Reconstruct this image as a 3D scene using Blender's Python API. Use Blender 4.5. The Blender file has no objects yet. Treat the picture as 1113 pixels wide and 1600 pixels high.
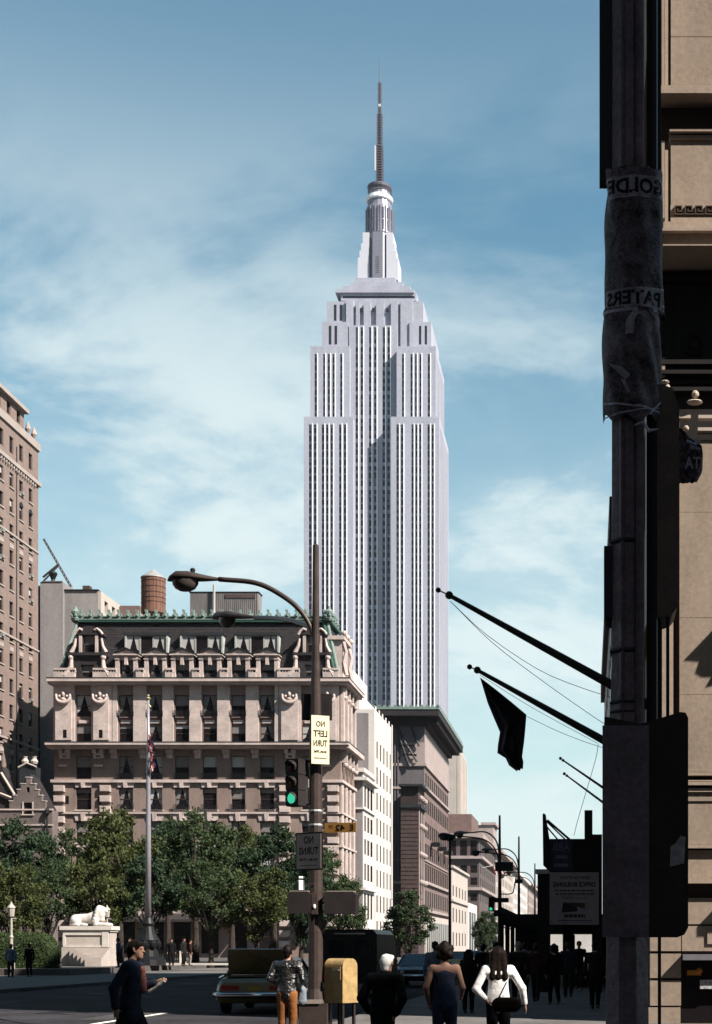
import bpy, math, random
import numpy as np
from mathutils import Vector, Matrix
random.seed(7)
RNG = np.random.RandomState(11)
SC = bpy.context.scene
COL = SC.collection

# ---------------------------------------------------------------- camera, sky, sun, exposure
F, CX, CY, H = 2222.2, 920.0, 1480.0, 1.72          # focal length in photo pixels, vanishing point of the avenue, eye height
cam = bpy.data.cameras.new('camera')
cam_ob = bpy.data.objects.new('camera', cam)
COL.objects.link(cam_ob)
cam_ob.location = (0, 0, H)
cam_ob.rotation_euler = (math.radians(90), 0, 0)
cam.sensor_fit = 'VERTICAL'
cam.sensor_height = 36.0
cam.sensor_width = 36.0
cam.lens = 50.0
cam.shift_x = (556.5 - CX) / 1600.0
cam.shift_y = (CY - 800.0) / 1600.0
cam.clip_start = 0.1
cam.clip_end = 20000
SC.camera = cam_ob

SUN = Vector((0.66, -0.36, 0.70)).normalized()       # towards the sun
SUN_EL = math.asin(SUN.z)
SUN_ROT = math.atan2(SUN.x, SUN.y)
world = bpy.data.worlds.new('World')
SC.world = world
world.use_nodes = True
_nt = world.node_tree
for n in list(_nt.nodes):
    _nt.nodes.remove(n)
def _wn(t, **kw):
    n = _nt.nodes.new(t)
    for k, v in kw.items():
        setattr(n, k, v)
    return n
_out = _wn('ShaderNodeOutputWorld')
_bg = _wn('ShaderNodeBackground')
_sky = _wn('ShaderNodeTexSky', sky_type='NISHITA')
_sky.sun_disc = False
_sky.sun_elevation = SUN_EL
_sky.sun_rotation = SUN_ROT
_sky.altitude = 0
_sky.air_density = 1.3
_sky.dust_density = 0.6
_sky.ozone_density = 1.6
SKY_STRENGTH = 0.050
_bg.inputs['Strength'].default_value = SKY_STRENGTH
# thin streaky clouds on a flat layer high above: the view direction is projected onto that layer
_tc = _wn('ShaderNodeTexCoord')
_sep = _wn('ShaderNodeSeparateXYZ')
_nt.links.new(_tc.outputs['Generated'], _sep.inputs[0])
def _math(op, a, b=None, clamp=False):
    n = _wn('ShaderNodeMath', operation=op)
    n.use_clamp = clamp
    for i, v in enumerate((a, b)):
        if v is None:
            continue
        if isinstance(v, (int, float)):
            n.inputs[i].default_value = v
        else:
            _nt.links.new(v, n.inputs[i])
    return n.outputs[0]
_zc = _math('ADD', _math('MAXIMUM', _sep.outputs['Z'], 0.0), 0.34)
_u = _math('DIVIDE', _sep.outputs['X'], _zc)
_v = _math('DIVIDE', _sep.outputs['Y'], _zc)
_cmb = _wn('ShaderNodeCombineXYZ')
_nt.links.new(_u, _cmb.inputs[0]); _nt.links.new(_v, _cmb.inputs[1])
_map = _wn('ShaderNodeMapping')
_map.inputs['Location'].default_value = (3.3, -1.2, 0.0)
_map.inputs['Rotation'].default_value = (0, 0, math.radians(24))
_map.inputs['Scale'].default_value = (0.9, 1.15, 1.0)
_nt.links.new(_cmb.outputs[0], _map.inputs['Vector'])
_n1 = _wn('ShaderNodeTexNoise')
_n1.inputs['Scale'].default_value = 2.3
_n1.inputs['Detail'].default_value = 13.0
_n1.inputs['Roughness'].default_value = 0.60
_n1.inputs['Distortion'].default_value = 0.30
_nt.links.new(_map.outputs[0], _n1.inputs['Vector'])
_n2 = _wn('ShaderNodeTexNoise')
_n2.inputs['Scale'].default_value = 1.1
_n2.inputs['Detail'].default_value = 3.0
_nt.links.new(_map.outputs[0], _n2.inputs['Vector'])
_cl = _math('ADD', _math('MULTIPLY', _n1.outputs['Fac'], 0.62), _math('MULTIPLY', _n2.outputs['Fac'], 0.38))
_cr = _wn('ShaderNodeMapRange')
_cr.interpolation_type = 'SMOOTHSTEP'
_cr.inputs['From Min'].default_value = 0.44
_cr.inputs['From Max'].default_value = 0.57
_nt.links.new(_cl, _cr.inputs['Value'])
# cloud sheets thin out towards the zenith (they are farther off and overlap near the horizon)
_el = _wn('ShaderNodeMapRange')
_el.interpolation_type = 'SMOOTHSTEP'
_el.inputs['From Min'].default_value = 0.56
_el.inputs['From Max'].default_value = 0.30
_el.inputs['To Min'].default_value = 0.05
_el.inputs['To Max'].default_value = 1.0
_nt.links.new(_sep.outputs['Z'], _el.inputs['Value'])
_fac = _math('MULTIPLY', _math('MULTIPLY', _cr.outputs[0], _el.outputs[0]), 0.66)
_mist = _wn('ShaderNodeMapRange')
_mist.interpolation_type = 'SMOOTHSTEP'
_mist.inputs['From Min'].default_value = 0.47
_mist.inputs['From Max'].default_value = 0.05
_mist.inputs['To Min'].default_value = 0.0
_mist.inputs['To Max'].default_value = 0.66
_nt.links.new(_sep.outputs['Z'], _mist.inputs['Value'])
_fac2 = _math('MAXIMUM', _fac, _mist.outputs[0])
_fac3 = _math('MULTIPLY', _math('ADD', _fac2, _math('MULTIPLY', _fac, 0.45)), 1.0, True)
_tint = _wn('ShaderNodeMix', data_type='RGBA', blend_type='MULTIPLY')
_tint.inputs['Factor'].default_value = 1.0
_nt.links.new(_sky.outputs[0], _tint.inputs[6])
_tint.inputs[7].default_value = (0.66, 1.02, 0.97, 1)
_mix = _wn('ShaderNodeMix', data_type='RGBA')
_nt.links.new(_fac3, _mix.inputs['Factor'])
_nt.links.new(_tint.outputs[2], _mix.inputs[6])
CLOUD = (5.9, 6.85, 6.95, 1)
_mix.inputs[7].default_value = CLOUD
_nt.links.new(_mix.outputs[2], _bg.inputs['Color'])
_nt.links.new(_bg.outputs[0], _out.inputs['Surface'])

sun = bpy.data.lights.new('sun', 'SUN')
sun.energy = 5.0
sun.angle = math.radians(0.53)
sun.color = (1.0, 0.93, 0.84)
sun_ob = bpy.data.objects.new('sun', sun)
COL.objects.link(sun_ob)
sun_ob.rotation_euler = (-SUN).to_track_quat('-Z', 'Y').to_euler()
sun_ob.location = (200, -80, 250)

SC.view_settings.view_transform = 'Standard'
SC.view_settings.look = 'None'
SC.view_settings.exposure = 1.4
SC.view_settings.gamma = 1.0
SC.view_settings.use_curve_mapping = False
SC.render.engine = 'CYCLES'
SC.cycles.max_bounces = 6
SC.cycles.diffuse_bounces = 2
SC.cycles.volume_bounces = 0
SC.cycles.volume_step_rate = 10.0
SC.cycles.sample_clamp_indirect = 4.0

# ---------------------------------------------------------------- helpers
def wx(px, Y): return (px - CX) / F * Y             # metres to the right of the lens for a photo column measured at distance Y
def wz(py, Y): return H + (CY - py) / F * Y         # height for a photo row measured at distance Y

MATS = {}
ALB = 0.54                                           # every base colour scaled down alike, to deepen shade under the raised exposure
def mat(name, col, rough=0.85, metal=0.0, var=0.14, scale=0.6, bump=0.0, bscale=8.0, spec=0.2, emit=None, streak=0.0, trans=0.0):
    if name in MATS:
        return MATS[name]
    col = tuple(c * ALB for c in col)
    m = bpy.data.materials.new(name)
    m.use_nodes = True
    nt = m.node_tree
    b = nt.nodes['Principled BSDF']
    b.inputs['Roughness'].default_value = rough
    b.inputs['Metallic'].default_value = metal
    b.inputs['Specular IOR Level'].default_value = spec
    geo = nt.nodes.new('ShaderNodeNewGeometry')
    src = None
    if var > 0:
        no = nt.nodes.new('ShaderNodeTexNoise')
        no.inputs['Scale'].default_value = scale
        no.inputs['Detail'].default_value = 6.0
        no.inputs['Roughness'].default_value = 0.65
        if streak > 0:
            mp = nt.nodes.new('ShaderNodeMapping')
            mp.inputs['Scale'].default_value = (1, 1, 1.0 / (1.0 + 8 * streak))
            nt.links.new(geo.outputs['Position'], mp.inputs['Vector'])
            nt.links.new(mp.outputs[0], no.inputs['Vector'])
        else:
            nt.links.new(geo.outputs['Position'], no.inputs['Vector'])
        n2 = nt.nodes.new('ShaderNodeTexNoise')
        n2.inputs['Scale'].default_value = scale * 9.0
        n2.inputs['Detail'].default_value = 4.0
        nt.links.new(geo.outputs['Position'], n2.inputs['Vector'])
        ad = nt.nodes.new('ShaderNodeMath'); ad.operation = 'ADD'
        nt.links.new(no.outputs['Fac'], ad.inputs[0])
        mu = nt.nodes.new('ShaderNodeMath'); mu.operation = 'MULTIPLY_ADD'
        nt.links.new(n2.outputs['Fac'], mu.inputs[0]); mu.inputs[1].default_value = 0.6; mu.inputs[2].default_value = -0.3
        nt.links.new(mu.outputs[0], ad.inputs[1])
        rp = nt.nodes.new('ShaderNodeMapRange')
        rp.inputs['From Min'].default_value = 0.28; rp.inputs['From Max'].default_value = 0.72
        nt.links.new(ad.outputs[0], rp.inputs['Value'])
        mx = nt.nodes.new('ShaderNodeMix'); mx.data_type = 'RGBA'
        nt.links.new(rp.outputs[0], mx.inputs['Factor'])
        lo = [max(0.0, c * (1 - var * 1.3)) for c in col]
        hi = [min(1.0, c * (1 + var)) for c in col]
        mx.inputs[6].default_value = (*lo, 1)
        mx.inputs[7].default_value = (*hi, 1)
        nt.links.new(mx.outputs[2], b.inputs['Base Color'])
    else:
        b.inputs['Base Color'].default_value = (*col, 1)
    if bump > 0:
        nb = nt.nodes.new('ShaderNodeTexNoise')
        nb.inputs['Scale'].default_value = bscale
        nb.inputs['Detail'].default_value = 5.0
        nt.links.new(geo.outputs['Position'], nb.inputs['Vector'])
        bp = nt.nodes.new('ShaderNodeBump')
        bp.inputs['Strength'].default_value = bump
        bp.inputs['Distance'].default_value = 0.05
        nt.links.new(nb.outputs['Fac'], bp.inputs['Height'])
        nt.links.new(bp.outputs[0], b.inputs['Normal'])
    if emit:
        b.inputs['Emission Color'].default_value = (*emit[0], 1)
        b.inputs['Emission Strength'].default_value = emit[1]
    if trans > 0:
        tr = nt.nodes.new('ShaderNodeBsdfTranslucent')
        tr.inputs['Color'].default_value = (*[min(1, c * 1.6) for c in col], 1)
        ms = nt.nodes.new('ShaderNodeMixShader')
        ms.inputs[0].default_value = trans
        nt.links.new(b.outputs[0], ms.inputs[1]); nt.links.new(tr.outputs[0], ms.inputs[2])
        nt.links.new(ms.outputs[0], nt.nodes['Material Output'].inputs['Surface'])
    MATS[name] = m
    return m

WL = {}                                              # world location of each parent
class MB:
    """collects shapes; build() links them as one mesh object"""
    def __init__(s):
        s.v = []; s.f = []
    def box(s, x0, x1, y0, y1, z0, z1):
        if x0 > x1: x0, x1 = x1, x0
        if y0 > y1: y0, y1 = y1, y0
        if z0 > z1: z0, z1 = z1, z0
        n = len(s.v)
        s.v += [(x0, y0, z0), (x1, y0, z0), (x1, y1, z0), (x0, y1, z0), (x0, y0, z1), (x1, y0, z1), (x1, y1, z1), (x0, y1, z1)]
        s.f += [(n, n+3, n+2, n+1), (n+4, n+5, n+6, n+7), (n, n+1, n+5, n+4), (n+1, n+2, n+6, n+5), (n+2, n+3, n+7, n+6), (n+3, n, n+4, n+7)]
        return s
    def fbox(s, fr, u0, u1, z0, z1, d0, d1):
        a = fr(u0, d0); b = fr(u1, d1)
        return s.box(a[0], b[0], a[1], b[1], z0, z1)
    def poly(s, pts):
        n = len(s.v); s.v += [tuple(p) for p in pts]; s.f.append(tuple(range(n, n + len(pts)))); return s
    def prism(s, prof, place, t0, t1):
        """prof: list of 2D points; place(p, t) -> 3D; extruded from t0 to t1"""
        n = len(s.v); k = len(prof)
        s.v += [tuple(place(p, t0)) for p in prof] + [tuple(place(p, t1)) for p in prof]
        s.f.append(tuple(range(n + k - 1, n - 1, -1))); s.f.append(tuple(range(n + k, n + 2 * k)))
        for i in range(k):
            j = (i + 1) % k
            s.f.append((n + i, n + j, n + k + j, n + k + i))
        return s
    def tube(s, pts, r, seg=8, cap=True):
        pts = [Vector(p) for p in pts]
        rs = r if isinstance(r, (list, tuple)) else [r] * len(pts)
        n0 = len(s.v); ref = None
        for i, p in enumerate(pts):
            if i == 0: t = pts[1] - pts[0]
            elif i == len(pts) - 1: t = pts[-1] - pts[-2]
            else: t = (pts[i+1] - pts[i]).normalized() + (pts[i] - pts[i-1]).normalized()
            t.normalize()
            if ref is None:
                ref = Vector((0, 0, 1)) if abs(t.z) < 0.9 else Vector((1, 0, 0))
            a = t.cross(ref).normalized(); b = a.cross(t).normalized(); ref = b
            for k in range(seg):
                th = 2 * math.pi * k / seg
                s.v.append(tuple(p + (a * math.cos(th) + b * math.sin(th)) * rs[i]))
        for i in range(len(pts) - 1):
            for k in range(seg):
                k2 = (k + 1) % seg
                s.f.append((n0 + i*seg + k, n0 + i*seg + k2, n0 + (i+1)*seg + k2, n0 + (i+1)*seg + k))
        if cap:
            s.f.append(tuple(n0 + k for k in range(seg - 1, -1, -1)))
            s.f.append(tuple(n0 + (len(pts)-1)*seg + k for k in range(seg)))
        return s
    def lathe(s, prof, cx, cy, seg=12, sx=1.0, sy=1.0, a0=0.0):
        n0 = len(s.v); k = len(prof)
        for (r, z) in prof:
            for i in range(seg):
                th = a0 + 2 * math.pi * i / seg
                s.v.append((cx + r * sx * math.cos(th), cy + r * sy * math.sin(th), z))
        for j in range(k - 1):
            for i in range(seg):
                i2 = (i + 1) % seg
                s.f.append((n0 + j*seg + i, n0 + j*seg + i2, n0 + (j+1)*seg + i2, n0 + (j+1)*seg + i))
        s.f.append(tuple(n0 + i for i in range(seg - 1, -1, -1)))
        s.f.append(tuple(n0 + (k-1)*seg + i for i in range(seg)))
        return s
    def ball(s, c, r, seg=10, rings=6, sc=(1, 1, 1)):
        pr = []
        n0 = len(s.v)
        for j in range(rings + 1):
            ph = math.pi * j / rings
            for i in range(seg):
                th = 2 * math.pi * i / seg
                s.v.append((c[0] + r*sc[0]*math.sin(ph)*math.cos(th), c[1] + r*sc[1]*math.sin(ph)*math.sin(th), c[2] - r*sc[2]*math.cos(ph)))
        for j in range(rings):
            for i in range(seg):
                i2 = (i + 1) % seg
                s.f.append((n0 + j*seg + i, n0 + j*seg + i2, n0 + (j+1)*seg + i2, n0 + (j+1)*seg + i))
        return s
    def mesh(s, name, m, off=(0, 0, 0), smooth=False):
        me = bpy.data.meshes.new(name)
        v = s.v if off == (0, 0, 0) else [(a - off[0], b - off[1], c - off[2]) for a, b, c in s.v]
        me.from_pydata(v, [], s.f)
        if m: me.materials.append(m)
        if smooth:
            me.polygons.foreach_set('use_smooth', [True] * len(me.polygons))
        me.update()
        return me
    def build(s, name, m, parent=None, label=None, smooth=False, kind=None):
        off = WL.get(parent.name, (0, 0, 0)) if parent else (0, 0, 0)
        me = s.mesh(name, m, off, smooth)
        o = bpy.data.objects.new(name, me)
        COL.objects.link(o)
        if parent:
            o.parent = parent
            WL[o.name] = off
        if label: o['label'] = label
        if kind: o['kind'] = kind
        return o

def build_each(mb, name, m, parent=None, smooth=False):
    """every separate piece of the collector as an object of its own"""
    par = list(range(len(mb.v)))
    def find(a):
        while par[a] != a:
            par[a] = par[par[a]]; a = par[a]
        return a
    for f in mb.f:
        r = find(f[0])
        for q in f[1:]: par[find(q)] = r
    groups = {}
    for f in mb.f: groups.setdefault(find(f[0]), []).append(f)
    out = []
    for fs in groups.values():
        idx = {}; q = MB()
        for f in fs:
            nf = []
            for a in f:
                if a not in idx:
                    idx[a] = len(q.v); q.v.append(mb.v[a])
                nf.append(idx[a])
            q.f.append(tuple(nf))
        out.append(q.build(name, m, parent, smooth=smooth))
    return out

def inst(name, me, loc, parent=None, rz=0.0, label=None, scale=None, kind=None):
    """an object sharing the mesh me at world location loc"""
    o = bpy.data.objects.new(name, me)
    COL.objects.link(o)
    off = WL.get(parent.name, (0, 0, 0)) if parent else (0, 0, 0)
    o.location = (loc[0]-off[0], loc[1]-off[1], loc[2]-off[2])
    if rz: o.rotation_euler = (0, 0, rz)
    if scale: o.scale = scale
    if parent: o.parent = parent
    WL[o.name] = tuple(loc)
    if label: o['label'] = label
    if kind: o['kind'] = kind
    return o

def thing(name, label, cat, loc=(0, 0, 0), group=None, rz=0.0):
    o = bpy.data.objects.new(name, None)
    COL.objects.link(o)
    o.empty_display_size = 0.3
    o.location = loc
    if rz: o.rotation_euler = (0, 0, rz)
    o['label'] = label; o['category'] = cat
    if group: o['group'] = group
    WL[o.name] = tuple(loc)
    return o
def tag(o, label, cat, group=None):
    o['label'] = label; o['category'] = cat
    if group: o['group'] = group
    return o

def FRONT(y): return lambda u, d: (u, y - d)         # a wall facing the camera: u runs along X, d sticks out towards the camera
def RIGHT(x): return lambda u, d: (x + d, u)         # a wall facing the avenue (to the right): u runs along Y

def wall_holes(mb, fr, u0, u1, z0, z1, holes, th=0.4, d=0.0):
    """a wall slab with rectangular openings, cut into rows of butted blocks"""
    zs = sorted({z0, z1, *[min(max(h[2], z0), z1) for h in holes], *[min(max(h[3], z0), z1) for h in holes]})
    for za, zb in zip(zs[:-1], zs[1:]):
        if zb - za < 1e-4: continue
        zm = (za + zb) / 2
        hs = sorted([(max(h[0], u0), min(h[1], u1)) for h in holes if h[2] < zm < h[3] and h[1] > u0 and h[0] < u1])
        u = u0
        for a, b in hs:
            if a > u + 1e-4: mb.fbox(fr, u, a, za, zb, d - th, d)
            u = max(u, b)
        if u < u1 - 1e-4: mb.fbox(fr, u, u1, za, zb, d - th, d)

WINM = {}
def window_meshes(key, fr_kind, w, h, frame_mat, pane_mat, curtain=None, t=0.07, bar=True, pick=0):
    k = (key, fr_kind, round(w, 2), round(h, 2), curtain.name if curtain else '', pick)
    if k in WINM: return WINM[k]
    fr = FRONT(0) if fr_kind == 'F' else RIGHT(0)
    a = MB()
    a.fbox(fr, -w/2, -w/2 + t, 0, h, -0.12, 0); a.fbox(fr, w/2 - t, w/2, 0, h, -0.12, 0)
    a.fbox(fr, -w/2 + t, w/2 - t, 0, t, -0.12, 0); a.fbox(fr, -w/2 + t, w/2 - t, h - t, h, -0.12, 0)
    if bar: a.fbox(fr, -w/2 + t, w/2 - t, h*0.5 - t*0.6, h*0.5 + t*0.6, -0.1, -0.01)
    p = MB()
    p.fbox(fr, -w/2 + t, w/2 - t, t, h - t, -0.09, -0.07)
    c = None
    if curtain is not None:
        cm = MB()
        wi = w - 2*t
        def q(pts):
            cm.poly([(*fr(u, -0.055), z) for u, z in pts])
        if pick == 0:      # two drapes tied back
            q([(-wi/2, h-t), (-wi/2, h*0.18), (-wi*0.30, h*0.30), (-wi*0.02, h-t)])
            q([(wi*0.02, h-t), (wi*0.30, h*0.30), (wi/2, h*0.18), (wi/2, h-t)])
        elif pick == 1:    # blind half down
            q([(-wi/2, h-t), (-wi/2, h*0.52), (wi/2, h*0.52), (wi/2, h-t)])
        else:
            q([(-wi/2, h-t), (-wi/2, h*0.78), (wi/2, h*0.78), (wi/2, h-t)])
        c = cm.mesh('curtain', curtain)
    WINM[k] = (a.mesh('window', frame_mat), p.mesh('pane', pane_mat), c)
    return WINM[k]
def add_window(parent, key, fr_kind, base, u, z, w, h, frame_mat, pane_mat, d=-0.2, curtain=None, pick=0, bar=True, t=0.07):
    """window = frame mesh, with pane and curtain as sub-parts. base: the y (front) or x (side) of the wall face"""
    a, p, c = window_meshes(key, fr_kind, w, h, frame_mat, pane_mat, curtain, t, bar, pick)
    loc = (u, base - d, z) if fr_kind == 'F' else (base + d, u, z)
    o = inst('window', a, loc, parent)
    inst('pane', p, loc, o)
    if c: inst('curtain', c, loc, o)
    return o

# flat lettering, mirrored as in the photograph (the slide is laterally reversed)
def lettering(body, w, h, mirror=True, bold=0.012):
    cu = bpy.data.curves.new('lettering', 'FONT')
    cu.body = body; cu.align_x = 'CENTER'; cu.align_y = 'CENTER'
    cu.offset = bold; cu.resolution_u = 2
    ob = bpy.data.objects.new('lettering_source', cu)
    COL.objects.link(ob)
    dg = bpy.context.evaluated_depsgraph_get()
    me = bpy.data.meshes.new_from_object(ob.evaluated_get(dg))
    bpy.data.objects.remove(ob); bpy.data.curves.remove(cu)
    n = len(me.vertices)
    co = np.empty(n * 3, np.float32); me.vertices.foreach_get('co', co); co = co.reshape(-1, 3)
    mn, mxx = co.min(0), co.max(0)
    x = (co[:, 0] - (mn[0] + mxx[0]) / 2) / max(1e-6, mxx[0] - mn[0]) * w
    z = (co[:, 1] - (mn[1] + mxx[1]) / 2) / max(1e-6, mxx[1] - mn[1]) * h
    if mirror: x = -x
    polys = [tuple(p.vertices) for p in me.polygons]
    bpy.data.meshes.remove(me)
    if mirror: polys = [p[::-1] for p in polys]
    return np.stack([x, np.zeros(n), z], 1), polys
def put_text(body, w, h, at, m, parent, rz=0.0, bend=None, **kw):
    co, polys = lettering(body, w, h, **kw)
    mb = MB()
    c, s = math.cos(rz), math.sin(rz)
    for x, y, z in co:
        if bend is None:
            mb.v.append((at[0] + x*c - y*s, at[1] + x*s + y*c, at[2] + z))
        else:
            mb.v.append(bend(x, z))
    mb.f = polys
    return mb.build('lettering', m, parent)
# ---------------------------------------------------------------- materials of the buildings
LIME = mat('pale_limestone', (0.51, 0.52, 0.615), var=0.13, scale=0.10, streak=0.8)
ESB_SPAN = mat('aluminium_spandrel', (0.36, 0.35, 0.42), rough=0.5, var=0.1)
ESB_GLASS = mat('far_window_glass', (0.03, 0.025, 0.045), rough=0.25, var=0.0, spec=0.3)
STEEL = mat('bright_steel', (1.5, 1.5, 1.55), rough=0.5, metal=0.2, var=0.0)
MAST = mat('mast_metal', (0.36, 0.35, 0.42), rough=0.42, metal=0.4, var=0.1)
MASTDK = mat('antenna_steel', (0.15, 0.14, 0.18), rough=0.6, metal=0.2, var=0.1)
HSTONE = mat('hotel_limestone', (0.32, 0.235, 0.205), var=0.2, scale=0.5, bump=0.3, bscale=3, streak=0.2)
HTRIM = mat('hotel_trim_stone', (0.68, 0.555, 0.515), var=0.22, scale=0.8, bump=0.2, bscale=5)
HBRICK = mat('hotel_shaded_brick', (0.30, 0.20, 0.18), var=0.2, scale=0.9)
SLATE = mat('roof_slate', (0.040, 0.033, 0.036), rough=0.7, var=0.35, scale=1.6, bump=0.6, bscale=4)
LEAD = mat('dark_lead', (0.03, 0.035, 0.04), rough=0.6, var=0.2)
COPPER = mat('copper_green', (0.25, 0.335, 0.30), rough=0.8, var=0.3, scale=2.0)
COPPERDK = mat('dark_copper_green', (0.035, 0.10, 0.08), rough=0.7, var=0.3, scale=2.0)
GLASS = mat('dark_window_glass', (0.018, 0.014, 0.016), rough=0.2, var=0.0, spec=0.12)
FRAME = mat('dark_window_frame', (0.06, 0.045, 0.04), var=0.1)
CURT = mat('curtain_cloth', (0.26, 0.23, 0.22), var=0.15, scale=2.0)
CURTL = mat('light_blind', (0.55, 0.53, 0.52), var=0.1)
IRON = mat('black_iron', (0.012, 0.012, 0.014), rough=0.5, var=0.1)
GREYC = mat('grey_party_wall', (0.36, 0.33, 0.33), var=0.16, scale=0.35, streak=0.5)
TANBR = mat('tan_brick', (0.30, 0.222, 0.195), var=0.14, scale=1.2, bump=0.2, bscale=6)
TANTR = mat('pale_terracotta', (0.48, 0.41, 0.375), var=0.12)
WHITE = mat('white_limestone', (0.82, 0.76, 0.72), var=0.12, scale=0.4, streak=0.4)
BROWN = mat('brown_brick', (0.22, 0.145, 0.13), var=0.2, scale=0.6)
DKBROWN = mat('dark_brown_stone', (0.10, 0.066, 0.062), var=0.25, scale=0.8)
PINK = mat('pink_stone', (0.47, 0.38, 0.36), var=0.12, scale=0.3)
CREAM = mat('cream_stone', (0.62, 0.54, 0.49), var=0.1, scale=0.3)
GREYST = mat('grey_stone', (0.30, 0.27, 0.275), var=0.15, scale=0.4, streak=0.5)
BLACKW = mat('unlit_wall', (0.05, 0.04, 0.04), var=0.2)

# ---------------------------------------------------------------- the tall tower
def tower():
    t = thing('skyscraper', 'tall grey limestone skyscraper with stepped crown, metal mast and antenna', 'skyscraper', (wx(590, 672), 672, 0))
    wall, glass, span, mull = MB(), MB(), MB(), MB()
    def face(fr, u0, u1, z0, z1, d, strips, th=1.3, fh=3.66, steel=True, stone=False, cap=3.6):
        """piers between window strips; each strip is a recess with panes and spandrels floor by floor"""
        zt = z1 - cap
        u = u0
        for a, b in strips:
            wall.fbox(fr, u, a, z0, zt, d - th, d)
            u = b
        wall.fbox(fr, u, u1, z0, zt, d - th, d)
        wall.fbox(fr, u0, u1, zt, z1, d - th, d)
        for i, (a, b) in enumerate(strips):
            z = zt
            glass.fbox(fr, a, b, z0, zt, d - 1.25, d - 1.05)
            k = 0
            while z > z0 + fh:
                big = stone and (k % 3 == 2)
                sh = 1.7 if big else RNG.choice([1.0, 1.25, 1.5])
                (wall if big else span).fbox(fr, a, b, z - sh, z, d - 1.0, d - (0.35 if big else 0.6))
                if RNG.rand() < 0.10:
                    (span).fbox(fr, a + 0.1, b - 0.1, z - sh - RNG.uniform(0.5, 1.6), z - sh, d - 1.04, d - 0.9)
                z -= fh; k += 1
            if steel:
                mull.fbox(fr, b - 0.10, b + 0.24, z0, zt + 0.4, d - 0.5, d + 0.30)
    def px(lst, Y): return [(wx(a - 0.5, Y), wx(b + 0.2, Y)) for a, b in lst]
    # lower wings, upper wings, recessed middle
    Y1, Y2, Y3 = 650.0, 652.6, 656.4
    L1 = [(483, 488), (490.7, 495.3), (503.3, 507.4), (510, 514), (516.8, 520.9), (530.3, 534.3), (537.6, 541.6)]
    R1 = [(620, 624), (626.8, 630.8), (643.5, 647), (649.6, 653), (655.6, 659), (668.6, 672.3), (675, 678.5)]
    face(FRONT(Y1), wx(475, Y1), wx(552, Y1), 0, wz(651, Y1), 0, px(L1, Y1))
    face(FRONT(Y1), wx(611, Y1), wx(686.6, Y1), 0, wz(651, Y1), 0, px(R1, Y1))
    L2 = [(492, 496), (505.5, 508.8), (512.6, 516.3), (520, 523.6), (532, 535.7)]
    R2 = [(628.7, 632), (642, 645.5), (649, 652), (656, 659), (669, 672.6)]
    face(FRONT(Y2), wx(485, Y2), wx(546.5, Y2), wz(655, Y2), wz(541, Y2), 0, px(L2, Y2))
    face(FRONT(Y2), wx(620, Y2), wx(681, Y2), wz(655, Y2), wz(541, Y2), 0, px(R2, Y2))
    C1 = [(556.2, 560.2), (564, 568), (577, 581), (585, 589), (598.4, 602.4), (606, 610)]
    face(FRONT(Y3), wx(545.5, Y3), wx(621, Y3), 0, wz(508, Y3), 0, px(C1, Y3), stone=True, cap=1.0)
    # bodies behind the faces
    wall.box(wx(475, Y1) , wx(551, Y1), Y1 + 1.3, 693, 0, wz(651, Y1) - 0.02)
    wall.box(wx(612, Y1), wx(686.6, Y1) - 1.3, Y1 + 1.3, 693, 0, wz(651, Y1) - 0.02)
    wall.box(wx(485, Y2), wx(546, Y2), Y2 + 1.3, 691, wz(655, Y2), wz(541, Y2) - 0.02)
    wall.box(wx(621, Y2), wx(681, Y2) - 1.3, Y2 + 1.3, 691, wz(655, Y2), wz(541, Y2) - 0.02)
    wall.box(wx(552, Y3), wx(611, Y3), Y3 + 1.3, 691, 0, wz(508, Y3) - 0.02)
    # the avenue side
    xs = wx(686.6, Y1); xs2 = wx(681, Y2)
    st = [(651.5 + i * 5.0 + o, 652.9 + i * 5.0 + o) for i in range(8) for o in (1.2, 3.2)]
    face(RIGHT(xs), Y1 + 0.004, 693, 0, wz(651, Y1), -0.004, st, steel=False)
    st = [(655.5 + i * 5.6 + o, 656.9 + i * 5.6 + o) for i in range(6) for o in (1.2, 3.4)]
    face(RIGHT(xs2), Y2 + 0.004, 691, wz(655, Y2), wz(541, Y2), -0.004, st, steel=False)
    # crown: stepped blocks with upright grooves
    def block(x0, x1, y0, y1, Ya, Yb):
        wall.box(wx(x0, Ya), wx(x1, Ya), Ya, Yb, wz(y1, Ya), wz(y0, Ya))
    block(503.5, 544, 503, 541, 656.6, 690)
    block(640, 674, 503, 541, 656.6, 690)
    block(511, 540, 471, 503, 658.4, 687)
    block(645, 661.5, 471, 503, 658.4, 687)
    block(533, 651, 457, 470, 661, 685)
    block(540, 645, 467, 512, 659.6, 686)
    for x0, x1 in ((541, 552), (556.5, 562), (568.5, 579), (588, 600), (611, 622), (626, 645)):      # upright pylons
        block(x0, x1, 469 + (3 if x0 > 550 and x1 < 620 else 0), 541, Y3 + 0.9, 660)
    for x0, x1 in ((552, 556.5), (562, 568.5), (579, 588), (600, 611), (622, 626)):
        block(x0, x1, 487, 541, Y3 + 2.4, 660)
    for x0, x1 in ((514, 518), (523, 527), (655, 658.5), (664, 667.5)):
        glass.box(wx(x0, 656.5), wx(x1, 656.5), 656.55, 657, wz(538, 656.5), wz(509, 656.5))
    for x0, x1 in ((522, 526), (531, 535)):
        glass.box(wx(x0, 658.3), wx(x1, 658.3), 658.36, 659, wz(501, 658.3), wz(476, 658.3))
    for xc in (565, 583.5, 605.5):
        glass.box(wx(xc - 2, 657.7), wx(xc + 2, 657.7), 657.75, 657.9, wz(487, 657.7), wz(481, 657.7))
    glass.box(wx(536, 661), wx(648, 661), 660.96, 661.2, wz(466, 661), wz(462.5, 661))
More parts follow.
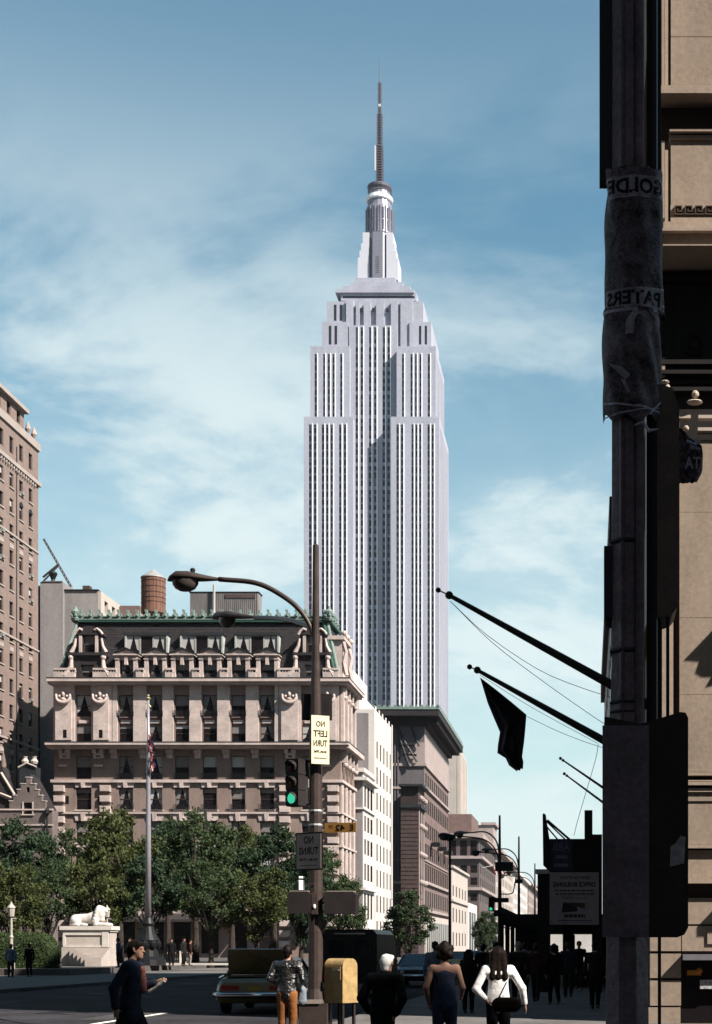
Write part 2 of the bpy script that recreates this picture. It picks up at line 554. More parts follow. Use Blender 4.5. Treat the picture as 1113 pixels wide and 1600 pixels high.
    wall.build('wall', LIME, t)
    o = glass.build('window', ESB_GLASS, t); o['kind'] = 'stuff'
    o = span.build('spandrel', ESB_SPAN, t); o['kind'] = 'stuff'
    o = mull.build('mullion', STEEL, t); o['kind'] = 'stuff'
    # observation deck slabs
    YM = 672.0
    cx = wx(593.5, YM)
    dk = MB()
    for x0, x1, y0, y1, dep in ((531, 652, 452, 457, 12), (540, 646, 447, 452, 11), (553, 634, 441, 447, 10), (559, 622, 434, 441, 8.5)):
        dk.box(wx(x0, YM), wx(x1, YM), YM - dep, YM + dep, wz(y1, YM - dep), wz(y0, YM - dep))
    dk.build('deck', LIME, t)
    # mast
    sh = MB()
    def zz(y): return wz(y, YM)
    r = 6.3
    sh.lathe([(r, zz(446)), (r, zz(372)), (r + 0.2, zz(370)), (r, zz(330)), (r - 0.5, zz(326)), (r - 0.9, zz(314)), (r - 1.2, zz(303)), (r - 0.6, zz(302))], cx, YM, 16)
    mast = sh.build('mast', MAST, t)
    rb = MB()
    for k in range(16):
        th = 2 * math.pi * (k + 0.5) / 16
        for (za, zb, rr) in ((zz(372), zz(330), r + 0.05),):
            rb.tube([(cx + rr*math.cos(th), YM + rr*math.sin(th), za), (cx + rr*math.cos(th), YM + rr*math.sin(th), zb)], 0.35, 5)
    rb.build('rib', MAST, mast)
    gl = MB()
    for k in range(16):
        th = 2 * math.pi * k / 16
        for za, zb in ((zz(368), zz(352)), (zz(350), zz(333))):
            gl.tube([(cx + (r - 0.05)*math.cos(th), YM + (r - 0.05)*math.sin(th), za), (cx + (r - 0.05)*math.cos(th), YM + (r - 0.05)*math.sin(th), zb)], 0.5, 5)
    gl.build('glazing', MASTDK, mast)
    ring = MB()
    ring.lathe([(r - 0.4, zz(318)), (r + 0.1, zz(316)), (r - 0.1, zz(311)), (r - 0.9, zz(309))], cx, YM, 20)
    ring.build('ring', STEEL, mast)
    dsc = MB()
    dsc.lathe([(4.6, zz(303)), (5.7, zz(297)), (5.8, zz(293.5)), (5.2, zz(291.5)), (3.0, zz(290)), (1.6, zz(287))], cx, YM, 20)
    dsc.build('observation_ring', MASTDK, mast)
    FIN = mat('lit_fin_aluminium', (0.8, 0.8, 0.88), rough=0.55, metal=0.1, var=0.04)
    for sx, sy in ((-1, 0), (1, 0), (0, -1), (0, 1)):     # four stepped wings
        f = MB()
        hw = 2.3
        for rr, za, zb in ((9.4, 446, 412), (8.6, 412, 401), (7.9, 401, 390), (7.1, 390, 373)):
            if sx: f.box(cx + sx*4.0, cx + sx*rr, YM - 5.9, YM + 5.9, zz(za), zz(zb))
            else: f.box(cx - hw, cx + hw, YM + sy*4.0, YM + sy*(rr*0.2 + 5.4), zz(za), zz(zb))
        fo = f.build('wing', FIN if sx else MAST, mast)  # side wings' glint put in as brighter metal than the front wing's
        if sy == -1:
            g = MB()
            for i in range(9):
                g.box(cx - 0.9, cx + 0.9, YM - 7.33, YM - 7.0, zz(438 - i * 3), zz(436.4 - i * 3))
            g.build('wing_window', MASTDK, mast)
    an = MB()
    for x0, x1, y0, y1 in ((589.8, 598.2, 230, 290), (591.3, 597.2, 180, 232), (592.9, 595.9, 131, 182)):
        a, b = wx(x0, YM), wx(x1, YM); hw = (b - a) / 2
        for ix in (-1, 1):
            for iy in (-1, 1):
                an.box(cx + ix*hw - 0.28, cx + ix*hw + 0.28, YM + iy*hw - 0.28, YM + iy*hw + 0.28, zz(y1), zz(y0))
        an.box(cx - hw*0.62, cx + hw*0.62, YM - hw*0.62, YM + hw*0.62, zz(y1), zz(y0))
        n = int((y1 - y0) / 4)
        for i in range(n + 1):
            z = zz(y1 - (y1 - y0) * i / max(1, n))
            an.box(cx - hw - 0.3, cx + hw + 0.3, YM - hw - 0.3, YM + hw + 0.3, z - 0.2, z + 0.2)
            if y0 > 100 and i % 2 == 0:
                an.box(cx - hw - 0.6, cx + hw + 0.6, YM - 0.15, YM + 0.15, z - 0.15, z + 0.15)
    an.tube([(cx, YM, zz(132)), (cx, YM, zz(92))], [0.28, 0.12], 6)
    ant = an.build('antenna', MASTDK, t)
    pn = MB(); pn.box(cx - 2.1, cx - 1.55, YM - 2.1, YM - 1.2, zz(270), zz(231)); pn.box(cx - 0.5, cx + 0.7, YM - 0.9, YM + 0.3, zz(168), zz(164))
    build_each(pn, 'antenna_panel', mat('white_paint', (0.8, 0.8, 0.8), var=0.0), ant)
tower()

# ---------------------------------------------------------------- the mansard hotel
def hotel():
    Yh = 176.0
    X = lambda p: wx(p, Yh)
    Z = lambda p: wz(p, Yh)
    fr = FRONT(Yh)
    XR = -30.7                                         # plane of the avenue side
    sr = RIGHT(XR)
    t = thing('hotel_building', 'ornate pinkish stone hotel with slate mansard roof and green copper cresting', 'building', (X(310), Yh + 5, 0))
    xl, xr = X(85), XR
    bays = [197, 242.5, 284.5, 328, 372.5, 417.5]
    pav = [131, 484]
    YB = 186.5
    core = MB()
    core.box(xl + 0.1, xr - 0.52, Yh + 0.52, YB, 0, Z(1062))
    core.build('core', BLACKW, t)
    wall, pil, trim, shade = MB(), MB(), MB(), MB()
    rows = [(1086, 1160, 0), (1181, 1217, 1), (1231, 1266, 2), (1283, 1318, 2), (1335, 1370, 2), (1387, 1420, 2)]
    holes = []
    for i, (ya, yb, k) in enumerate(rows):
        for b in bays: holes.append((X(b - 11), X(b + 11), Z(yb), Z(ya)))
        for b in pav: holes.append((X(b - 12), X(b + 12), Z(yb), Z(ya)))
    for b in bays: holes.append((X(b - 14), X(b + 14), Z(1490), Z(1438)))
    for b in pav: holes.append((X(b - 14), X(b + 14), Z(1490), Z(1438)))
    wall_holes(wall, fr, xl, xr, 0, Z(1068), holes, 0.5, 0)
    # side wall
    sb = [178.2, 181.0, 183.8]
    sholes = []
    for (ya, yb, k) in rows:
        for b in sb: sholes.append((b - 0.75, b + 0.75, Z(yb), Z(ya)))
    wall_holes(wall, sr, Yh + 0.5, YB, 0, Z(1068), sholes, 0.5, 0)
    wall.build('wall', HSTONE, t)
    # pavilions stand proud at both ends; tall pilasters between the bays
    for x0, x1 in ((85, 118), (144, 176), (437, 471), (497, 530)):
        pil.fbox(fr, X(x0), X(x1), Z(1160), Z(1070), 0.003, 0.30)
        pil.fbox(fr, X(x0 + 4), X(x1 - 4), Z(1157), Z(1086), 0.30, 0.52)
    for b0, b1 in zip([182] + bays, bays + [433]):
        x0, x1 = b0 + 12.5, b1 - 12.5
        if b0 == 182: x0, x1 = 177, bays[0] - 12.5
        if b1 == 433: x0, x1 = bays[-1] + 12.5, 436
        pil.fbox(fr, X(x0), X(x1), Z(1162), Z(1070), 0.003, 0.28)
    for b in (176.7, 179.6, 182.4, 185.4):
        pil.fbox(sr, b - 0.45, b + 0.45, Z(1162), Z(1072), 0.003, 0.35)
        pil.fbox(sr, b - 0.5, b + 0.5, Z(1480), Z(1226), 0.003, 0.2)
    build_each(pil, 'pilaster', HTRIM, t)
    # belts and cornices run round the corner
    def slab(y0, y1, pr, m=trim, back=True):
        m.box(xl - min(pr, 0.45), xr + min(pr, 1.3), Yh - pr, YB, Z(y1), Z(y0))
    c1, c2, c3 = MB(), MB(), MB()
    slab(1063, 1067.5, 1.4, c1); slab(1067.5, 1071, 1.0, c1)
    build_each(c1, 'cornice', HTRIM, t)
    cc = MB(); cc.box(xl - 0.48, xr + 1.33, Yh - 1.43, YB, Z(1062.9), Z(1061.4)); cc.build('gutter', LEAD, t)
    slab(1163.5, 1167, 1.95, c2); slab(1167, 1171, 1.4, c2)
    build_each(c2, 'cornice', HTRIM, t)
    cc = MB(); cc.box(xl - 0.48, xr + 1.33, Yh - 1.98, YB, Z(1163.4), Z(1162)); cc.build('flashing', LEAD, t)
    slab(1218.5, 1223, 0.35, c3)
    for y in (1269, 1321, 1373): slab(y, y + 3, 0.3, c3)
    slab(1424, 1432, 0.5, c3)
    build_each(c3, 'belt_course', HTRIM, t)
    # brackets under the main belts
    br = MB().box(-0.22, 0.22, -0.75, 0.0, -0.5, 0).box(-0.17, 0.17, -0.45, 0, -1.1, -0.5).mesh('bracket', HTRIM)
    for p in [97, 108, 150, 161, 449, 460, 503, 514]:
        inst('bracket', br, (X(p), Yh - 0.003, Z(1171.5)), t)
    for b in bays:
        for dx in (-20, -15.5):
            inst('bracket', br, (X(b + dx), Yh - 0.003, Z(1171.5)), t)
    # carved bracket groups in the pavilions under the belt
    gm = MB().box(-0.55, 0.55, -0.28, 0, -0.35, 0).box(-0.42, 0.42, -0.5, 0, -0.62, -0.35).box(-0.5, 0.5, -0.3, 0, -1.0, -0.8).box(-0.5, 0.5, -0.42, 0, -2.0, -1.75)
    gm.ball((-0.3, -0.3, -0.15), 0.2, 8, 5).ball((0.3, -0.3, -0.15), 0.2, 8, 5)
    gm = gm.mesh('carved_bracket', HTRIM)
    for p in (100, 155, 454, 511):
        inst('carved_bracket', gm, (X(p), Yh - 0.003, Z(1173)), t)
    # cartouches on the pavilion pilasters
    ca = MB()
    arc = [(-0.85 * math.cos(a), -0.25, -0.75 * math.sin(a)) for a in [math.pi * i / 10 for i in range(11)]]
    ca.tube(arc, [0.12, .16, .2, .24, .28, .3, .28, .24, .2, .16, .12], 7)
    ca.ball((-0.85, -0.2, 0.05), 0.2, 8, 6, (0.8, 1, 1.6)).ball((0.85, -0.2, 0.05), 0.2, 8, 6, (0.8, 1, 1.6)).ball((0, -0.2, 0.3), 0.22, 8, 6, (1, 0.8, 1.5)).ball((0, -0.15, -0.3), 0.3, 8, 6, (1.3, 0.6, 0.8)).ball((-0.45, -0.15, 0.05), 0.2, 7, 5).ball((0.45, -0.15, 0.05), 0.2, 7, 5)
    ca = ca.mesh('cartouche', HTRIM, smooth=True)
    for p in (102, 159, 454, 513):
        inst('cartouche', ca, (X(p), Yh - 0.5, Z(1090)), t)
    sm = MB().box(-0.22, 0.22, -0.012, 0.1, -0.5, 0.5).mesh('slit_window', GLASS)
    for p in (104, 160):
        inst('slit_window', sm, (X(p), Yh - 0.523, Z(1147.5)), t)
    for p in (105, 156):
        inst('slit_window', sm, (X(p), Yh - 0.003, Z(1250)), t)
    # rusticated quoins
    qa = MB()
    qd = {}
    def quoin(x0, x1):
        k = round(x1 - x0, 1)
        if k not in qd:
            w = X(x1) - X(x0)
            q = MB()
            q.prism([(-w/2, 0), (w/2, 0), (w/2, 0.82), (-w/2, 0.82)], lambda p, tt: (p[0], tt, p[1]), 0.0, -0.36)
            q.prism([(-w/2 + 0.08, 0.08), (w/2 - 0.08, 0.08), (w/2 - 0.08, 0.74), (-w/2 + 0.08, 0.74)], lambda p, tt: (p[0], tt, p[1]), -0.36, -0.44)
            qd[k] = q.mesh('quoin', HTRIM)
        return qd[k]
    for x0, x1 in ((85, 102), (157, 174), (437, 454), (512, 530)):
        y = 1224.5
        while y < 1478:
            if not any(abs(y + 13 - c) < 12 for c in (1271, 1323, 1375, 1428)) or True:
                inst('quoin', quoin(x0, x1), (X((x0 + x1) / 2), Yh - 0.003, Z(y + 13)), t)
            y += 16.2
    # shaded carved panels beneath each double window, and window heads
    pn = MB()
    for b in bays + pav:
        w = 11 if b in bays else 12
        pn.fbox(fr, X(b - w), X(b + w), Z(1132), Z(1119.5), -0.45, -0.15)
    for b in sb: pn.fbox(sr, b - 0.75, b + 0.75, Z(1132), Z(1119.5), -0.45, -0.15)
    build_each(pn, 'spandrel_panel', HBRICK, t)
    bl = MB().box(-0.16, 0.16, -0.12, 0, -0.2, 0.2).mesh('carved_block', HTRIM)
    for b in bays + pav:
        for dx in (-6, -2, 2, 6):
            inst('carved_block', bl, (X(b + dx), Yh + 0.147, Z(1127.5)), t)
    hd = {}
    for (ya, yb, k) in rows:
        if k == 2:
            for b in bays + pav:
                h = hd.get('k')
                if not h:
                    m = MB()
                    m.prism([(-0.95, 0), (0.95, 0), (1.15, 0.75), (-1.15, 0.75)], lambda p, tt: (p[0], tt, p[1]), 0, -0.14)
                    m.prism([(-0.2, -0.05), (0.2, -0.05), (0.3, 0.95), (-0.3, 0.95)], lambda p, tt: (p[0], tt, p[1]), -0.143, -0.34)
                    m.box(-1.05, 1.05, -0.28, 0, -2.95, -2.75)
                    h = hd['k'] = m.mesh('window_head', HTRIM)
                inst('window_head', h, (X(b), Yh - 0.003, Z(ya - 0.5)), t)
    # arched heads of the shaded storey
    ar = MB()
    pts = [(-0.87, -0.02)] + [(-0.87 * math.cos(a), 0.45 * math.sin(a) - 0.02) for a in [math.pi * i / 8 for i in range(1, 8)]] + [(0.87, -0.02)]
    outer = [(p[0] * 1.25, p[1] * 1.25 + 0.05) for p in pts]
    for i in range(len(pts) - 1):
        ar.prism([pts[i], pts[i+1], outer[i+1], outer[i]], lambda p, tt: (p[0], tt, p[1]), 0, -0.1)
    ar = ar.mesh('arch_moulding', HSTONE)
    for b in bays + pav:
        inst('arch_moulding', ar, (X(b), Yh - 0.003, Z(1181)), t)
    # windows
    w = X(b + 11) - X(b - 11)
    wb = 22 * Yh / F; wp = 24 * Yh / F
    for (ya, yb, k) in rows:
        for b in bays + pav:
            ww = wb if b in bays else wp
            if k == 0:
                add_window(t, 'hotel', 'F', Yh, X(b), Z(1119.5), ww, Z(1086) - Z(1119.5), FRAME, GLASS, -0.22, (CURTL if RNG.rand() < 0.25 else CURT), RNG.choice([0, 0, 0, 1]))
                add_window(t, 'hotel', 'F', Yh, X(b), Z(1160), ww, Z(1132) - Z(1160), FRAME, GLASS, -0.22, (CURTL if RNG.rand() < 0.25 else CURT), RNG.choice([0, 1, 2]))
            else:
                add_window(t, 'hotel', 'F', Yh, X(b), Z(yb), ww, Z(ya) - Z(yb), FRAME, GLASS, -0.22, (CURTL if RNG.rand() < 0.25 else CURT), RNG.choice([0, 1, 2]))
        for b in sb:
            add_window(t, 'hotel', 'R', XR, b, Z(yb), 1.5, Z(ya) - Z(yb), FRAME, GLASS, -0.25) if False else None
    for (ya, yb, k) in rows:
        for b in sb:
            a, p, c = window_meshes('hotel_side', 'R', 1.5, Z(ya) - Z(yb), FRAME, GLASS)
            o = inst('window', a, (XR - 0.25, b, Z(yb)), t); inst('pane', p, (XR - 0.25, b, Z(yb)), o)
    for b in bays + pav:                                  # ground floor shop openings
        add_window(t, 'hotel_shop', 'F', Yh, X(b), Z(1490), 28 * Yh / F, Z(1438) - Z(1490), FRAME, GLASS, -0.25)
    # dark canvas awnings over the shop windows at street level
    aw = MB()
    for b in bays + pav:
        aw.prism([(0, Z(1432)), (0, Z(1424.5)), (2.3, Z(1437)), (2.3, Z(1441))], lambda p, tt: (tt, Yh - 0.003 - p[0], p[1]), X(b - 20), X(b + 20))
    build_each(aw, 'awning', BLACKW, t)
    # iron balconies
    bm = MB()
    wbal = wb + 0.3
    bm.box(-wbal/2, wbal/2, -0.32, -0.26, 0.62, 0.68).box(-wbal/2, wbal/2, -0.32, 0, -0.04, 0.03)
    for i in range(9):
        x = -wbal/2 + wbal * i / 8
        bm.box(x - 0.02, x + 0.02, -0.31, -0.27, 0.03, 0.62)
    for i in range(4):
        x = -wbal/2 + wbal * (i + 0.5) / 4
        bm.tube([(x + 0.16*math.cos(a), -0.29, 0.33 + 0.2*math.sin(a)) for a in [math.pi*j/4 for j in range(9)]], 0.03, 5)
    bm = bm.mesh('balcony_railing', IRON)
    for b in bays:
        for y in (1119.5, 1217, 1266, 1318):
            inst('balcony_railing', bm, (X(b), Yh - 0.003, Z(y)), t)
    # mansard roof
    ms = MB()
    zb, zt = Z(1062), Z(964)
    bx0, bx1, by0 = xl + 0.2, XR - 0.2, Yh + 0.5
    tx0, tx1, ty0 = X(108), X(505), Yh + 3.0
    ms.v += [(bx0, by0, zb), (bx1, by0, zb), (bx1, YB, zb), (bx0, YB, zb), (tx0, ty0, zt), (tx1, ty0, zt), (tx1, YB - 1, zt), (tx0, YB - 1, zt)]
    ms.f += [(0, 1, 5, 4), (1, 2, 6, 5), (2, 3, 7, 6), (3, 0, 4, 7), (4, 5, 6, 7)]
    roof = ms.build('mansard_roof', SLATE, t)
    # courses of slates standing slightly proud
    sl = MB()
    nrow = 34
    for i in range(nrow):
        a, b2 = i / nrow, (i + 1) / nrow
        za, zc = zb + (zt - zb) * a, zb + (zt - zb) * b2
        x0, x1 = bx0 + (tx0 - bx0) * a, bx1 + (tx1 - bx1) * a
        y = by0 + (ty0 - by0) * a
        y2 = by0 + (ty0 - by0) * b2
        n = 70
        for k in range(n):
            xa = x0 + (x1 - x0) * (k + (0.5 if i % 2 else 0)) / n
            xb = min(x1, xa + (x1 - x0) / n * 0.93)
            dz = RNG.uniform(-0.02, 0.02)
            sl.poly([(xa, y - 0.06 + dz, za), (xb, y - 0.06 + dz, za), (xb, y2 - 0.01, zc), (xa, y2 - 0.01, zc)])
    sl.build('slate', SLATE, roof, kind='stuff')
    hp = MB()
    hp.tube([(bx0, by0 - 0.1, zb), (tx0, ty0 - 0.1, zt)], 0.22, 8)
    hp.tube([(bx1, by0 - 0.1, zb), (tx1, ty0 - 0.1, zt)], 0.22, 8)
    build_each(hp, 'hip_roll', COPPER, roof)
    hp = MB()
    hp.tube([(bx1 - 0.45, by0 - 0.2, zb), (tx1 - 0.45, ty0 - 0.2, zt)], 0.26, 8)
    build_each(hp, 'hip_roll', COPPERDK, roof)
    # copper cresting
    cr = MB()
    cr.box(tx0 - 0.5, tx1 + 0.5, ty0 - 0.55, YB - 0.8, zt - 0.05, zt + 0.22)
    cr.box(tx0 - 0.3, tx1 + 0.3, ty0 - 0.35, ty0 - 0.15, zt + 0.22, zt + 0.72)
    cr.box(tx1 + 0.1, tx1 + 0.3, ty0 - 0.15, YB - 1, zt + 0.22, zt + 0.72)
    cr.build('cresting', COPPERDK, t)
    ll = MB(); ll.box(tx0 - 0.52, tx1 + 0.52, ty0 - 0.6, YB - 0.75, zt + 0.225, zt + 0.33); ll.build('cresting_ledge', COPPER, t)
    af = MB()
    leaf = [(-0.16, 0), (0.16, 0), (0.3, 0.25), (0.5, 0.3), (0.34, 0.5), (0.3, 0.75), (0.1, 0.7), (0.05, 1.15), (-0.25, 1.25), (-0.28, 0.95), (-0.12, 0.75), (-0.42, 0.5), (-0.45, 0.25), (-0.25, 0.25)]
    af.prism(leaf, lambda p, tt: (p[0], tt, p[1]), -0.15, 0.12)
    af.ball((0, -0.2, 0.42), 0.2, 7, 5)
    af = af.mesh('antefix', COPPER)
    for i in range(27):
        inst('antefix', af, (X(116 + i * 14.85), ty0 - 0.36, zt + 0.33), t)
    for i in range(4):
        inst('antefix', af, (tx1 + 0.3, ty0 + 0.8 + i * 1.3, zt + 0.33), t, rz=math.pi/2)
    fn = MB()
    fn.lathe([(0.5, 0), (0.62, 0.3), (0.3, 0.5), (0.5, 0.85), (0.55, 1.15), (0.2, 1.5), (0.08, 1.85)], 0, 0, 9)
    for k in range(5):
        a = k * 1.257
        fn.ball((0.5*math.cos(a), 0.5*math.sin(a), 0.6), 0.2, 6, 4)
    fn = fn.mesh('corner_finial', COPPER)
    inst('corner_finial', fn, (tx0 - 0.1, ty0 - 0.4, zt + 0.1), t)
    inst('corner_finial', fn, (tx1 + 0.3, ty0 - 0.4, zt + 0.1), t)
    # pedimented dormers in a row above the cornice
    dw = 15 * Yh / F
    dz0 = Z(1061.3)
    for b in bays:
        m = MB()
        xc, y0 = X(b), Yh + 0.1
        hgt = Z(1024) - dz0
        for s in (-1, 1):
            m.box(xc + s*1.12 - 0.24, xc + s*1.12 + 0.24, y0, y0 + 1.4, dz0, dz0 + hgt)
            m.box(xc + s*1.12 - 0.3, xc + s*1.12 + 0.3, y0 - 0.1, y0 + 1.2, dz0 + hgt - 0.5, dz0 + hgt - 0.3)
        m.box(xc - 0.2, xc + 0.2, y0 - 0.14, y0 + 0.2, dz0 + hgt - 1.15, dz0 + hgt - 0.05)
        m.box(xc - 0.88, xc + 0.88, y0 + 0.15, y0 + 1.4, dz0 + hgt - 0.5, dz0 + hgt)
        m.box(xc - 1.55, xc + 1.55, y0 - 0.3, y0 + 1.4, dz0 + hgt, dz0 + hgt + 0.17)
        m.prism([(-1.5, 0), (1.5, 0), (0, 0.62)], lambda p, tt: (xc + p[0], tt, dz0 + hgt + 0.17 + p[1]), y0 + 1.9, y0 - 0.1)
        d = m.build('dormer', HTRIM, t)
        r = MB()
        r.prism([(-1.68, 0.17), (-1.62, 0.11), (0, 0.78), (1.62, 0.11), (1.68, 0.17), (0, 0.92)], lambda p, tt: (xc + p[0], tt, dz0 + hgt + p[1] + 0.06), y0 + 1.9, y0 - 0.36)
        r.build('dormer_roof', LEAD, d)
        a, p, c = window_meshes('dormer', 'F', 1.66, hgt - 0.55, FRAME, GLASS, CURT, pick=int(RNG.choice([0, 1])))
        inst('window', a, (xc, y0 + 0.6, dz0 + 0.03), d); inst('pane', p, (xc, y0 + 0.6, dz0 + 0.03), d); inst('curtain', c, (xc, y0 + 0.6, dz0 + 0.03), d)
    # stone parapet panels between the dormers with open baluster gaps
    pp = MB()
    for x0, x1 in [(85, 118), (146, 182)] + [(b + 16.5, b + 28) for b in bays[:-1]] + [(434, 468), (505, 530)]:
        pp.fbox(fr, X(x0), X(x1), Z(1061.3), Z(1051), -0.25, 0.25)
        pp.fbox(fr, X(x0), X(x1), Z(1047), Z(1044), -0.22, 0.2)
        n = max(2, int((x1 - x0) / 4))
        for i in range(n + 1):
            xx = X(x0) + (X(x1) - X(x0)) * i / n
            pp.box(xx - 0.07, xx + 0.07, Yh - 0.1, Yh + 0.1, Z(1051), Z(1047))
    pp.fbox(sr, Yh + 0.3, YB, Z(1061.3), Z(1051), -0.25, 0.25)
    build_each(pp, 'parapet', HTRIM, t)
    # wide attic dormers with curtained windows
    for x0, x1 in ((190, 258), (277, 345), (363, 433)):
        m = MB()
        a, b2 = X(x0), X(x1); z0, z1 = Z(1020), Z(989)
        yy = Yh + 1.25
        m.box(a + 0.2, b2 - 0.2, yy + 0.3, yy + 2.2, z0, z1)
        d = m.build('attic_dormer', BLACKW, t)
        e = MB(); e.box(a, a + 0.22, yy, yy + 1.6, z0, z1); e.box(b2 - 0.22, b2, yy, yy + 1.6, z0, z1); e.box(a, b2, yy - 0.1, yy + 1.0, z0 - 0.15, z0); e.build('dormer_frame', mat('pale_verdigris', (0.55, 0.58, 0.54), var=0.2, scale=2), d)
        e = MB(); e.box(a - 0.15, b2 + 0.15, yy - 0.06, yy + 2.4, z1, z1 + 0.28); e.build('dormer_roof', LEAD, d)
        wi = (b2 - a - 0.44) / 3
        for i in range(3):
            fa, pa, cu = window_meshes('attic', 'F', wi, z1 - z0, mat('white_sash', (0.45, 0.42, 0.40), var=0.1), GLASS, CURTL, pick=0, bar=False, t=0.1)
            loc = (a + 0.22 + wi * (i + 0.5), yy + 0.14, z0)
            inst('window', fa, loc, d); inst('pane', pa, loc, d)
            if i != 1: inst('curtain', cu, loc, d)
    # tall pavilion dormers: lower window, ledge, scrolled upper window with round top
    for xc_, s in ((136, 1), (487, 1)):
        xc = X(xc_)
        y0 = Yh + 0.2
        m = MB()
        m.box(xc - 1.75, xc - 0.82, y0, y0 + 2.2, dz0, Z(1024)); m.box(xc + 0.82, xc + 1.75, y0, y0 + 2.2, dz0, Z(1024))
        m.box(xc - 0.82, xc + 0.82, y0 + 0.02, y0 + 2.2, Z(1038), Z(1024))
        m.box(xc - 2.3, xc + 2.3, y0 - 0.35, y0 + 2.4, Z(1024), Z(1019.5))
        m.box(xc - 1.5, xc - 0.68, y0 + 0.5, y0 + 2.6, Z(1019.5), Z(990)); m.box(xc + 0.68, xc + 1.5, y0 + 0.5, y0 + 2.6, Z(1019.5), Z(990))
        m.box(xc - 1.7, xc + 1.7, y0 + 0.3, y0 + 2.6, Z(990), Z(987))
        seg = [(1.45 * math.cos(a), 0.9 * math.sin(a)) for a in [math.pi * i / 10 for i in range(11)]]
        m.prism(seg, lambda p, tt: (xc + p[0], tt, Z(987) + p[1]), y0 + 2.6, y0 + 0.5)
        dm = m.build('pavilion_dormer', SLATE, t)
        e = MB()
        for q in (-1, 1):
            e.tube([(xc + q*0.75, y0 + 0.35, Z(983)), (xc + q*1.1, y0 + 0.3, Z(981)), (xc + q*1.5, y0 + 0.3, Z(985)), (xc + q*1.75, y0 + 0.3, Z(990))], 0.17, 7)
            e.box(xc + q*1.0 - 0.17, xc + q*1.0 + 0.17, y0 + 0.3, y0 + 0.5, Z(1019), Z(992))
            e.tube([(xc + q*1.6, y0 + 0.4, Z(996)), (xc + q*1.75, y0 + 0.4, Z(1008)), (xc + q*2.15, y0 + 0.4, Z(1018))], [0.14, 0.2, 0.28], 7)
            e.tube([(xc + q*1.95, y0 - 0.1, Z(1028)), (xc + q*2.0, y0 - 0.1, Z(1042)), (xc + q*2.7, y0 - 0.1, Z(1056))], [0.2, 0.3, 0.42], 7)
            e.ball((xc + q*2.0, y0 - 0.1, Z(1027)), 0.35, 8, 6)
        build_each(e, 'scroll', HTRIM, dm)
        for wv, za, zc in ((1.6, Z(1061), Z(1038)), (1.32, Z(1019), Z(990.5))):
            fa, pa, cu = window_meshes('pav', 'F', wv, zc - za, FRAME, GLASS, CURT, pick=1)
            loc = (xc, y0 + (0.35 if wv > 1.5 else 0.8), za)
            inst('window', fa, loc, dm); inst('pane', pa, loc, dm); inst('curtain', cu, loc, dm)
    # ornate stone dormer on the avenue side
    m = MB()
    m.box(XR - 2.4, XR - 0.2, 178.2, 178.9, dz0, Z(994)); m.box(XR - 2.4, XR - 0.2, 182.2, 182.9, dz0, Z(994))
    m.box(XR - 2.4, XR + 0.15, 177.8, 183.3, Z(994), Z(988))
    m.box(XR - 2.4, XR - 0.6, 178.9, 182.2, dz0, Z(994))
    for y in (178.4, 182.7): m.tube([(XR - 0.1, y, Z(997)), (XR + 0.25, y, Z(1012)), (XR - 0.05, y, Z(1030)), (XR + 0.3, y, Z(1050))], [0.3, 0.22, 0.3, 0.3], 7)
    for y in (178.0, 180.5, 183.0): m.ball((XR + 0.1, y, Z(984)), 0.35, 8, 6)
    m.build('side_dormer', HTRIM, t)
    # consoles beneath the side cornice
    for y in (177.0, 179.6, 182.2, 184.8):
        cs = MB().box(XR + 0.02, XR + 0.6, y - 0.2, y + 0.2, Z(1085), Z(1072)).ball((XR + 0.4, y, Z(1088)), 0.3, 8, 5)
        build_each(cs, 'console', HTRIM, t)
        cs = MB().box(XR + 0.02, XR + 0.7, y - 0.2, y + 0.2, Z(1190), Z(1172)).ball((XR + 0.45, y, Z(1194)), 0.35, 8, 5)
        build_each(cs, 'console', HTRIM, t)
hotel()

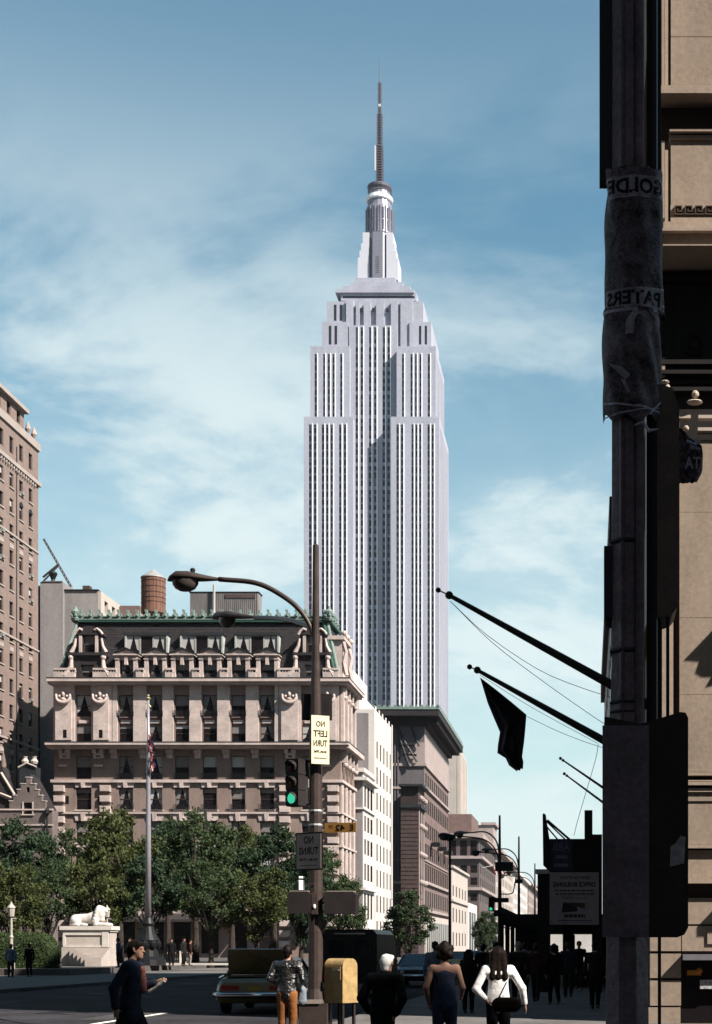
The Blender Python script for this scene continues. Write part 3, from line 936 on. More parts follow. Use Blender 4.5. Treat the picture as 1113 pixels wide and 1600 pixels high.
# things on the hotel's roof
def roof_things():
    Y = 183.0
    xc, zb = wx(240, Y), wz(948, Y)
    t = thing('water_tank', 'round rusty wooden water tank with pale conical lid on the hotel roof', 'water tank', (xc, Y, zb - 1.0))
    r = 18 * Y / F
    n = 22
    WOOD = mat('tank_wood', (0.24, 0.12, 0.085), var=0.35, scale=2.5, streak=0.8)
    stv = MB().box(-0.195, 0.195, -0.03, 0.03, 0, wz(903, Y) - zb + 0.9)
    stv = stv.mesh('stave', WOOD)
    for k in range(n):
        a = 2 * math.pi * k / n
        inst('stave', stv, (xc + r*math.cos(a), Y + r*math.sin(a), zb - 0.9), t, rz=a + math.pi/2)
    m = MB().lathe([(r - 0.04, zb - 0.9), (r - 0.04, wz(904, Y))], xc, Y, 24); m.build('tank_lining', WOOD, t)
    for yy in (910, 919, 928, 936, 943):
        m = MB(); m.tube([(xc + (r+0.05)*math.cos(2*math.pi*k/24), Y + (r+0.05)*math.sin(2*math.pi*k/24), wz(yy, Y)) for k in range(25)], 0.035, 5)
        build_each(m, 'hoop', IRON, t)
    m = MB().lathe([(r + 0.12, wz(904.5, Y)), (r + 0.1, wz(903, Y)), (0.1, wz(890, Y)), (0.02, wz(889, Y))], xc, Y, 24)
    m.build('lid', mat('galvanised_metal', (0.45, 0.43, 0.43), rough=0.6, metal=0.2), t)
    m = MB()
    for sx in (-1, 1):
        for sy in (-1, 1): m.box(xc + sx*0.9 - 0.1, xc + sx*0.9 + 0.1, Y + sy*0.9 - 0.1, Y + sy*0.9 + 0.1, zb - 3.2, zb - 0.9)
    m.build('leg', IRON, t)
    # corrugated penthouse
    Y = 184.0
    x0, x1, z0, z1 = wx(297, Y), wx(404, Y), wz(962, Y), wz(926, Y)
    t = thing('penthouse', 'grey corrugated metal penthouse on the hotel roof right of the tank', 'rooftop shed', ((x0+x1)/2, Y, z0))
    CORR = mat('corrugated_metal', (0.30, 0.27, 0.27), rough=0.6, var=0.25, scale=1.5, streak=0.6)
    m = MB(); m.box(x0, x1, Y + 0.05, Y + 1.9, z0, z1); m.build('body', CORR, t)
    m = MB()
    for k in range(34):
        x = x0 + (x1 - x0) * (k + 0.5) / 34
        m.box(x - 0.07, x + 0.07, Y - 0.04, Y + 0.05, z0, z1 - 0.05)
    m.build('corrugation', CORR, t, kind='stuff')
    m = MB(); m.box(x0 - 0.1, x1 + 0.1, Y - 0.1, Y + 2.0, z1, z1 + 0.12); m.build('roof', LEAD, t)
    x2 = wx(352, Y)
    m = MB(); m.box(x2, x1 - 0.4, Y - 0.12, Y - 0.04, z1 - 0.7, z1 - 0.25); m.build('dark_band', DKBROWN, t)
    m = MB(); m.tube([(wx(336, Y), Y - 0.4, z0), (wx(336, Y), Y - 0.4, wz(915, Y))], 0.16, 8)
    tag(m.build('vent_pipe', mat('pale_pipe', (0.55, 0.52, 0.5), var=0.1)), 'tall pale vent pipe standing against the corrugated rooftop penthouse', 'pipe')
roof_things()

# grey blank-walled building behind the hotel's left end
def party_wall():
    Y = 191.0
    X = lambda p: wx(p, Y); Z = lambda p: wz(p, Y)
    t = thing('party_wall_building', 'plain grey blank-walled building rising behind the left end of the hotel', 'building', (X(110), Y + 10, 0))
    m = MB(); m.box(X(63), X(98.5), Y, Y + 20, 0, Z(909)); m.build('tower_wall', GREYC, t)
    m = MB(); m.box(X(55), X(63), Y + 1.0, Y + 20, 0, Z(912)); m.build('dark_flank', mat('near_black_brick', (0.05, 0.04, 0.042), var=0.2), t)  # near-black strip left of the grey wall
    m = MB(); m.box(X(98.5), X(151), Y + 0.6, Y + 5, 0, Z(921)); m.build('wall', GREYC, t)
    m = MB(); m.box(X(98.5), X(152), Y + 0.4, Y + 5.2, Z(921), Z(919.5)); m.build('coping', LEAD, t)
    m = MB(); wall_holes(m, RIGHT(X(151) + 0.4), Y + 0.6, Y + 12, Z(970), Z(922), [(Y + 2, Y + 3.4, Z(952), Z(933)), (Y + 5, Y + 6.4, Z(952), Z(933)), (Y + 8, Y + 9.4, Z(952), Z(933))], 0.4, 0)
    m.build('side_wall', CREAM, t)
    m = MB(); m.box(X(151) - 6, X(151), Y + 5.2, Y + 12, Z(970), Z(922)); m.build('core', BLACKW, t)
    m = MB(); m.box(X(66), X(98), Y - 0.12, Y, Z(909), Z(908)); m.build('coping', GREYST, t)
    m = MB(); m.box(X(125), X(136), Y + 1, Y + 2, Z(919.5), Z(912)); tag(m.build('chimney', DKBROWN), 'squat brown chimney on the roof of the grey blank-walled building', 'chimney')
    m = MB(); m.lathe([(0.32, Z(908)), (0.25, Z(904)), (0.5, Z(897)), (0.6, Z(895)), (0.45, Z(892)), (0.1, Z(890.5))], X(80.5), Y + 0.6, 10)
    tag(m.build('roof_vent', IRON), 'small black mushroom vent on top of the grey blank wall', 'vent')
    # dark building just right of it
    t = thing('rooftop_annex', 'low dark brick annex with pale right wall behind the hotel roof', 'building', (X(180), Y + 9, 0))
    m = MB(); m.box(X(151) + 0.5, X(189), Y + 8, Y + 14, 0, Z(924)); m.build('body', BROWN, t)
    m = MB(); m.box(X(189) + 0.005, X(206), Y + 8.4, Y + 14, 0, Z(933)); m.build('pale_wall', CREAM, t)
    # steel derrick
    t = thing('derrick', 'lattice steel derrick leaning over the roof beside the brick apartment tower', 'derrick', (X(75), Y + 3, Z(909)))
    def lat(a, b, wd, n):
        m = MB()
        a, b = Vector(a), Vector(b)
        ax = (b - a).normalized(); s = ax.cross(Vector((0, 1, 0))).normalized() * wd
        for sg in (-1, 1):
            for dy in (-wd, wd):
                m.tube([a + s*sg + Vector((0, dy, 0)), b + s*sg*0.7 + Vector((0, dy, 0))], 0.045, 5)
        for i in range(n):
            p, q = a + (b - a) * (i / n), a + (b - a) * ((i + 1) / n)
            for dy in (-wd, wd):
                m.tube([p + s + Vector((0, dy, 0)), q - s + Vector((0, dy, 0))], 0.04, 4)
        return m
    DST = mat('derrick_steel', (0.10, 0.09, 0.10), var=0.2)
    lat((X(99), Y + 3, Z(909)), (X(55), Y + 3, Z(832)), 0.12, 14).build('boom', DST, t)
    lat((X(54), Y + 3, Z(893)), (X(79), Y + 3, Z(872)), 0.08, 7).build('strut', DST, t)
    lat((X(54), Y + 3, Z(900)), (X(79), Y + 3, Z(874)), 0.06, 7).build('strut', DST, t)
party_wall()

# tan brick apartment tower at the left edge
def apartment():
    XA = -73.5
    fr = RIGHT(XA)
    t = thing('apartment_tower', 'tall tan brick apartment tower at the left edge with rows of small windows', 'building', (XA - 10, 172, 0))
    wall = MB(); trim = MB()
    cols = [187.3 - 3.1 * i for i in range(10)]
    rows = [62.1 - 3.28 * i for i in range(18)]
    holes = [(c - 0.6, c + 0.6, r - 1.85, r) for c in cols for r in rows]
    holes += [(c - 0.62, c + 0.62, 64.6, 66.7) for c in cols]
    wall_holes(wall, fr, 157, 189.9, 0, 68.9, holes, 0.4, 0)
    wall.box(XA - 18, XA - 0.4, 157.0, 189.9, 0, 68.88)
    up = [(c - 0.6, c + 0.6, 68.9 + 0.7, 68.9 + 2.3) for c in cols[1:]]
    wall_holes(wall, RIGHT(XA - 0.35), 157, 186, 68.9, 72.0, up, 0.4, 0)
    wall.box(XA - 18, XA - 0.75, 157.1, 186, 68.9, 71.9)
    wall.build('wall', TANBR, t)
    for z, h, p in ((63.2, 0.5, 0.35), (67.9, 1.0, 0.25), (71.5, 0.5, 0.6), (54.2, 0.25, 0.12), (41.1, 0.25, 0.12), (28.0, 0.25, 0.12), (14.9, 0.25, 0.12)):
        y1 = 186.3 if z > 70 else 189.9 + p
        trim.box(XA - 0.3 - (0.35 if z > 70 else 0), XA + p - (0.35 if z > 70 else 0), 156.6, y1, z, z + h)
    for c in cols:                                     # dentils and balcony slabs
        for k in range(4):
            y = c - 1.2 + k * 0.78
            trim.box(XA + 0.003, XA + 0.25, y - 0.15, y + 0.15, 62.75, 63.18)
    build_each(trim, 'string_course', TANTR, t)
    sil = MB().box(0, 0.14, -0.72, 0.72, -0.16, 0).mesh('sill', TANTR)
    lin = MB().box(0, 0.1, -0.7, 0.7, 0, 0.22).mesh('lintel', TANTR)
    pan = MB().box(0, 0.06, -0.6, 0.6, 0, 0.55).mesh('pale_panel', TANTR)
    ac = MB().box(0, 0.45, -0.35, 0.35, 0, 0.42).mesh('air_conditioner', mat('weathered_grey', (0.3, 0.29, 0.28), var=0.1))
    for r_i, r in enumerate(rows):
        for c in cols:
            if c < 170: continue
            a, p, cu = window_meshes('apt', 'R', 1.2, 1.85, FRAME, GLASS, CURTL, pick=int(RNG.choice([1, 2])), t=0.06)
            o = inst('window', a, (XA - 0.18, c, r - 1.85), t); inst('pane', p, (XA - 0.18, c, r - 1.85), o)
            if RNG.rand() < 0.45: inst('blind', cu, (XA - 0.18, c, r - 1.85), o)
            inst('sill', sil, (XA + 0.002, c, r - 1.86), t)
            if r_i == 3 or (r_i > 3 and r_i % 4 == 3): inst('pale_panel', pan, (XA + 0.002, c, r + 0.25), t)
            if RNG.rand() < 0.1: inst('air_conditioner', ac, (XA - 0.1, c, r - 1.82), t)
    for c in cols:
        if c < 170: continue
        a, p, cu = window_meshes('apt', 'R', 1.24, 2.1, FRAME, GLASS, CURTL, pick=1, t=0.06)
        o = inst('window', a, (XA - 0.18, c, 64.6), t); inst('pane', p, (XA - 0.18, c, 64.6), o)
        if c < 186:
            a, p, cu = window_meshes('apt', 'R', 1.2, 1.6, FRAME, GLASS, CURTL, pick=1, t=0.06)
            o = inst('window', a, (XA - 0.55, c, 69.6), t); inst('pane', p, (XA - 0.55, c, 69.6), o)
    ar = MB()
    pts = [(0.62 * math.cos(a), 0.55 * math.sin(a)) for a in [math.pi * i / 8 for i in range(9)]]
    ar.prism(pts, lambda p, tt: (tt, p[0], p[1]), 0, 0.05)
    ar = ar.mesh('arched_head', GLASS)
    for c in cols[:2]:
        inst('arched_head', ar, (XA + 0.003, c, rows[1]), t)
    pipe = MB(); pipe.box(XA + 0.003, XA + 0.1, cols[1] - 1.62, cols[1] - 1.5, 0, 66); pipe.build('downpipe', FRAME, t)
    ur = MB()
    for y in (187.2, 189.2):
        ur.lathe([(0.25, 68.9), (0.12, 69.3), (0.42, 69.9), (0.3, 70.3), (0.05, 70.9)], XA - 0.3, y, 8)
    build_each(ur, 'urn', TANTR, t)
apartment()

# crow-stepped gable house in front of it
def gable():
    Y = 165.0
    X = lambda p: wx(p, Y); Z = lambda p: wz(p, Y)
    GST = mat('grey_brown_brick', (0.20, 0.16, 0.15), var=0.2, scale=1.2, bump=0.2)
    t = thing('gabled_house', 'grey brick house with a crow-stepped gable and dark slate roof', 'house', (X(45), Y + 4, 0))
    m = MB()
    fr = FRONT(Y)
    steps = [(15, 71, 1252, 1263), (21, 65.5, 1243, 1252), (27, 60, 1234, 1243), (33, 55, 1225, 1234), (41, 48, 1215, 1225)]
    wall_holes(m, fr, X(-70), X(82), 0, Z(1263), [(X(37), X(51), Z(1272), Z(1254)), (X(0), X(17), Z(1313), Z(1290)), (X(45), X(60), Z(1330), Z(1305)), (X(-40), X(-25), Z(1313), Z(1290))], 0.5, 0)
    for x0, x1, y0, y1 in steps:
        wall_holes(m, fr, X(x0), X(x1), Z(y1), Z(y0), [(X(37), X(51), Z(1272), Z(1254)), (X(41.5), X(46.5), Z(1238), Z(1230))], 0.5, 0)
    m.box(X(-70), X(76), Y + 0.5, Y + 3, 0, Z(1264))
    m.build('wall', GST, t)
    c = MB()
    for i, (x0, x1, y0, y1) in enumerate(steps):
        nx0, nx1 = (steps[i+1][0], steps[i+1][1]) if i < 4 else (44.5, 44.5)
        c.fbox(fr, X(x0) - 0.06, X(nx0) , Z(y0), Z(y0) + 0.1, -0.5, 0.06)
        c.fbox(fr, X(nx1), X(x1) + 0.06, Z(y0), Z(y0) + 0.1, -0.5, 0.06)
    for y in (1264, 1288): c.fbox(fr, X(-70), X(82) + 0.1, Z(y) - 0.16, Z(y), 0.003, 0.15)
    c.fbox(fr, X(34), X(54), Z(1274), Z(1272.2), 0.003, 0.16)
    c.fbox(fr, X(51), X(52.5), Z(1272), Z(1253), 0.003, 0.1); c.fbox(fr, X(35.5), X(37), Z(1272), Z(1253), 0.003, 0.1)
    build_each(c, 'coping', HTRIM, t)
    for x0, x1, y0, y1 in ((37, 51, 1254, 1272), (0, 17, 1290, 1313), (45, 60, 1305, 1330)):
        add_window(t, 'gable', 'F', Y, X((x0+x1)/2), Z(y1), X(x1) - X(x0), Z(y0) - Z(y1), FRAME, GLASS, -0.2)
    r = MB()
    r.prism([(X(4), Z(1263)), (X(44), Z(1208)), (X(74), Z(1263))], lambda p, tt: (p[0], tt, p[1]), Y + 3, Y + 0.6)
    r.prism([(X(-60), Z(1264)), (X(-60), Z(1180)), (X(-5), Z(1195)), (X(22), Z(1264))], lambda p, tt: (p[0], tt, p[1]), Y + 3.2, Y + 1.5)
    r.build('roof', SLATE, t)
    r = MB()
    r.tube([(X(-6), Y + 1.4, Z(1205)), (X(19), Y + 1.4, Z(1246))], 0.16, 6); r.tube([(X(-6), Y + 1.2, Z(1238)), (X(19), Y + 1.2, Z(1248))], 0.16, 6)
    build_each(r, 'skylight_rail', CREAM, t)
    d = MB()
    d.prism([(X(19.5), Z(1225)), (X(19.5), Z(1196)), (X(32), Z(1189.5)), (X(46), Z(1195)), (X(46), Z(1225))], lambda p, tt: (p[0], tt, p[1]), Y + 3.4, Y + 2.0)
    d.build('roof_dormer', LEAD, t)
    d = MB()
    d.tube([(X(18.5), Y + 1.9, Z(1196)), (X(32), Y + 1.9, Z(1189)), (X(47), Y + 1.9, Z(1195))], 0.12, 6)
    d.lathe([(0.3, Z(1190)), (0.45, Z(1186)), (0.2, Z(1181)), (0.3, Z(1178))], X(28), Y + 2.2, 8); d.lathe([(0.3, Z(1190)), (0.45, Z(1186)), (0.2, Z(1181)), (0.3, Z(1178))], X(42.5), Y + 2.2, 8)
    build_each(d, 'coping_stone', CREAM, t)
    p = MB(); p.tube([(X(75), Y - 0.25, Z(1320)), (X(75), Y - 0.25, Z(1272))], 0.09, 6); p.lathe([(0.12, Z(1275)), (0.3, Z(1271)), (0.25, Z(1266)), (0.1, Z(1262))], X(75.5), Y - 0.3, 8)
    p.build('rain_pipe', IRON, t)
gable()

# ---------------------------------------------------------------- blocks along the left of the avenue
XL = -29.7
def avenue_block(name, label, Y0, Y1, ztop, wallm, trimm, rows, cols, ww, X=XL, front=None, frontm=None, depth=14.0, cornice=None, belts=(), pane=GLASS, curtain=None, frame=FRAME, cat='building', core_top=None, rec=0.05):
    """rows: list of (z0, z1); cols: centres along Y"""
    t = thing(name, label, cat, (X - depth/2, (Y0+Y1)/2, 0))
    fr = RIGHT(X)
    m = MB()
    holes = [(c - ww/2, c + ww/2, a, b) for a, b in rows for c in cols]
    wall_holes(m, fr, Y0 + 0.4, Y1, 0, ztop, holes, 0.4, 0)
    m.build('wall', wallm, t)
    c = MB(); c.box(X - depth, X - 0.42, Y0 + 0.42, Y1, 0, ztop - 0.3); c.build('core', BLACKW, t)
    f = MB()
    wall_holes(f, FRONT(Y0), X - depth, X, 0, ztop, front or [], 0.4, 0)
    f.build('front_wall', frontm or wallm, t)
    r = MB(); r.box(X - depth, X - 0.4, Y0 + 0.4, Y1, ztop - 0.29, ztop - 0.05); r.build('roof', GREYST, t)
    for a, b in rows:
        for cc in cols:
            fa, pa, cu = window_meshes(name, 'R', ww, b - a, frame, pane, curtain, pick=int(RNG.choice([1, 2])), t=min(0.09, ww*0.08))
            o = inst('window', fa, (X - rec, cc, a), t); inst('pane', pa, (X - rec, cc, a), o)
            if cu and RNG.rand() < 0.5: inst('blind', cu, (X - rec, cc, a), o)
    for h in front or []:
        fa, pa, cu = window_meshes(name + '_front', 'F', h[1]-h[0], h[3]-h[2], frame, pane, curtain, pick=1)
        o = inst('window', fa, ((h[0]+h[1])/2, Y0 + rec, h[2]), t); inst('pane', pa, ((h[0]+h[1])/2, Y0 + rec, h[2]), o)
    tr = MB()
    if cornice:
        p, h = cornice
        tr.box(X - depth, X + p, Y0 - p, Y1, ztop - h, ztop + 0.05)
    for (z, h, p) in belts:
        tr.box(X - depth, X + p, Y0 - p, Y1, z, z + h)
    if tr.v: build_each(tr, 'cornice', trimm, t)
    return t
def zat(y, Y): return wz(y, Y)

# low white building next to the hotel, and the tall white one above it
rows = [(zat(b, 190), zat(a, 190)) for a, b in ((1228, 1262), (1276, 1300), (1312, 1336), (1350, 1376), (1396, 1436))]
tb = avenue_block('limestone_building', 'narrow bright white stone building with triple windows beside the hotel', 186.8, 196.8, zat(1205, 190), WHITE, WHITE,
             rows, [188.9, 191.7, 194.5], 1.75, frontm=GREYST, cornice=(0.3, 0.5), belts=((zat(1224, 190), 0.4, 0.7), (zat(1392, 190), 0.35, 0.5), (zat(1268, 190), 0.2, 0.25)))
m = MB()
for c in (187.9, 190.4, 192.8, 195.3): m.fbox(RIGHT(XL), c - 0.14, c + 0.14, zat(1376, 190), zat(1226, 190), 0.003, 0.05)
build_each(m, 'pilaster', WHITE, tb)
rows = []
tc = thing('office_tower', 'tall blinding white stone office block with slim ribs right of the hotel', 'building', (XL - 6, 205, 0))
Y0c, Y1c = 197.2, 214.0
m = MB()
ztc = zat(1122, 205)
holes = [(199.1 + 3.3*i, 200.4 + 3.3*i, 3 + 3.6*k, 5.4 + 3.6*k) for i in range(5) for k in range(int(ztc/3.6) - 1)]
wall_holes(m, RIGHT(XL), Y0c, Y1c, 0, ztc, holes, 0.4, 0)
m.box(XL - 18, XL - 0.402, Y0c + 0.002, Y1c - 0.1, 0, ztc - 0.02)
m.build('wall', WHITE, tc)
for h in holes:
    fa, pa, cu = window_meshes('office', 'R', 1.3, 2.4, FRAME, GLASS)
    o = inst('window', fa, (XL - 0.05, (h[0]+h[1])/2, h[2]), tc); inst('pane', pa, (XL - 0.05, (h[0]+h[1])/2, h[2]), o)
m = MB()
for i in range(6): m.fbox(RIGHT(XL), 197.7 + 3.3*i, 198.5 + 3.3*i, 0, ztc + 0.5, 0.003, 0.08)
build_each(m, 'rib', WHITE, tc)
m = MB(); m.box(XL - 20, XL - 0.8, Y0c - 0.35, Y0c - 0.002, 0, ztc - 0.6); m.build('shaded_front_panel', GREYST, tc)  # half-tone shade of the white block's front, put in as grey stone
m = MB(); m.box(XL - 18, -32.0, 195.5 + 3, 216, ztc, zat(1076, 196)); m.box(XL - 16, -33.0, 199, 212, zat(1076, 196), zat(1046, 199))
m.build('upper_storey', WHITE, tc)

# dark overhanging green cornice building
def big_cornice():
    Y0, Y1 = 257.0, 301.0
    Z = lambda y: wz(y, Y0)
    rows = [(Z(1229), Z(1206)), (Z(1268), Z(1244)), (Z(1307), Z(1283)), (Z(1340), Z(1317)), (Z(1376), Z(1349)), (Z(1416), Z(1391))]
    cols = [259.6 + 3.55 * i for i in range(12)]
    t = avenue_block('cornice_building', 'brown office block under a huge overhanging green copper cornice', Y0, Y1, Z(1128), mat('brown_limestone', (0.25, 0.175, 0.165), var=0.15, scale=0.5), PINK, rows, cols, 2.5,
                     front=None, frontm=mat('shaded_front_stone', (0.17, 0.15, 0.16), var=0.15, streak=0.4), depth=17, belts=((Z(1233), 0.45, 0.45), (Z(1197), 0.5, 0.35), (Z(1381), 0.5, 0.5), (Z(1345), 0.2, 0.2), (Z(1425), 0.5, 0.6)), pane=GLASS)  # shade on the front is put into this darker stone
    fz = MB(); fz.fbox(RIGHT(XL), Y0, Y1, Z(1195), Z(1139), 0.003, 0.12); fz.build('frieze', PINK, t)
    gr = MB(); gr.fbox(RIGHT(XL), Y0, Y1, 0, Z(1430), 0.003, 0.3); gr.build('base', CREAM, t)
    dk = MB()
    for c in cols: dk.fbox(RIGHT(XL), c - 1.1, c + 1.1, 0.3, Z(1440), 0.303, 0.34)
    build_each(dk, 'shop_window', GLASS, t)
    pl = MB()
    for c in [257.6 + 3.55 * i for i in range(13)]:
        pl.fbox(RIGHT(XL), c - 0.25, c + 0.25, Z(1376), Z(1246), 0.003, 0.05)
    build_each(pl, 'pier', MATS['brown_limestone'], t)
    o = 2.9
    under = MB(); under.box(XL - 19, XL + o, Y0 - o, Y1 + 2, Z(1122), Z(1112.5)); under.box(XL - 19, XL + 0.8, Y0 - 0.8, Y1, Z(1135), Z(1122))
    under.build('soffit', mat('near_black_copper', (0.035, 0.03, 0.033), var=0.2), t)  # near-black copper below the green edge
    top = MB(); top.box(XL - 19.1, XL + o + 0.12, Y0 - o - 0.12, Y1 + 2.1, Z(1112.4), Z(1108.5)); top.build('copper_edge', COPPER, t)
    an = MB(); 
    for i in range(22):
        x = XL + o - 0.2 - i * 0.95
        an.box(x - 0.22, x + 0.22, Y0 - o - 0.1, Y0 - o + 0.2, Z(1108.4), Z(1105.6))
    for i in range(48):
        y = Y0 - o + i * 0.98
        an.box(XL + o - 0.15, XL + o + 0.1, y - 0.22, y + 0.22, Z(1108.4), Z(1105.6))
    an.build('cresting', COPPER, t, kind='stuff')
    md = MB()
    for i in range(28):
        y = Y0 + 0.6 + i * 1.58
        md.box(XL + 0.8, XL + 2.4, y - 0.3, y + 0.3, Z(1130), Z(1122) - 0.004)
    md.build('modillion', MATS['near_black_copper'], t, kind='stuff')
    # upright piers on the shaded front, and made-up black bars for shadow-like dark strokes
    fp = MB()
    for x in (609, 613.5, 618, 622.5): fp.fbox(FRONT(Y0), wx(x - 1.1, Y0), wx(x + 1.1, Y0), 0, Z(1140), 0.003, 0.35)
    build_each(fp, 'front_pier', MATS['shaded_front_stone'], t)
    fe = MB()
    for (xa, ya, xb, yb) in ((620, 1134, 630, 1152), (643, 1136, 655, 1166), (624, 1152, 640, 1198), (632, 1158, 652, 1190), (626, 1164, 648, 1164), (628, 1178, 651, 1180)):
        fe.tube([(wx(xa, Y0 - 0.6), Y0 - 0.6, wz(ya, Y0 - 0.6)), (wx(xb, Y0 - 0.6), Y0 - 0.6, wz(yb, Y0 - 0.6))], 0.22, 6)
    build_each(fe, 'dark_stroke', IRON, t)
    fb = MB(); fb.fbox(FRONT(Y0), wx(626, Y0), XL, Z(1198), Z(1160), 0.003, 0.08); fb.build('pale_panel', PINK, t)
    # an iron awning bracket on the avenue side
    aw = MB()
    for c in (268, 280, 291): aw.box(XL + 0.2, XL + 1.8, c - 1.4, c + 1.4, Z(1316), Z(1310))
    build_each(aw, 'awning', IRON, t)
big_cornice()
# dark brown corner house in front of it
Y0, Y1 = 248.0, 256.6
Z = lambda y: wz(y, Y0)
X0 = wx(626.5, Y0)
t = thing('brownstone', 'narrow dark brown building with grooved stone courses before the green cornice block', 'building', ((X0 + XL)/2, 252, 0))
m = MB(); m.box(X0, XL - 0.42, Y0 + 0.3, Y1, 0, Z(1228))
wall_holes(m, RIGHT(XL), Y0 + 0.3, Y1, 0, Z(1228), [(250.6, 252.0, Z(1290 + 52*i), Z(1262 + 52*i)) for i in range(4)] + [(253.4, 254.8, Z(1290 + 52*i), Z(1262 + 52*i)) for i in range(4)], 0.4, 0)
m.build('wall', DKBROWN, t)
crs = MB().box(X0, XL, Y0, Y0 + 0.3, 0, 0.62).mesh('stone_course', DKBROWN, (X0, Y0, 0))
k = 0
z = 0.2
while z < Z(1262):
    inst('stone_course', crs, (X0, Y0, z), t); z += 0.74
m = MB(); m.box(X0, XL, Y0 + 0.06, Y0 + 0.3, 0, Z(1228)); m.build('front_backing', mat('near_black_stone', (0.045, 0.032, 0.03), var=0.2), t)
m = MB(); m.box(X0 - 0.3, XL + 0.9, Y0 - 0.8, Y1, Z(1229), Z(1225.5)); m.box(X0, XL + 0.55, Y0 - 0.3, Y1, Z(1262), Z(1257)); build_each(m, 'cornice', LEAD, t)
m = MB()
for i in range(5):
    for y in (249.6, 253, 256): m.ball((XL + 0.3, y, Z(1246 + 44*i)), 0.5, 8, 5)
for y in (249.3, 252.7, 255.9): m.box(XL + 0.002, XL + 0.1, y - 0.35, y + 0.35, 4.5, Z(1262))
build_each(m, 'carved_pier', PINK, t)
for i in range(4):
    for c in (251.3, 254.1):
        fa, pa, cu = window_meshes('brownstone', 'R', 1.4, Z(1262) - Z(1290), FRAME, GLASS)
        o = inst('window', fa, (XL - 0.05, c, Z(1290 + 52*i)), t); inst('pane', pa, (XL - 0.05, c, Z(1290 + 52*i)), o)
# long white flagpole-like arm on it
# low bright building, glass-fronted one, and those beyond
rows = [(zat(1399, 308), zat(1382, 308)), (zat(1440, 308), zat(1418, 308)), (2, 5)]
avenue_block('stone_shop', 'small bright cream stone building with plain parapet and five window bays', 308.0, 349.0, zat(1352, 308), CREAM, CREAM, rows, [312 + 7.6*i for i in range(5)], 2.6, frontm=PINK, cornice=(0.5, 0.5), belts=((zat(1408, 308), 0.5, 0.4),), front=[(wx(701, 308), wx(704, 308), 3, 6.5)])
t = avenue_block('glazed_shop', 'low building with dark glass front inside a broad white frame', 349.4, 378.0, zat(1410, 349), WHITE, WHITE, [(0.6, zat(1424, 349))], [356.5, 363.7, 371], 6.2, frontm=CREAM)
def hotel_far():
    Y0, Y1 = 386.0, 452.0
    Z = lambda y: wz(y, Y0)
    fronts = []
    for x0, x1 in ((701, 713), (719, 730), (735, 746)):
        fronts += [(wx(x0, Y0), wx(x1, Y0), Z(1337), Z(1313)), (wx(x0, Y0), wx(x1, Y0), Z(1364), Z(1352)), (wx(x0, Y0), wx(x1, Y0), Z(1383), Z(1371)), (wx(x0, Y0), wx(x1, Y0), Z(1408), Z(1396))]
    rows = [(Z(1337), Z(1313)), (Z(1364), Z(1352)), (Z(1383), Z(1371)), (Z(1408), Z(1396)), (2, 8)]
    t = avenue_block('grey_corner_block', 'grey brown corner block with tall upper windows, ledges and a flag', Y0, Y1, Z(1303), mat('mauve_stone', (0.15, 0.115, 0.112), var=0.15), PINK, rows, [391 + 8.2*i for i in range(8)], 3.4, front=fronts, depth=12, cornice=(1.1, 1.2), belts=((Z(1342), 0.8, 1.0), (Z(1391), 0.8, 0.9), (Z(1309), 0.4, 0.3)))
    m = MB(); m.box(wx(700, 400), wx(737, 400), 400, 425, Z(1302), zat(1272, 400)); m.build('penthouse', BROWN, t)
    m = MB(); m.box(wx(744, 430), wx(771, 430), 430, 446, Z(1302), zat(1289, 430)); m.box(wx(752, 430), wx(775, 430), 429.5, 447, zat(1289, 430), zat(1285, 430)); m.build('stair_house', PINK, t)
    fl = MB()
    x, z = wx(750, 398), wz(1352, 398)
    pole = MB(); pole.tube([(XL, 398, wz(1356, 398)), (XL + 7.6, 398, wz(1347, 398))], 0.12, 6)
    f = thing('hanging_flag', 'small red and white striped flag hanging over the avenue from a white staff', 'flag', (XL, 398, wz(1356, 398)))
    pole.build('staff', WHITE, f)
    cl = MB()
    for i in range(7):
        a = MB()
        w = 3.0 / 7
        x0 = XL + 2.6 + i * w
        a.poly([(x0, 398, wz(1352, 398)), (x0 + w, 398 + (0.15 if i % 2 else -0.1), wz(1352, 398)), (x0 + w + 0.9, 398 + (0.15 if i % 2 else -0.1), wz(1367, 398)), (x0 + 0.9, 398, wz(1367, 398))])
        a.build('stripe', mat('flag_red', (0.45, 0.06, 0.06), var=0.1) if i % 2 == 0 else mat('flag_white', (0.7, 0.66, 0.64), var=0.1), f)
hotel_far()
rows = [(6 + 4.2*i, 8.6 + 4.2*i) for i in range(6)]
avenue_block('pale_avenue_block', 'pale cream block with broad eaves further down the avenue', 455.0, 560.0, zat(1330, 462), CREAM, PINK, rows, [461 + 9*i for i in range(11)], 3.6, frontm=PINK, cornice=(2.2, 0.9), belts=((8.9, 0.5, 0.5),))
avenue_block('white_avenue_block', 'white upper-storeyed block seen beyond the second street lamp', 562.0, 690.0, zat(1358, 562), WHITE, WHITE, [(5 + 4*i, 7.5 + 4*i) for i in range(7)], [568 + 10*i for i in range(12)], 4, frontm=CREAM, cornice=(1.5, 1.0))
avenue_block('rosy_far_block', 'small rosy brown block with ledges far down the avenue', 700.0, 860.0, zat(1380, 700), PINK, CREAM, [(4 + 5*i, 7.5 + 5*i) for i in range(6)], [706 + 12*i for i in range(12)], 5, frontm=mat('rosy_brick', (0.34, 0.22, 0.2), var=0.2), front=[(wx(x, 700), wx(x + 3.5, 700), 5 + 6*k, 8.5 + 6*k) for x in (816.5, 821.5) for k in range(4)], cornice=(2.0, 1.0), depth=10)
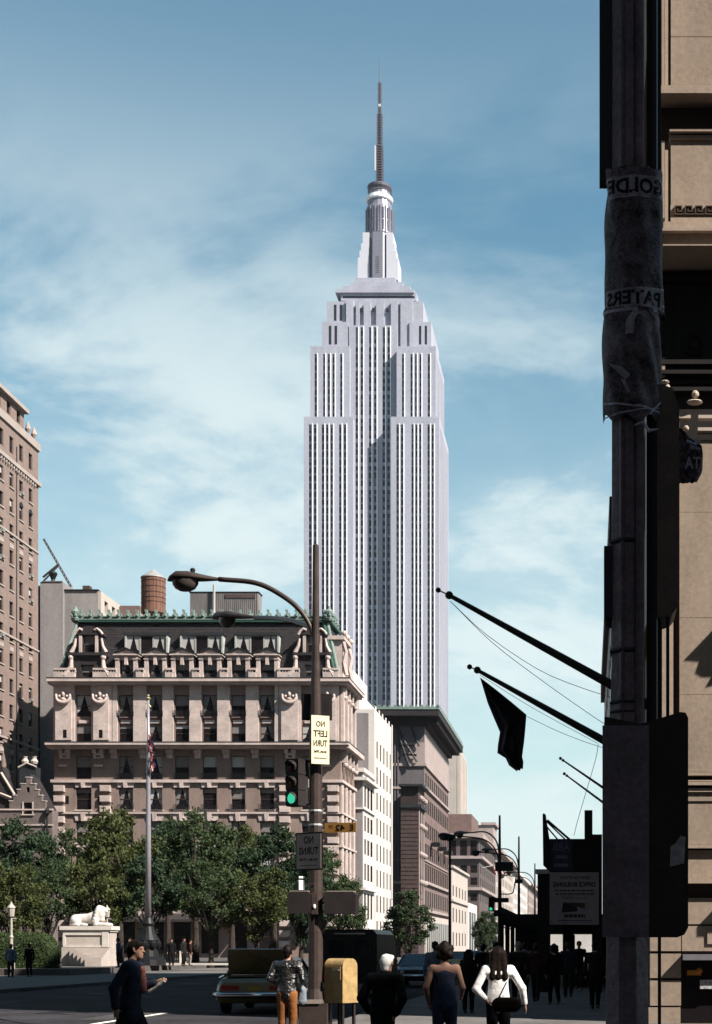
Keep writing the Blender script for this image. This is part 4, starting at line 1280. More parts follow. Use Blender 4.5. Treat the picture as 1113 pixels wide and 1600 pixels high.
avenue_block('last_block', 'hazy far block closing the avenue behind the hoarding', 880.0, 1300.0, 40, PINK, CREAM, [(5 + 8*i, 9 + 8*i) for i in range(4)], [890 + 25*i for i in range(15)], 8, cornice=(2, 1), depth=24)
# pale slender tower behind
t = thing('pale_tower', 'slender pale tower peeping out right of the green cornice block', 'building', (-49, 440, 0))
m = MB(); m.box(-62, wx(718, 430), 430, 455, 0, wz(1172, 430)); m.box(-60, wx(716, 430), 432, 452, wz(1172, 430), wz(1166, 430)); m.build('wall', CREAM, t)
m = MB()
for i in range(5): m.box(wx(718, 430) + 0.004, wx(718, 430) + 0.35, 431 + i*5, 433.5 + i*5, 0, wz(1176, 430))
for x in (702, 707, 712, 716.5): m.box(wx(x, 430) - 0.5, wx(x, 430) + 0.5, 429.6, 429.99, 0, wz(1176, 430))
build_each(m, 'rib', CREAM, t)

# ---------------------------------------------------------------- right side of the avenue
TANST = mat('warm_limestone', (0.41, 0.32, 0.25), var=0.18, scale=1.1, bump=0.12, bscale=45, streak=0.15)
TANTRIM = mat('warm_limestone_moulding', (0.45, 0.35, 0.275), var=0.1, scale=1.4, bump=0.15, bscale=9)
BRONZE = mat('black_bronze', (0.022, 0.018, 0.017), rough=0.55, metal=0.3, var=0.25)
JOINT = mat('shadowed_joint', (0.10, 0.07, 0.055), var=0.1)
TY = 29.9
def tan_building():
    Y = TY
    X = lambda p: wx(p, Y); Z = lambda p: wz(p, Y)
    fr = FRONT(Y)
    xb = X(1048); xe = 9.0
    t = thing('tan_bank_building', 'tan limestone classical building with ledges and a dark bronze bay at the right edge', 'building', (5, Y + 10, 0))
    m = MB()
    m.box(1.62, xe + 6, Y + 0.35, 68, 0, 36)
    m.build('core', TANST, t)
    # stone blocks: (x0, x1, y top, y bottom, stand-out)
    def blk(x0, x1, y0, y1, d, mm=TANST, th=None, bev=0.012):
        q = MB(); a, b, c, e = X(x0), (xe if x1 > 1112 else X(x1)), Z(y1), Z(y0)
        dd = -0.35
        q.fbox(fr, a, b, c, e, dd, d)
        return q.build('stone', mm, t)
    # upper panels in lengths
    for y0, y1 in ((-420, -250), (-245, -120), (-116, 57), (58, 149)):
        blk(1048.5, 1200, y0, y1, 0.0)
    blk(1048.5, 1200, 219, 320, 0.0)
    pil = MB()
    for x0, x1, d in ((1016, 1023, 0.05), (1025, 1031, 0.14), (1033, 1037.5, 0.30), (1039, 1044, 0.04)):
        pil.fbox(fr, X(x0), X(x1), Z(149), Z(-420), -0.35, d)
        pil.fbox(fr, X(x0), X(x1), Z(352), Z(236), -0.35, d)
    build_each(pil, 'pilaster', TANTRIM, t)
    led = MB()
    led.fbox(fr, X(1016), xe, Z(164), Z(152), -0.34, 0.42); led.fbox(fr, X(1016), xe, Z(152), Z(149.2), -0.34, 0.2)
    build_each(led, 'ledge', TANTRIM, t)
    m = MB(); m.fbox(fr, X(1030), xe, Z(206), Z(164.1), -0.34, -0.10); m.build('recessed_band', JOINT, t)  # shadow band under the ledge, put into the dark colour
    led = MB()
    led.fbox(fr, X(1046), xe, Z(210), Z(206), -0.34, 0.12); led.fbox(fr, X(1046), xe, Z(218.8), Z(213), -0.34, 0.05)
    led.fbox(fr, X(1048), xe, Z(355), Z(341), -0.34, 0.03)
    led.fbox(fr, X(1036), xe, Z(372), Z(352) - 0.004, -0.335, 0.16); led.fbox(fr, X(1029), xe, Z(376), Z(372), -0.34, 0.42)
    build_each(led, 'moulding', TANTRIM, t)
    blk(1036, 1200, 376.5, 410.8, 0.30)
    m = MB(); m.fbox(fr, X(1033), xe, Z(413), Z(411), -0.34, 0.80); m.build('ledge', TANTRIM, t)
    # Greek key band
    gk = MB()
    gk.fbox(fr, X(1048), xe, Z(341), Z(320), -0.3, 0.0)
    gk.build('key_band', TANTRIM, t)
    key = MB()
    u = 0.2
    def kb(x0, x1, z0, z1): key.box(x0, x1, -0.05, 0, z0, z1)
    kb(0, 0.2, 0, 0.02); kb(0, 0.02, 0.02, 0.19); kb(0.02, 0.16, 0.17, 0.19); kb(0.14, 0.16, 0.06, 0.17); kb(0.06, 0.14, 0.06, 0.08); kb(0.06, 0.08, 0.08, 0.12)
    km = key.mesh('greek_key', JOINT)
    for i in range(20):
        inst('greek_key', km, (X(1054) + i*0.215, Y - 0.003, Z(337)), t)
    # dark bronze bay with medallion and mouldings
    bz = MB()
    bz.fbox(fr, X(1031), xe, Z(686), Z(413.2), -0.345, -0.32)
    bz.build('bronze_bay', BRONZE, t)
    bz = MB()
    for y0, y1, d in ((425, 432, 0.0), (556, 563, 0.02), (574, 580, 0.08), (586, 592, -0.05), (600, 606, 0.05)):
        bz.fbox(fr, X(1031), xe, Z(y1), Z(y0), -0.32, d - 0.2)
    for x in (1042, 1058, 1100):
        bz.fbox(fr, X(x), X(x + 5), Z(556), Z(432), -0.32, -0.26)
    build_each(bz, 'bronze_moulding', BRONZE, t)
    md = MB()
    md.tube([(X(1085) + 0.2*math.cos(a), Y + 0.3, Z(530) + 0.2*math.sin(a)) for a in [2*math.pi*i/20 for i in range(21)]], 0.035, 6)
    md.ball((X(1085), Y + 0.3, Z(530)), 0.11, 12, 6, (1, 0.5, 1))
    md.build('medallion', BRONZE, t)
    # sunlit patches in the bay, put in as pale rosettes and sill pieces
    br = MB()
    br.fbox(fr, X(1059), X(1079), Z(656), Z(651), -0.1, 0.1); br.fbox(fr, X(1091), xe, Z(656), Z(651), -0.1, 0.1)
    br.fbox(fr, X(1090), xe, Z(676), Z(671), -0.1, 0.12)
    br.ball((X(1085), Y - 0.12, Z(632)), 0.17, 12, 6, (1, 0.8, 0.3)); br.ball((X(1086), Y - 0.1, Z(619)), 0.08, 8, 6)
    br.ball((X(1039), Y - 0.1, Z(600)), 0.09, 8, 6, (1, 1, .4)); br.ball((X(1043), Y - 0.1, Z(614)), 0.09, 8, 6, (.8, 1, 1.6)); br.ball((X(1072), Y - 0.1, Z(672)), 0.06, 8, 6)
    build_each(br, 'carved_sill', mat('sunlit_patch_stone', (0.6, 0.5, 0.42), var=0.1), t)
    m = MB()
    m.fbox(fr, X(1040), X(1064), Z(1120), Z(640), -0.3, -0.24)
    m.build('bay_jamb', JOINT, t)
    # plain ashlar below, course by course
    blk(1062, 1200, 687, 800, 0.0); blk(1062, 1200, 800.6, 965, 0.004); blk(1062, 1200, 965.6, 1085, 0.0); blk(1062, 1200, 1085.6, 1206, 0.003)
    p2 = MB()
    for x0, x1, d in ((1020, 1029, 0.03), (1034, 1040, 0.22), (1046, 1052, 0.05)):
        p2.fbox(fr, X(x0), X(x1), Z(1206), Z(640), -0.35, d)
    build_each(p2, 'pilaster', TANTRIM, t)
    led = MB()
    for x0, y0, y1, d in ((1040, 1207, 1212, 0.05), (1040, 1219, 1221, 0.02), (1040, 1223, 1228, 0.16), (1040, 1232, 1238, 0.10)):
        led.fbox(fr, X(x0), xe, Z(y1), Z(y0), -0.35, d)
    build_each(led, 'string_course', TANTRIM, t)
    blk(1040, 1200, 1238.3, 1252, 0.05); blk(1040, 1200, 1252.3, 1296, 0.02); blk(1040, 1200, 1296.2, 1319, 0.04)
    led = MB(); led.fbox(fr, X(1040), xe, Z(1326), Z(1320), -0.35, 0.14); led.fbox(fr, X(1040), xe, Z(1332), Z(1329), -0.35, 0.05); led.fbox(fr, X(1040), xe, Z(1381), Z(1371), -0.35, 0.26)
    build_each(led, 'string_course', TANTRIM, t)
    blk(1040, 1200, 1332.3, 1370, 0.02)
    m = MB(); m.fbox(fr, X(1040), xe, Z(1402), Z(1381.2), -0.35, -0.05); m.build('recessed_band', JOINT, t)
    # rusticated base blocks with deep joints
    for i, (y0, y1) in enumerate(((1403, 1444), (1447, 1486), (1490, 1528), (1532, 1571))):
        for x0, x1 in ((1016, 1064), (1065.5, 1120 + 30), (1151, 1200)):
            if x0 > 1060 and y0 > 1485: continue
            blk(x0, x1, y0, y1, 0.06)
    blk(1012, 1063, 1574, 1625, 0.12)
    m = MB(); m.fbox(fr, X(1018), X(1063), 0, Z(1403), -0.36, -0.02); m.fbox(fr, X(1063), xe, Z(1490), Z(1403), -0.36, -0.02); m.build('joint_bed', JOINT, t)
    # dark shop window at the foot
    m = MB(); m.fbox(fr, X(1063), xe, 0.15, Z(1490), -0.34, -0.2); m.build('shop_window', GLASS, t)
    m = MB(); m.fbox(fr, X(1066), xe, Z(1500), Z(1491), -0.2, 0.3); m.build('shop_lintel', mat('grey_metal_trim', (0.35, 0.33, 0.36), rough=0.4, metal=0.4), t)
    m = MB(); m.fbox(fr, X(1105), X(1135), Z(1475), Z(1454), 0.061, 0.1); m.build('wall_plaque', TANTRIM, t)
    # entrance canopy further right; its shadow crosses the base blocks
    m = MB(); m.box(X(1243), xe, Y - 1.2, Y - 0.065, Z(1300), Z(1285)); m.build('canopy', BRONZE, t)
    # avenue flank: window bays and ledges
    fl = MB()
    for z in (9.2, 13.8, 17.5, 22): fl.box(1.62 - 0.3, 1.62 - 0.002, Y + 0.2, 68, z, z + 0.4)
    for i in range(8): fl.box(1.62 - 0.15, 1.62 - 0.003, Y + 1.5 + i*4.2, Y + 3.0 + i*4.2, 0, 9.2)
    build_each(fl, 'flank_pier', TANST, t)
    # shop goods seen in the dark window
    m = MB(); m.box(X(1074), X(1096), Y + 0.02, Y + 0.1, Z(1524), Z(1516)); m.ball((X(1093), Y + 0.0, Z(1517)), 0.07, 8, 6)
    tag(m.build('goods_display', mat('orange_goods', (0.75, 0.28, 0.05), var=0.3, scale=20)), 'orange goods lying in the dark shop window', 'goods')
    m = MB(); m.box(X(1094), X(1118), Y - 0.02, Y + 0.04, Z(1545), Z(1531))
    tag(m.build('newspaper', mat('newsprint', (0.6, 0.58, 0.6), var=0.6, scale=18)), 'pale printed paper stuck in the dark shop window', 'paper')
tan_building()
m = MB(); m.box(1.3, 20, 68.4, 118, 0, 23)
t = thing('shading_building', 'hidden plain brick building added behind the bank to shade the avenue', 'building', (8, 92, 0))
m.build('wall', BROWN, t)  # unseen mass, sized so its shadow darkens the road
m = MB(); m.box(1.0, 1.298, 68.4, 118, 22, 23.4); build_each(m, 'cornice', LEAD, t)
m = MB()
for k in range(5):
    for i in range(10): m.box(1.285, 1.299, 69 + i*4.8, 70.6 + i*4.8, 6 + 3.4*k, 8 + 3.4*k)
build_each(m, 'window', GLASS, t)
# a banner on the bank front beyond the right edge of the view; its outline is cut to cast the shadow on the ashlar in view
f = thing('banner', 'unseen dark banner before the bank wall, cut to the outline of its shadow', 'banner', (5.0, TY - 1.2, 10))
pts = [(1070, 1030), (1113, 985), (1150, 960), (1190, 1010), (1160, 1060), (1104, 1072), (1113, 1056), (1098, 1056), (1088, 1050), (1094, 1032), (1084, 1031)]
m = MB(); m.prism([(wx(a, TY) + 2.2, wz(b, TY) + 2.33) for a, b in pts], lambda p, tt: (p[0], tt, p[1]), TY - 1.2, TY - 1.22)
m.build('cloth', BRONZE, f)
m = MB(); m.tube([(5.0, TY, 9.9), (5.0, TY - 1.21, 10.3)], 0.05, 6); m.build('staff', BRONZE, f)
# the row of tall buildings on the near side of the cross street, beyond the right edge of the view
t = thing('near_side_building', 'tall office building on the near side of the cross street', 'building', (40, -14, 0))
m = MB(); m.box(3.2, 75, -30, 1.5, 0, 35.5); m.build('wall', TANBR, t)
m = MB()
for k in range(12):
    for i in range(22): m.box(4.6 + i*3.2, 6.2 + i*3.2, 1.501, 1.54, 4 + 3.6*k, 6.2 + 3.6*k)
m.build('window', GLASS, t, kind='stuff')

for lab, x0, x1, y0, y1, h in (('unseen tall brown office block added behind the camera on the near left corner to block sky light', -160, -29.5, -60, 1.5, 130), ('unseen tall brown office block added behind the near side building to block sky light', 3.2, 90, -140, -50, 150), ('unseen tall brown office block added further back on the left to block sky light', -160, -29.5, -180, -75, 160)):
    t = thing('added_office_building', lab, 'building', ((x0+x1)/2, (y0+y1)/2, 0))  # unseen blocks added behind the camera to hold back sky light
    m = MB(); m.box(x0, x1, y0, y1, 0, h); m.build('wall', BROWN, t)
    m = MB()
    for k in range(14):
        for i in range(24): m.box(x0 + 1.5 + i*3.5, x0 + 3.1 + i*3.5, y1 + 0.001, y1 + 0.04, 4 + 3.8*k, 6.2 + 3.8*k)
    m.build('window', GLASS, t, kind='stuff')
# ---------------------------------------------------------------- ground
ASPH = mat('asphalt', (0.060, 0.056, 0.064), rough=1.0, var=0.35, scale=0.5, bump=0.3, bscale=30, spec=0.05)
PAVE = mat('pavement_concrete', (0.20, 0.185, 0.18), var=0.22, scale=0.6, bump=0.2, bscale=20, spec=0.05, rough=1.0)
def struct(name, mb, m):
    o = mb.build(name, m); o['kind'] = 'structure'; return o
g = MB(); g.poly([(-6000, -3000, -0.02), (6000, -3000, -0.02), (6000, 9000, -0.02), (-6000, 9000, -0.02)])
struct('ground', g, mat('far_ground', (0.12, 0.11, 0.11), var=0.2, scale=0.05))
g = MB(); g.poly([(-22, 28, 0.004), (-5.4, 28, 0.004), (-5.4, 1600, 0.004), (-22, 1600, 0.004)]); struct('avenue_road', g, ASPH)
g = MB(); g.poly([(-400, 7, 0), (400, 7, 0), (400, 28, 0), (-400, 28, 0)]); struct('cross_street_road', g, ASPH)
g = MB(); g.box(-5.4, 1.62, 28, 1500, -0.1, 0.14); struct('pavement_right', g, PAVE)
g = MB(); g.box(1.62, 60, 28, 29.5, -0.1, 0.14); struct('pavement_corner', g, PAVE)
g = MB(); g.box(-400, -22, 28, 62, -0.1, 0.14); g.box(-400, -29, 62, 79.5, -0.1, 0.14); g.box(-29, -22, 62, 1500, -0.1, 0.14); struct('pavement_left', g, PAVE)
g = MB(); g.box(-400, 400, 1.5, 7, -0.1, 0.14); struct('pavement_near', g, PAVE)
g = MB(); g.box(-120, -29, 79.5, 165, -0.1, 0.5); struct('library_terrace', g, mat('terrace_stone', (0.13, 0.115, 0.11), var=0.2))
LINE = mat('road_paint', (1.3, 1.2, 1.05), var=0.25, scale=3.0)
g = MB()
for x in (-16.1, -11.0):
    y = 29.5
    while y < 200:
        if not (40.5 < y < 60): g.poly([(x - 0.09, y, 0.012), (x + 0.09, y, 0.012), (x + 0.09, y + 7.4, 0.012), (x - 0.09, y + 7.4, 0.012)])
        y += 12.2
struct('lane_markings', g, LINE)
g = MB()
for y in (29.0,): g.poly([(-22, y, 0.012), (-17.5, y, 0.012), (-17.5, y + 0.25, 0.012), (-22, y + 0.25, 0.012)])
struct('crossing_markings', g, LINE)

PATCH = mat('tar_patch', (0.028, 0.027, 0.03), rough=0.9, var=0.3, scale=2, spec=0.05)
rr = random.Random(5)
for i in range(14):
    x, y = rr.uniform(-20.5, -7), 33 + i*2.7 + rr.uniform(-1, 1)
    w, l = rr.uniform(0.5, 1.6), rr.uniform(1.2, 4.0)
    g = MB(); g.poly([(x + rr.uniform(-.1, .1), y, 0.008 + i*0.0002), (x + w, y + rr.uniform(-.2, .2), 0.008 + i*0.0002), (x + w, y + l, 0.008 + i*0.0002), (x + rr.uniform(-.1, .1), y + l, 0.008 + i*0.0002)])
    struct('road_patch', g, PATCH if i % 3 else mat('worn_patch', (0.10, 0.095, 0.095), rough=1.0, var=0.3, spec=0.05))
for i, (x, y) in enumerate(((-13.2, 36.5), (-8.5, 44), (-18.0, 52))):
    g = MB(); g.lathe([(0.36, 0.0), (0.36, 0.016), (0.33, 0.02), (0.33, 0.014), (0.1, 0.014)], x, y, 20)
    struct('manhole_cover', g, mat('cast_iron', (0.05, 0.045, 0.045), rough=0.6, var=0.3, scale=8))
# ---------------------------------------------------------------- smooth bodies: distance fields meshed with surface nets
def field_mesh(prims, vox):
    """prims: (a, b, ra, rb, k, flat) tapered capsules blended with radius k; flat = (axis vector, factor) squashes along an axis"""
    P = []
    lo = np.array([1e9]*3); hi = -lo
    for pr in prims:
        a, b, ra, rb, k, flat = pr
        a = np.array(a, float); b = np.array(b, float)
        m = max(ra, rb) + k + 2*vox
        l = np.minimum(a, b) - m; h = np.maximum(a, b) + m
        P.append((a, b, ra, rb, k, flat, l, h))
        lo = np.minimum(lo, l); hi = np.maximum(hi, h)
    n = np.ceil((hi - lo) / vox).astype(int) + 1
    Fd = np.full(n, 1.0, np.float32)
    ax = [lo[i] + vox*np.arange(n[i]) for i in range(3)]
    for a, b, ra, rb, k, flat, l, h in P:
        i0 = np.maximum(0, np.floor((l - lo)/vox).astype(int)); i1 = np.minimum(n, np.ceil((h - lo)/vox).astype(int) + 1)
        X, Y, Z = np.meshgrid(ax[0][i0[0]:i1[0]], ax[1][i0[1]:i1[1]], ax[2][i0[2]:i1[2]], indexing='ij')
        p = np.stack([X, Y, Z], -1) - a
        ab = b - a
        L = float(ab @ ab)
        if L > 1e-12: t = np.clip((p @ ab) / L, 0, 1)
        else: t = np.zeros(p.shape[:3])
        d = p - t[..., None]*ab
        r = ra + (rb - ra)*t
        if flat is not None:
            fv, ff = np.array(flat[0], float), flat[1]
            c = d @ fv
            d = d + (c*(ff - 1))[..., None]*fv
        D = (np.sqrt((d*d).sum(-1)) - r).astype(np.float32)
        S = Fd[i0[0]:i1[0], i0[1]:i1[1], i0[2]:i1[2]]
        if k > 0:
            hh = np.clip(0.5 + 0.5*(S - D)/k, 0, 1)
            R = S*(1-hh) + D*hh - k*hh*(1-hh)
        else: R = np.minimum(S, D)
        Fd[i0[0]:i1[0], i0[1]:i1[1], i0[2]:i1[2]] = R
    ins = Fd < 0
    c = [ins[i:n[0]-1+i, j:n[1]-1+j, k:n[2]-1+k] for i in (0, 1) for j in (0, 1) for k in (0, 1)]
    s = sum(x.astype(np.int8) for x in c)
    act = (s > 0) & (s < 8)
    idx = np.full(act.shape, -1, int)
    cells = np.argwhere(act)
    idx[act] = np.arange(len(cells))
    acc = np.zeros((len(cells), 3)); cnt = np.zeros(len(cells))
    corners = [(i, j, k) for i in (0, 1) for j in (0, 1) for k in (0, 1)]
    vals = {q: Fd[cells[:, 0]+q[0], cells[:, 1]+q[1], cells[:, 2]+q[2]] for q in corners}
    for q in corners:
        for d in range(3):
            if q[d] == 0:
                q2 = list(q); q2[d] = 1; q2 = tuple(q2)
                v0, v1 = vals[q], vals[q2]
                m = (v0 < 0) != (v1 < 0)
                t = np.where(m, v0/(v0 - v1 + 1e-12), 0)
                pos = np.tile(np.array(q, float), (len(cells), 1)); pos[:, d] += t
                acc[m] += pos[m]; cnt[m] += 1
    V = lo + vox*(cells + acc/np.maximum(cnt, 1)[:, None])
    faces = []
    for d in range(3):
        e, f = [(1, 2), (2, 0), (0, 1)][d]
        sl0 = [slice(0, n[i]-1) for i in range(3)]; sl1 = [slice(0, n[i]-1) for i in range(3)]
        sl1[d] = slice(1, n[d])
        A, B = ins[tuple(sl0)], ins[tuple(sl1)]
        for flip in (False, True):
            m = (A & ~B) if not flip else (~A & B)
            pts = np.argwhere(m)
            pts = pts[(pts[:, e] > 0) & (pts[:, f] > 0)]
            def at(de, df):
                q = pts.copy(); q[:, e] += de; q[:, f] += df
                return idx[q[:, 0], q[:, 1], q[:, 2]]
            quad = np.stack([at(-1, -1), at(0, -1), at(0, 0), at(-1, 0)], 1)
            if flip: quad = quad[:, ::-1]
            faces.append(quad[(quad >= 0).all(1)])
    Q = np.concatenate(faces)
    return V, Q
def field_obj(name, prims, vox, m, parent=None, label=None, off=None):
    V, Q = field_mesh(prims, vox)
    me = bpy.data.meshes.new(name)
    me.from_pydata(V.tolist(), [], Q.tolist())
    me.materials.append(m)
    me.polygons.foreach_set('use_smooth', [True]*len(me.polygons))
    me.update()
    o = bpy.data.objects.new(name, me)
    COL.objects.link(o)
    if parent:
        o.parent = parent
    if label: o['label'] = label
    return o

FY = ((0, 1, 0), 1.0)
def cap(a, b, ra, rb, k=0.03, flat=None): return (a, b, ra, rb, k, flat)
def ball_(a, r, k=0.03, flat=None): return (a, a, r, r, k, flat)
SKIN = mat('skin', (0.50, 0.27, 0.19), rough=0.6, var=0.1, scale=6)
def person(label, X, Y, Z, rz, h=1.74, body='m', top=None, bottom=None, hair=None, shoe=None, arms=((), ()), legs=((), ()), lean=0.0, hairstyle='short', jacket=False, bare_arms=False, bare_shoulders=False, vox=0.014, group=None, head_turn=(0, 0), skirt=None, width=1.0):
    """built facing +Y; arms = (left, right) each (elbow, wrist); legs = (left, right) each (knee, ankle)"""
    t = thing('person', label, 'person', (X, Y, Z), group, rz)
    s = h / 1.75
    W = (0.195 if body == 'm' else 0.168) * width
    def P(x, y, z): return (x*s, y*s, z*s)
    def L(x, y, z):                                    # the spine leans from the hips
        f = max(0.0, (z - 0.95) / 0.7)
        return P(x, y + lean*f, z - abs(lean)*0.25*f)
    hipw = 0.085
    sh = {-1: L(-W, 0, 1.43), 1: L(W, 0, 1.43)}
    el, wr, kn, an = {}, {}, {}, {}
    for i, sd in enumerate((-1, 1)):
        a = arms[i]
        if a: el[sd], wr[sd] = P(*a[0]), P(*a[1])
        else: el[sd], wr[sd] = L(sd*(W + 0.06), -0.03, 1.14), L(sd*(W + 0.06), 0.05, 0.90)
        l = legs[i]
        if l: kn[sd], an[sd] = P(*l[0]), P(*l[1])
        else: kn[sd], an[sd] = P(sd*0.10, 0.02, 0.50), P(sd*0.10, -0.02, 0.085)
    hd = Vector(L(head_turn[0], 0.03 + head_turn[1], 1.645))
    nk = L(0, -0.005, 1.47)
    yf = ((0, 1, 0), 1.45)
    def torso(g=0.0):
        return [cap(L(0, 0, 0.93), L(0, 0.01, 1.12), (0.150 if body == 'm' else 0.158)*s + g, (0.142 if body == 'm' else 0.122)*s + g, 0.05, yf),
                cap(L(0, 0.01, 1.12), L(0, 0.01, 1.33), (0.142 if body == 'm' else 0.122)*s + g, (0.165 if body == 'm' else 0.14)*s + g, 0.05, yf),
                cap(L(-W + 0.05, 0, 1.40), L(W - 0.05, 0, 1.40), 0.075*s + g, 0.075*s + g, 0.06, None)]
    def arm(sd, g=0.0, r0=0.052, r1=0.043, r2=0.032, full=1.0):
        e, w_ = Vector(el[sd]), Vector(wr[sd])
        w2 = e + (w_ - e)*full
        return [cap(sh[sd], el[sd], r0*s + g, r1*s + g, 0.03), cap(el[sd], tuple(w2), r1*s + g, r2*s + g, 0.02)]
    def leg(sd, g=0.0):
        return [cap(P(sd*hipw, 0, 0.90), kn[sd], 0.088*s + g, 0.058*s + g, 0.03), cap(kn[sd], an[sd], 0.056*s + g, 0.040*s + g, 0.02)]
    B = torso() + [cap(nk, L(0, 0.01, 1.56), 0.056*s, 0.052*s, 0.03)]
    B += [cap(tuple(hd + Vector((0, 0, 0.015))), tuple(hd + Vector((0, -0.005, 0.045))), 0.086*s, 0.084*s, 0.03, ((1, 0, 0), 1.12)),
          cap(tuple(hd + Vector((0, 0.035, -0.05))), tuple(hd + Vector((0, 0.055, -0.085))), 0.052*s, 0.040*s, 0.03),      # jaw
          cap(tuple(hd + Vector((0, 0.088, 0.02))), tuple(hd + Vector((0, 0.108, -0.022))), 0.010*s, 0.016*s, 0.015),       # nose
          cap(tuple(hd + Vector((-0.02, 0.088, -0.055))), tuple(hd + Vector((0.02, 0.088, -0.055))), 0.010*s, 0.010*s, 0.01),  # mouth
          cap(tuple(hd + Vector((-0.045, 0.082, 0.032))), tuple(hd + Vector((0.045, 0.082, 0.032))), 0.014*s, 0.014*s, 0.015)]  # brow
    for sd in (-1, 1):
        B += [cap(tuple(hd + Vector((sd*0.082, -0.005, 0.022))), tuple(hd + Vector((sd*0.080, 0.0, -0.022))), 0.018*s, 0.012*s, 0.008)]
        B += arm(sd)
        B += leg(sd)
        B += [cap(an[sd], tuple(Vector(an[sd]) + Vector((0, 0.14*s, -0.045*s))), 0.042*s, 0.032*s, 0.02)]
        # hand: palm, four fingers of unequal length, thumb from the side of the palm
        e, w_ = Vector(el[sd]), Vector(wr[sd])
        d = (w_ - e).normalized()
        sidev = d.cross(Vector((0, 1, 0)))
        if sidev.length < 0.2: sidev = d.cross(Vector((1, 0, 0)))
        sidev.normalize()
        up = sidev.cross(d).normalized()
        c1 = w_ + d*0.07*s
        B.append(cap(tuple(w_), tuple(c1), 0.030*s, 0.038*s, 0.015, (tuple(sidev), 1.6)))
        for q, ln in ((-0.028, 0.060), (-0.009, 0.076), (0.010, 0.070), (0.028, 0.052)):
            r0 = c1 + up*q*s + d*0.01*s
            mid = r0 + d*ln*0.55*s + sidev*0.006*s*sd
            tip = mid + d*ln*0.5*s - sidev*0.018*s*sd
            B += [cap(tuple(r0), tuple(mid), 0.0095*s, 0.009*s, 0.004), cap(tuple(mid), tuple(tip), 0.009*s, 0.0075*s, 0.004)]
        th0 = w_ + d*0.03*s + up*0.03*s
        B += [cap(tuple(th0), tuple(th0 + (d*0.6 + up*0.7)*0.05*s), 0.012*s, 0.010*s, 0.008)]
    field_obj('body', B, vox, SKIN, t)
    if top:
        g = 0.028 if jacket else 0.016
        T = torso(g)
        if bare_shoulders == 'tank': T = T[:2] + [cap(L(-W + 0.07, 0, 1.36), L(W - 0.07, 0, 1.36), 0.085*s, 0.085*s, 0.05, yf)] + [cap(L(q*0.115, -0.01, 1.38), L(q*0.105, -0.005, 1.475), 0.03*s, 0.024*s, 0.02) for q in (-1, 1)]
        elif bare_shoulders: T = T[:2] + [cap(L(-W + 0.07, 0, 1.33), L(W - 0.07, 0, 1.33), 0.075*s, 0.075*s, 0.05, yf)]
        if jacket:
            T += [cap(L(0, 0, 1.0), P(0, 0, 0.82), 0.168*s, 0.178*s, 0.05, ((0, 1, 0), 1.35)), cap(L(-0.06, 0.0, 1.47), L(0.06, 0.0, 1.47), 0.055*s, 0.055*s, 0.03)]
        else:
            T += [cap(L(0, 0, 1.0), P(0, 0, 0.90), 0.160*s, 0.165*s, 0.04, yf)]
        if not bare_shoulders and not bare_arms:
            for sd in (-1, 1): T += arm(sd, g*0.8, full=0.93)
        elif bare_arms:
            for sd in (-1, 1): T += [cap(sh[sd], tuple(Vector(sh[sd]).lerp(Vector(el[sd]), 0.55)), 0.07*s, 0.065*s, 0.03)]
        field_obj('jacket' if jacket else 'shirt', T, vox, top, t)
    if bottom:
        T = [cap(P(0, 0, 1.0), P(0, 0, 0.90), 0.152*s, 0.160*s, 0.05, yf)]
        if skirt:
            T += [cap(P(0, 0, 0.9), P(0, 0, skirt), 0.165*s, 0.24*s, 0.05, yf)]
            field_obj('skirt', T, vox, bottom, t)
        else:
            for sd in (-1, 1): T += leg(sd, 0.016)
            field_obj('trousers', T, vox, bottom, t)
    if hair:
        Hh = [ball_(tuple(hd + Vector((0, -0.018, 0.040))), 0.100*s, 0.02, ((1, 0, 0), 1.10)), cap(tuple(hd + Vector((-0.05, 0.05, 0.085))), tuple(hd + Vector((0.05, 0.05, 0.085))), 0.035*s, 0.035*s, 0.03),
              cap(tuple(hd + Vector((0, -0.06, 0.0))), tuple(hd + Vector((0, -0.062, -0.06))), 0.07*s, 0.055*s, 0.03)]
        if hairstyle == 'long':
            for x in (-0.06, 0.0, 0.06):
                Hh.append(cap(tuple(hd + Vector((x, -0.06, 0.02))), tuple(hd + Vector((x*1.45, -0.10, -0.30))), 0.062*s, 0.050*s, 0.03))
            for x in (-0.085, 0.085):
                Hh.append(cap(tuple(hd + Vector((x, 0.0, 0.03))), tuple(hd + Vector((x*1.25, -0.02, -0.24))), 0.035*s, 0.030*s, 0.03))
        if hairstyle == 'bushy':
            for x, y, z in ((-0.07, -0.03, 0.06), (0.07, -0.03, 0.06), (0, -0.08, 0.03), (0, -0.02, 0.11), (-0.07, -0.06, -0.03), (0.07, -0.06, -0.03)):
                Hh.append(ball_(tuple(hd + Vector((x, y, z))), 0.062*s, 0.03))
        field_obj('hair', Hh, vox, hair, t)
    T = {-1: [], 1: []}
    for sd in (-1, 1):
        a = Vector(an[sd])
        f = [cap(tuple(a + Vector((0, -0.02, -0.02))), tuple(a + Vector((0, 0.15*s, -0.048*s))), 0.050*s, 0.038*s, 0.02)]
        field_obj('shoe', f, vox, shoe or MATS['black_leather'], t)
    return t
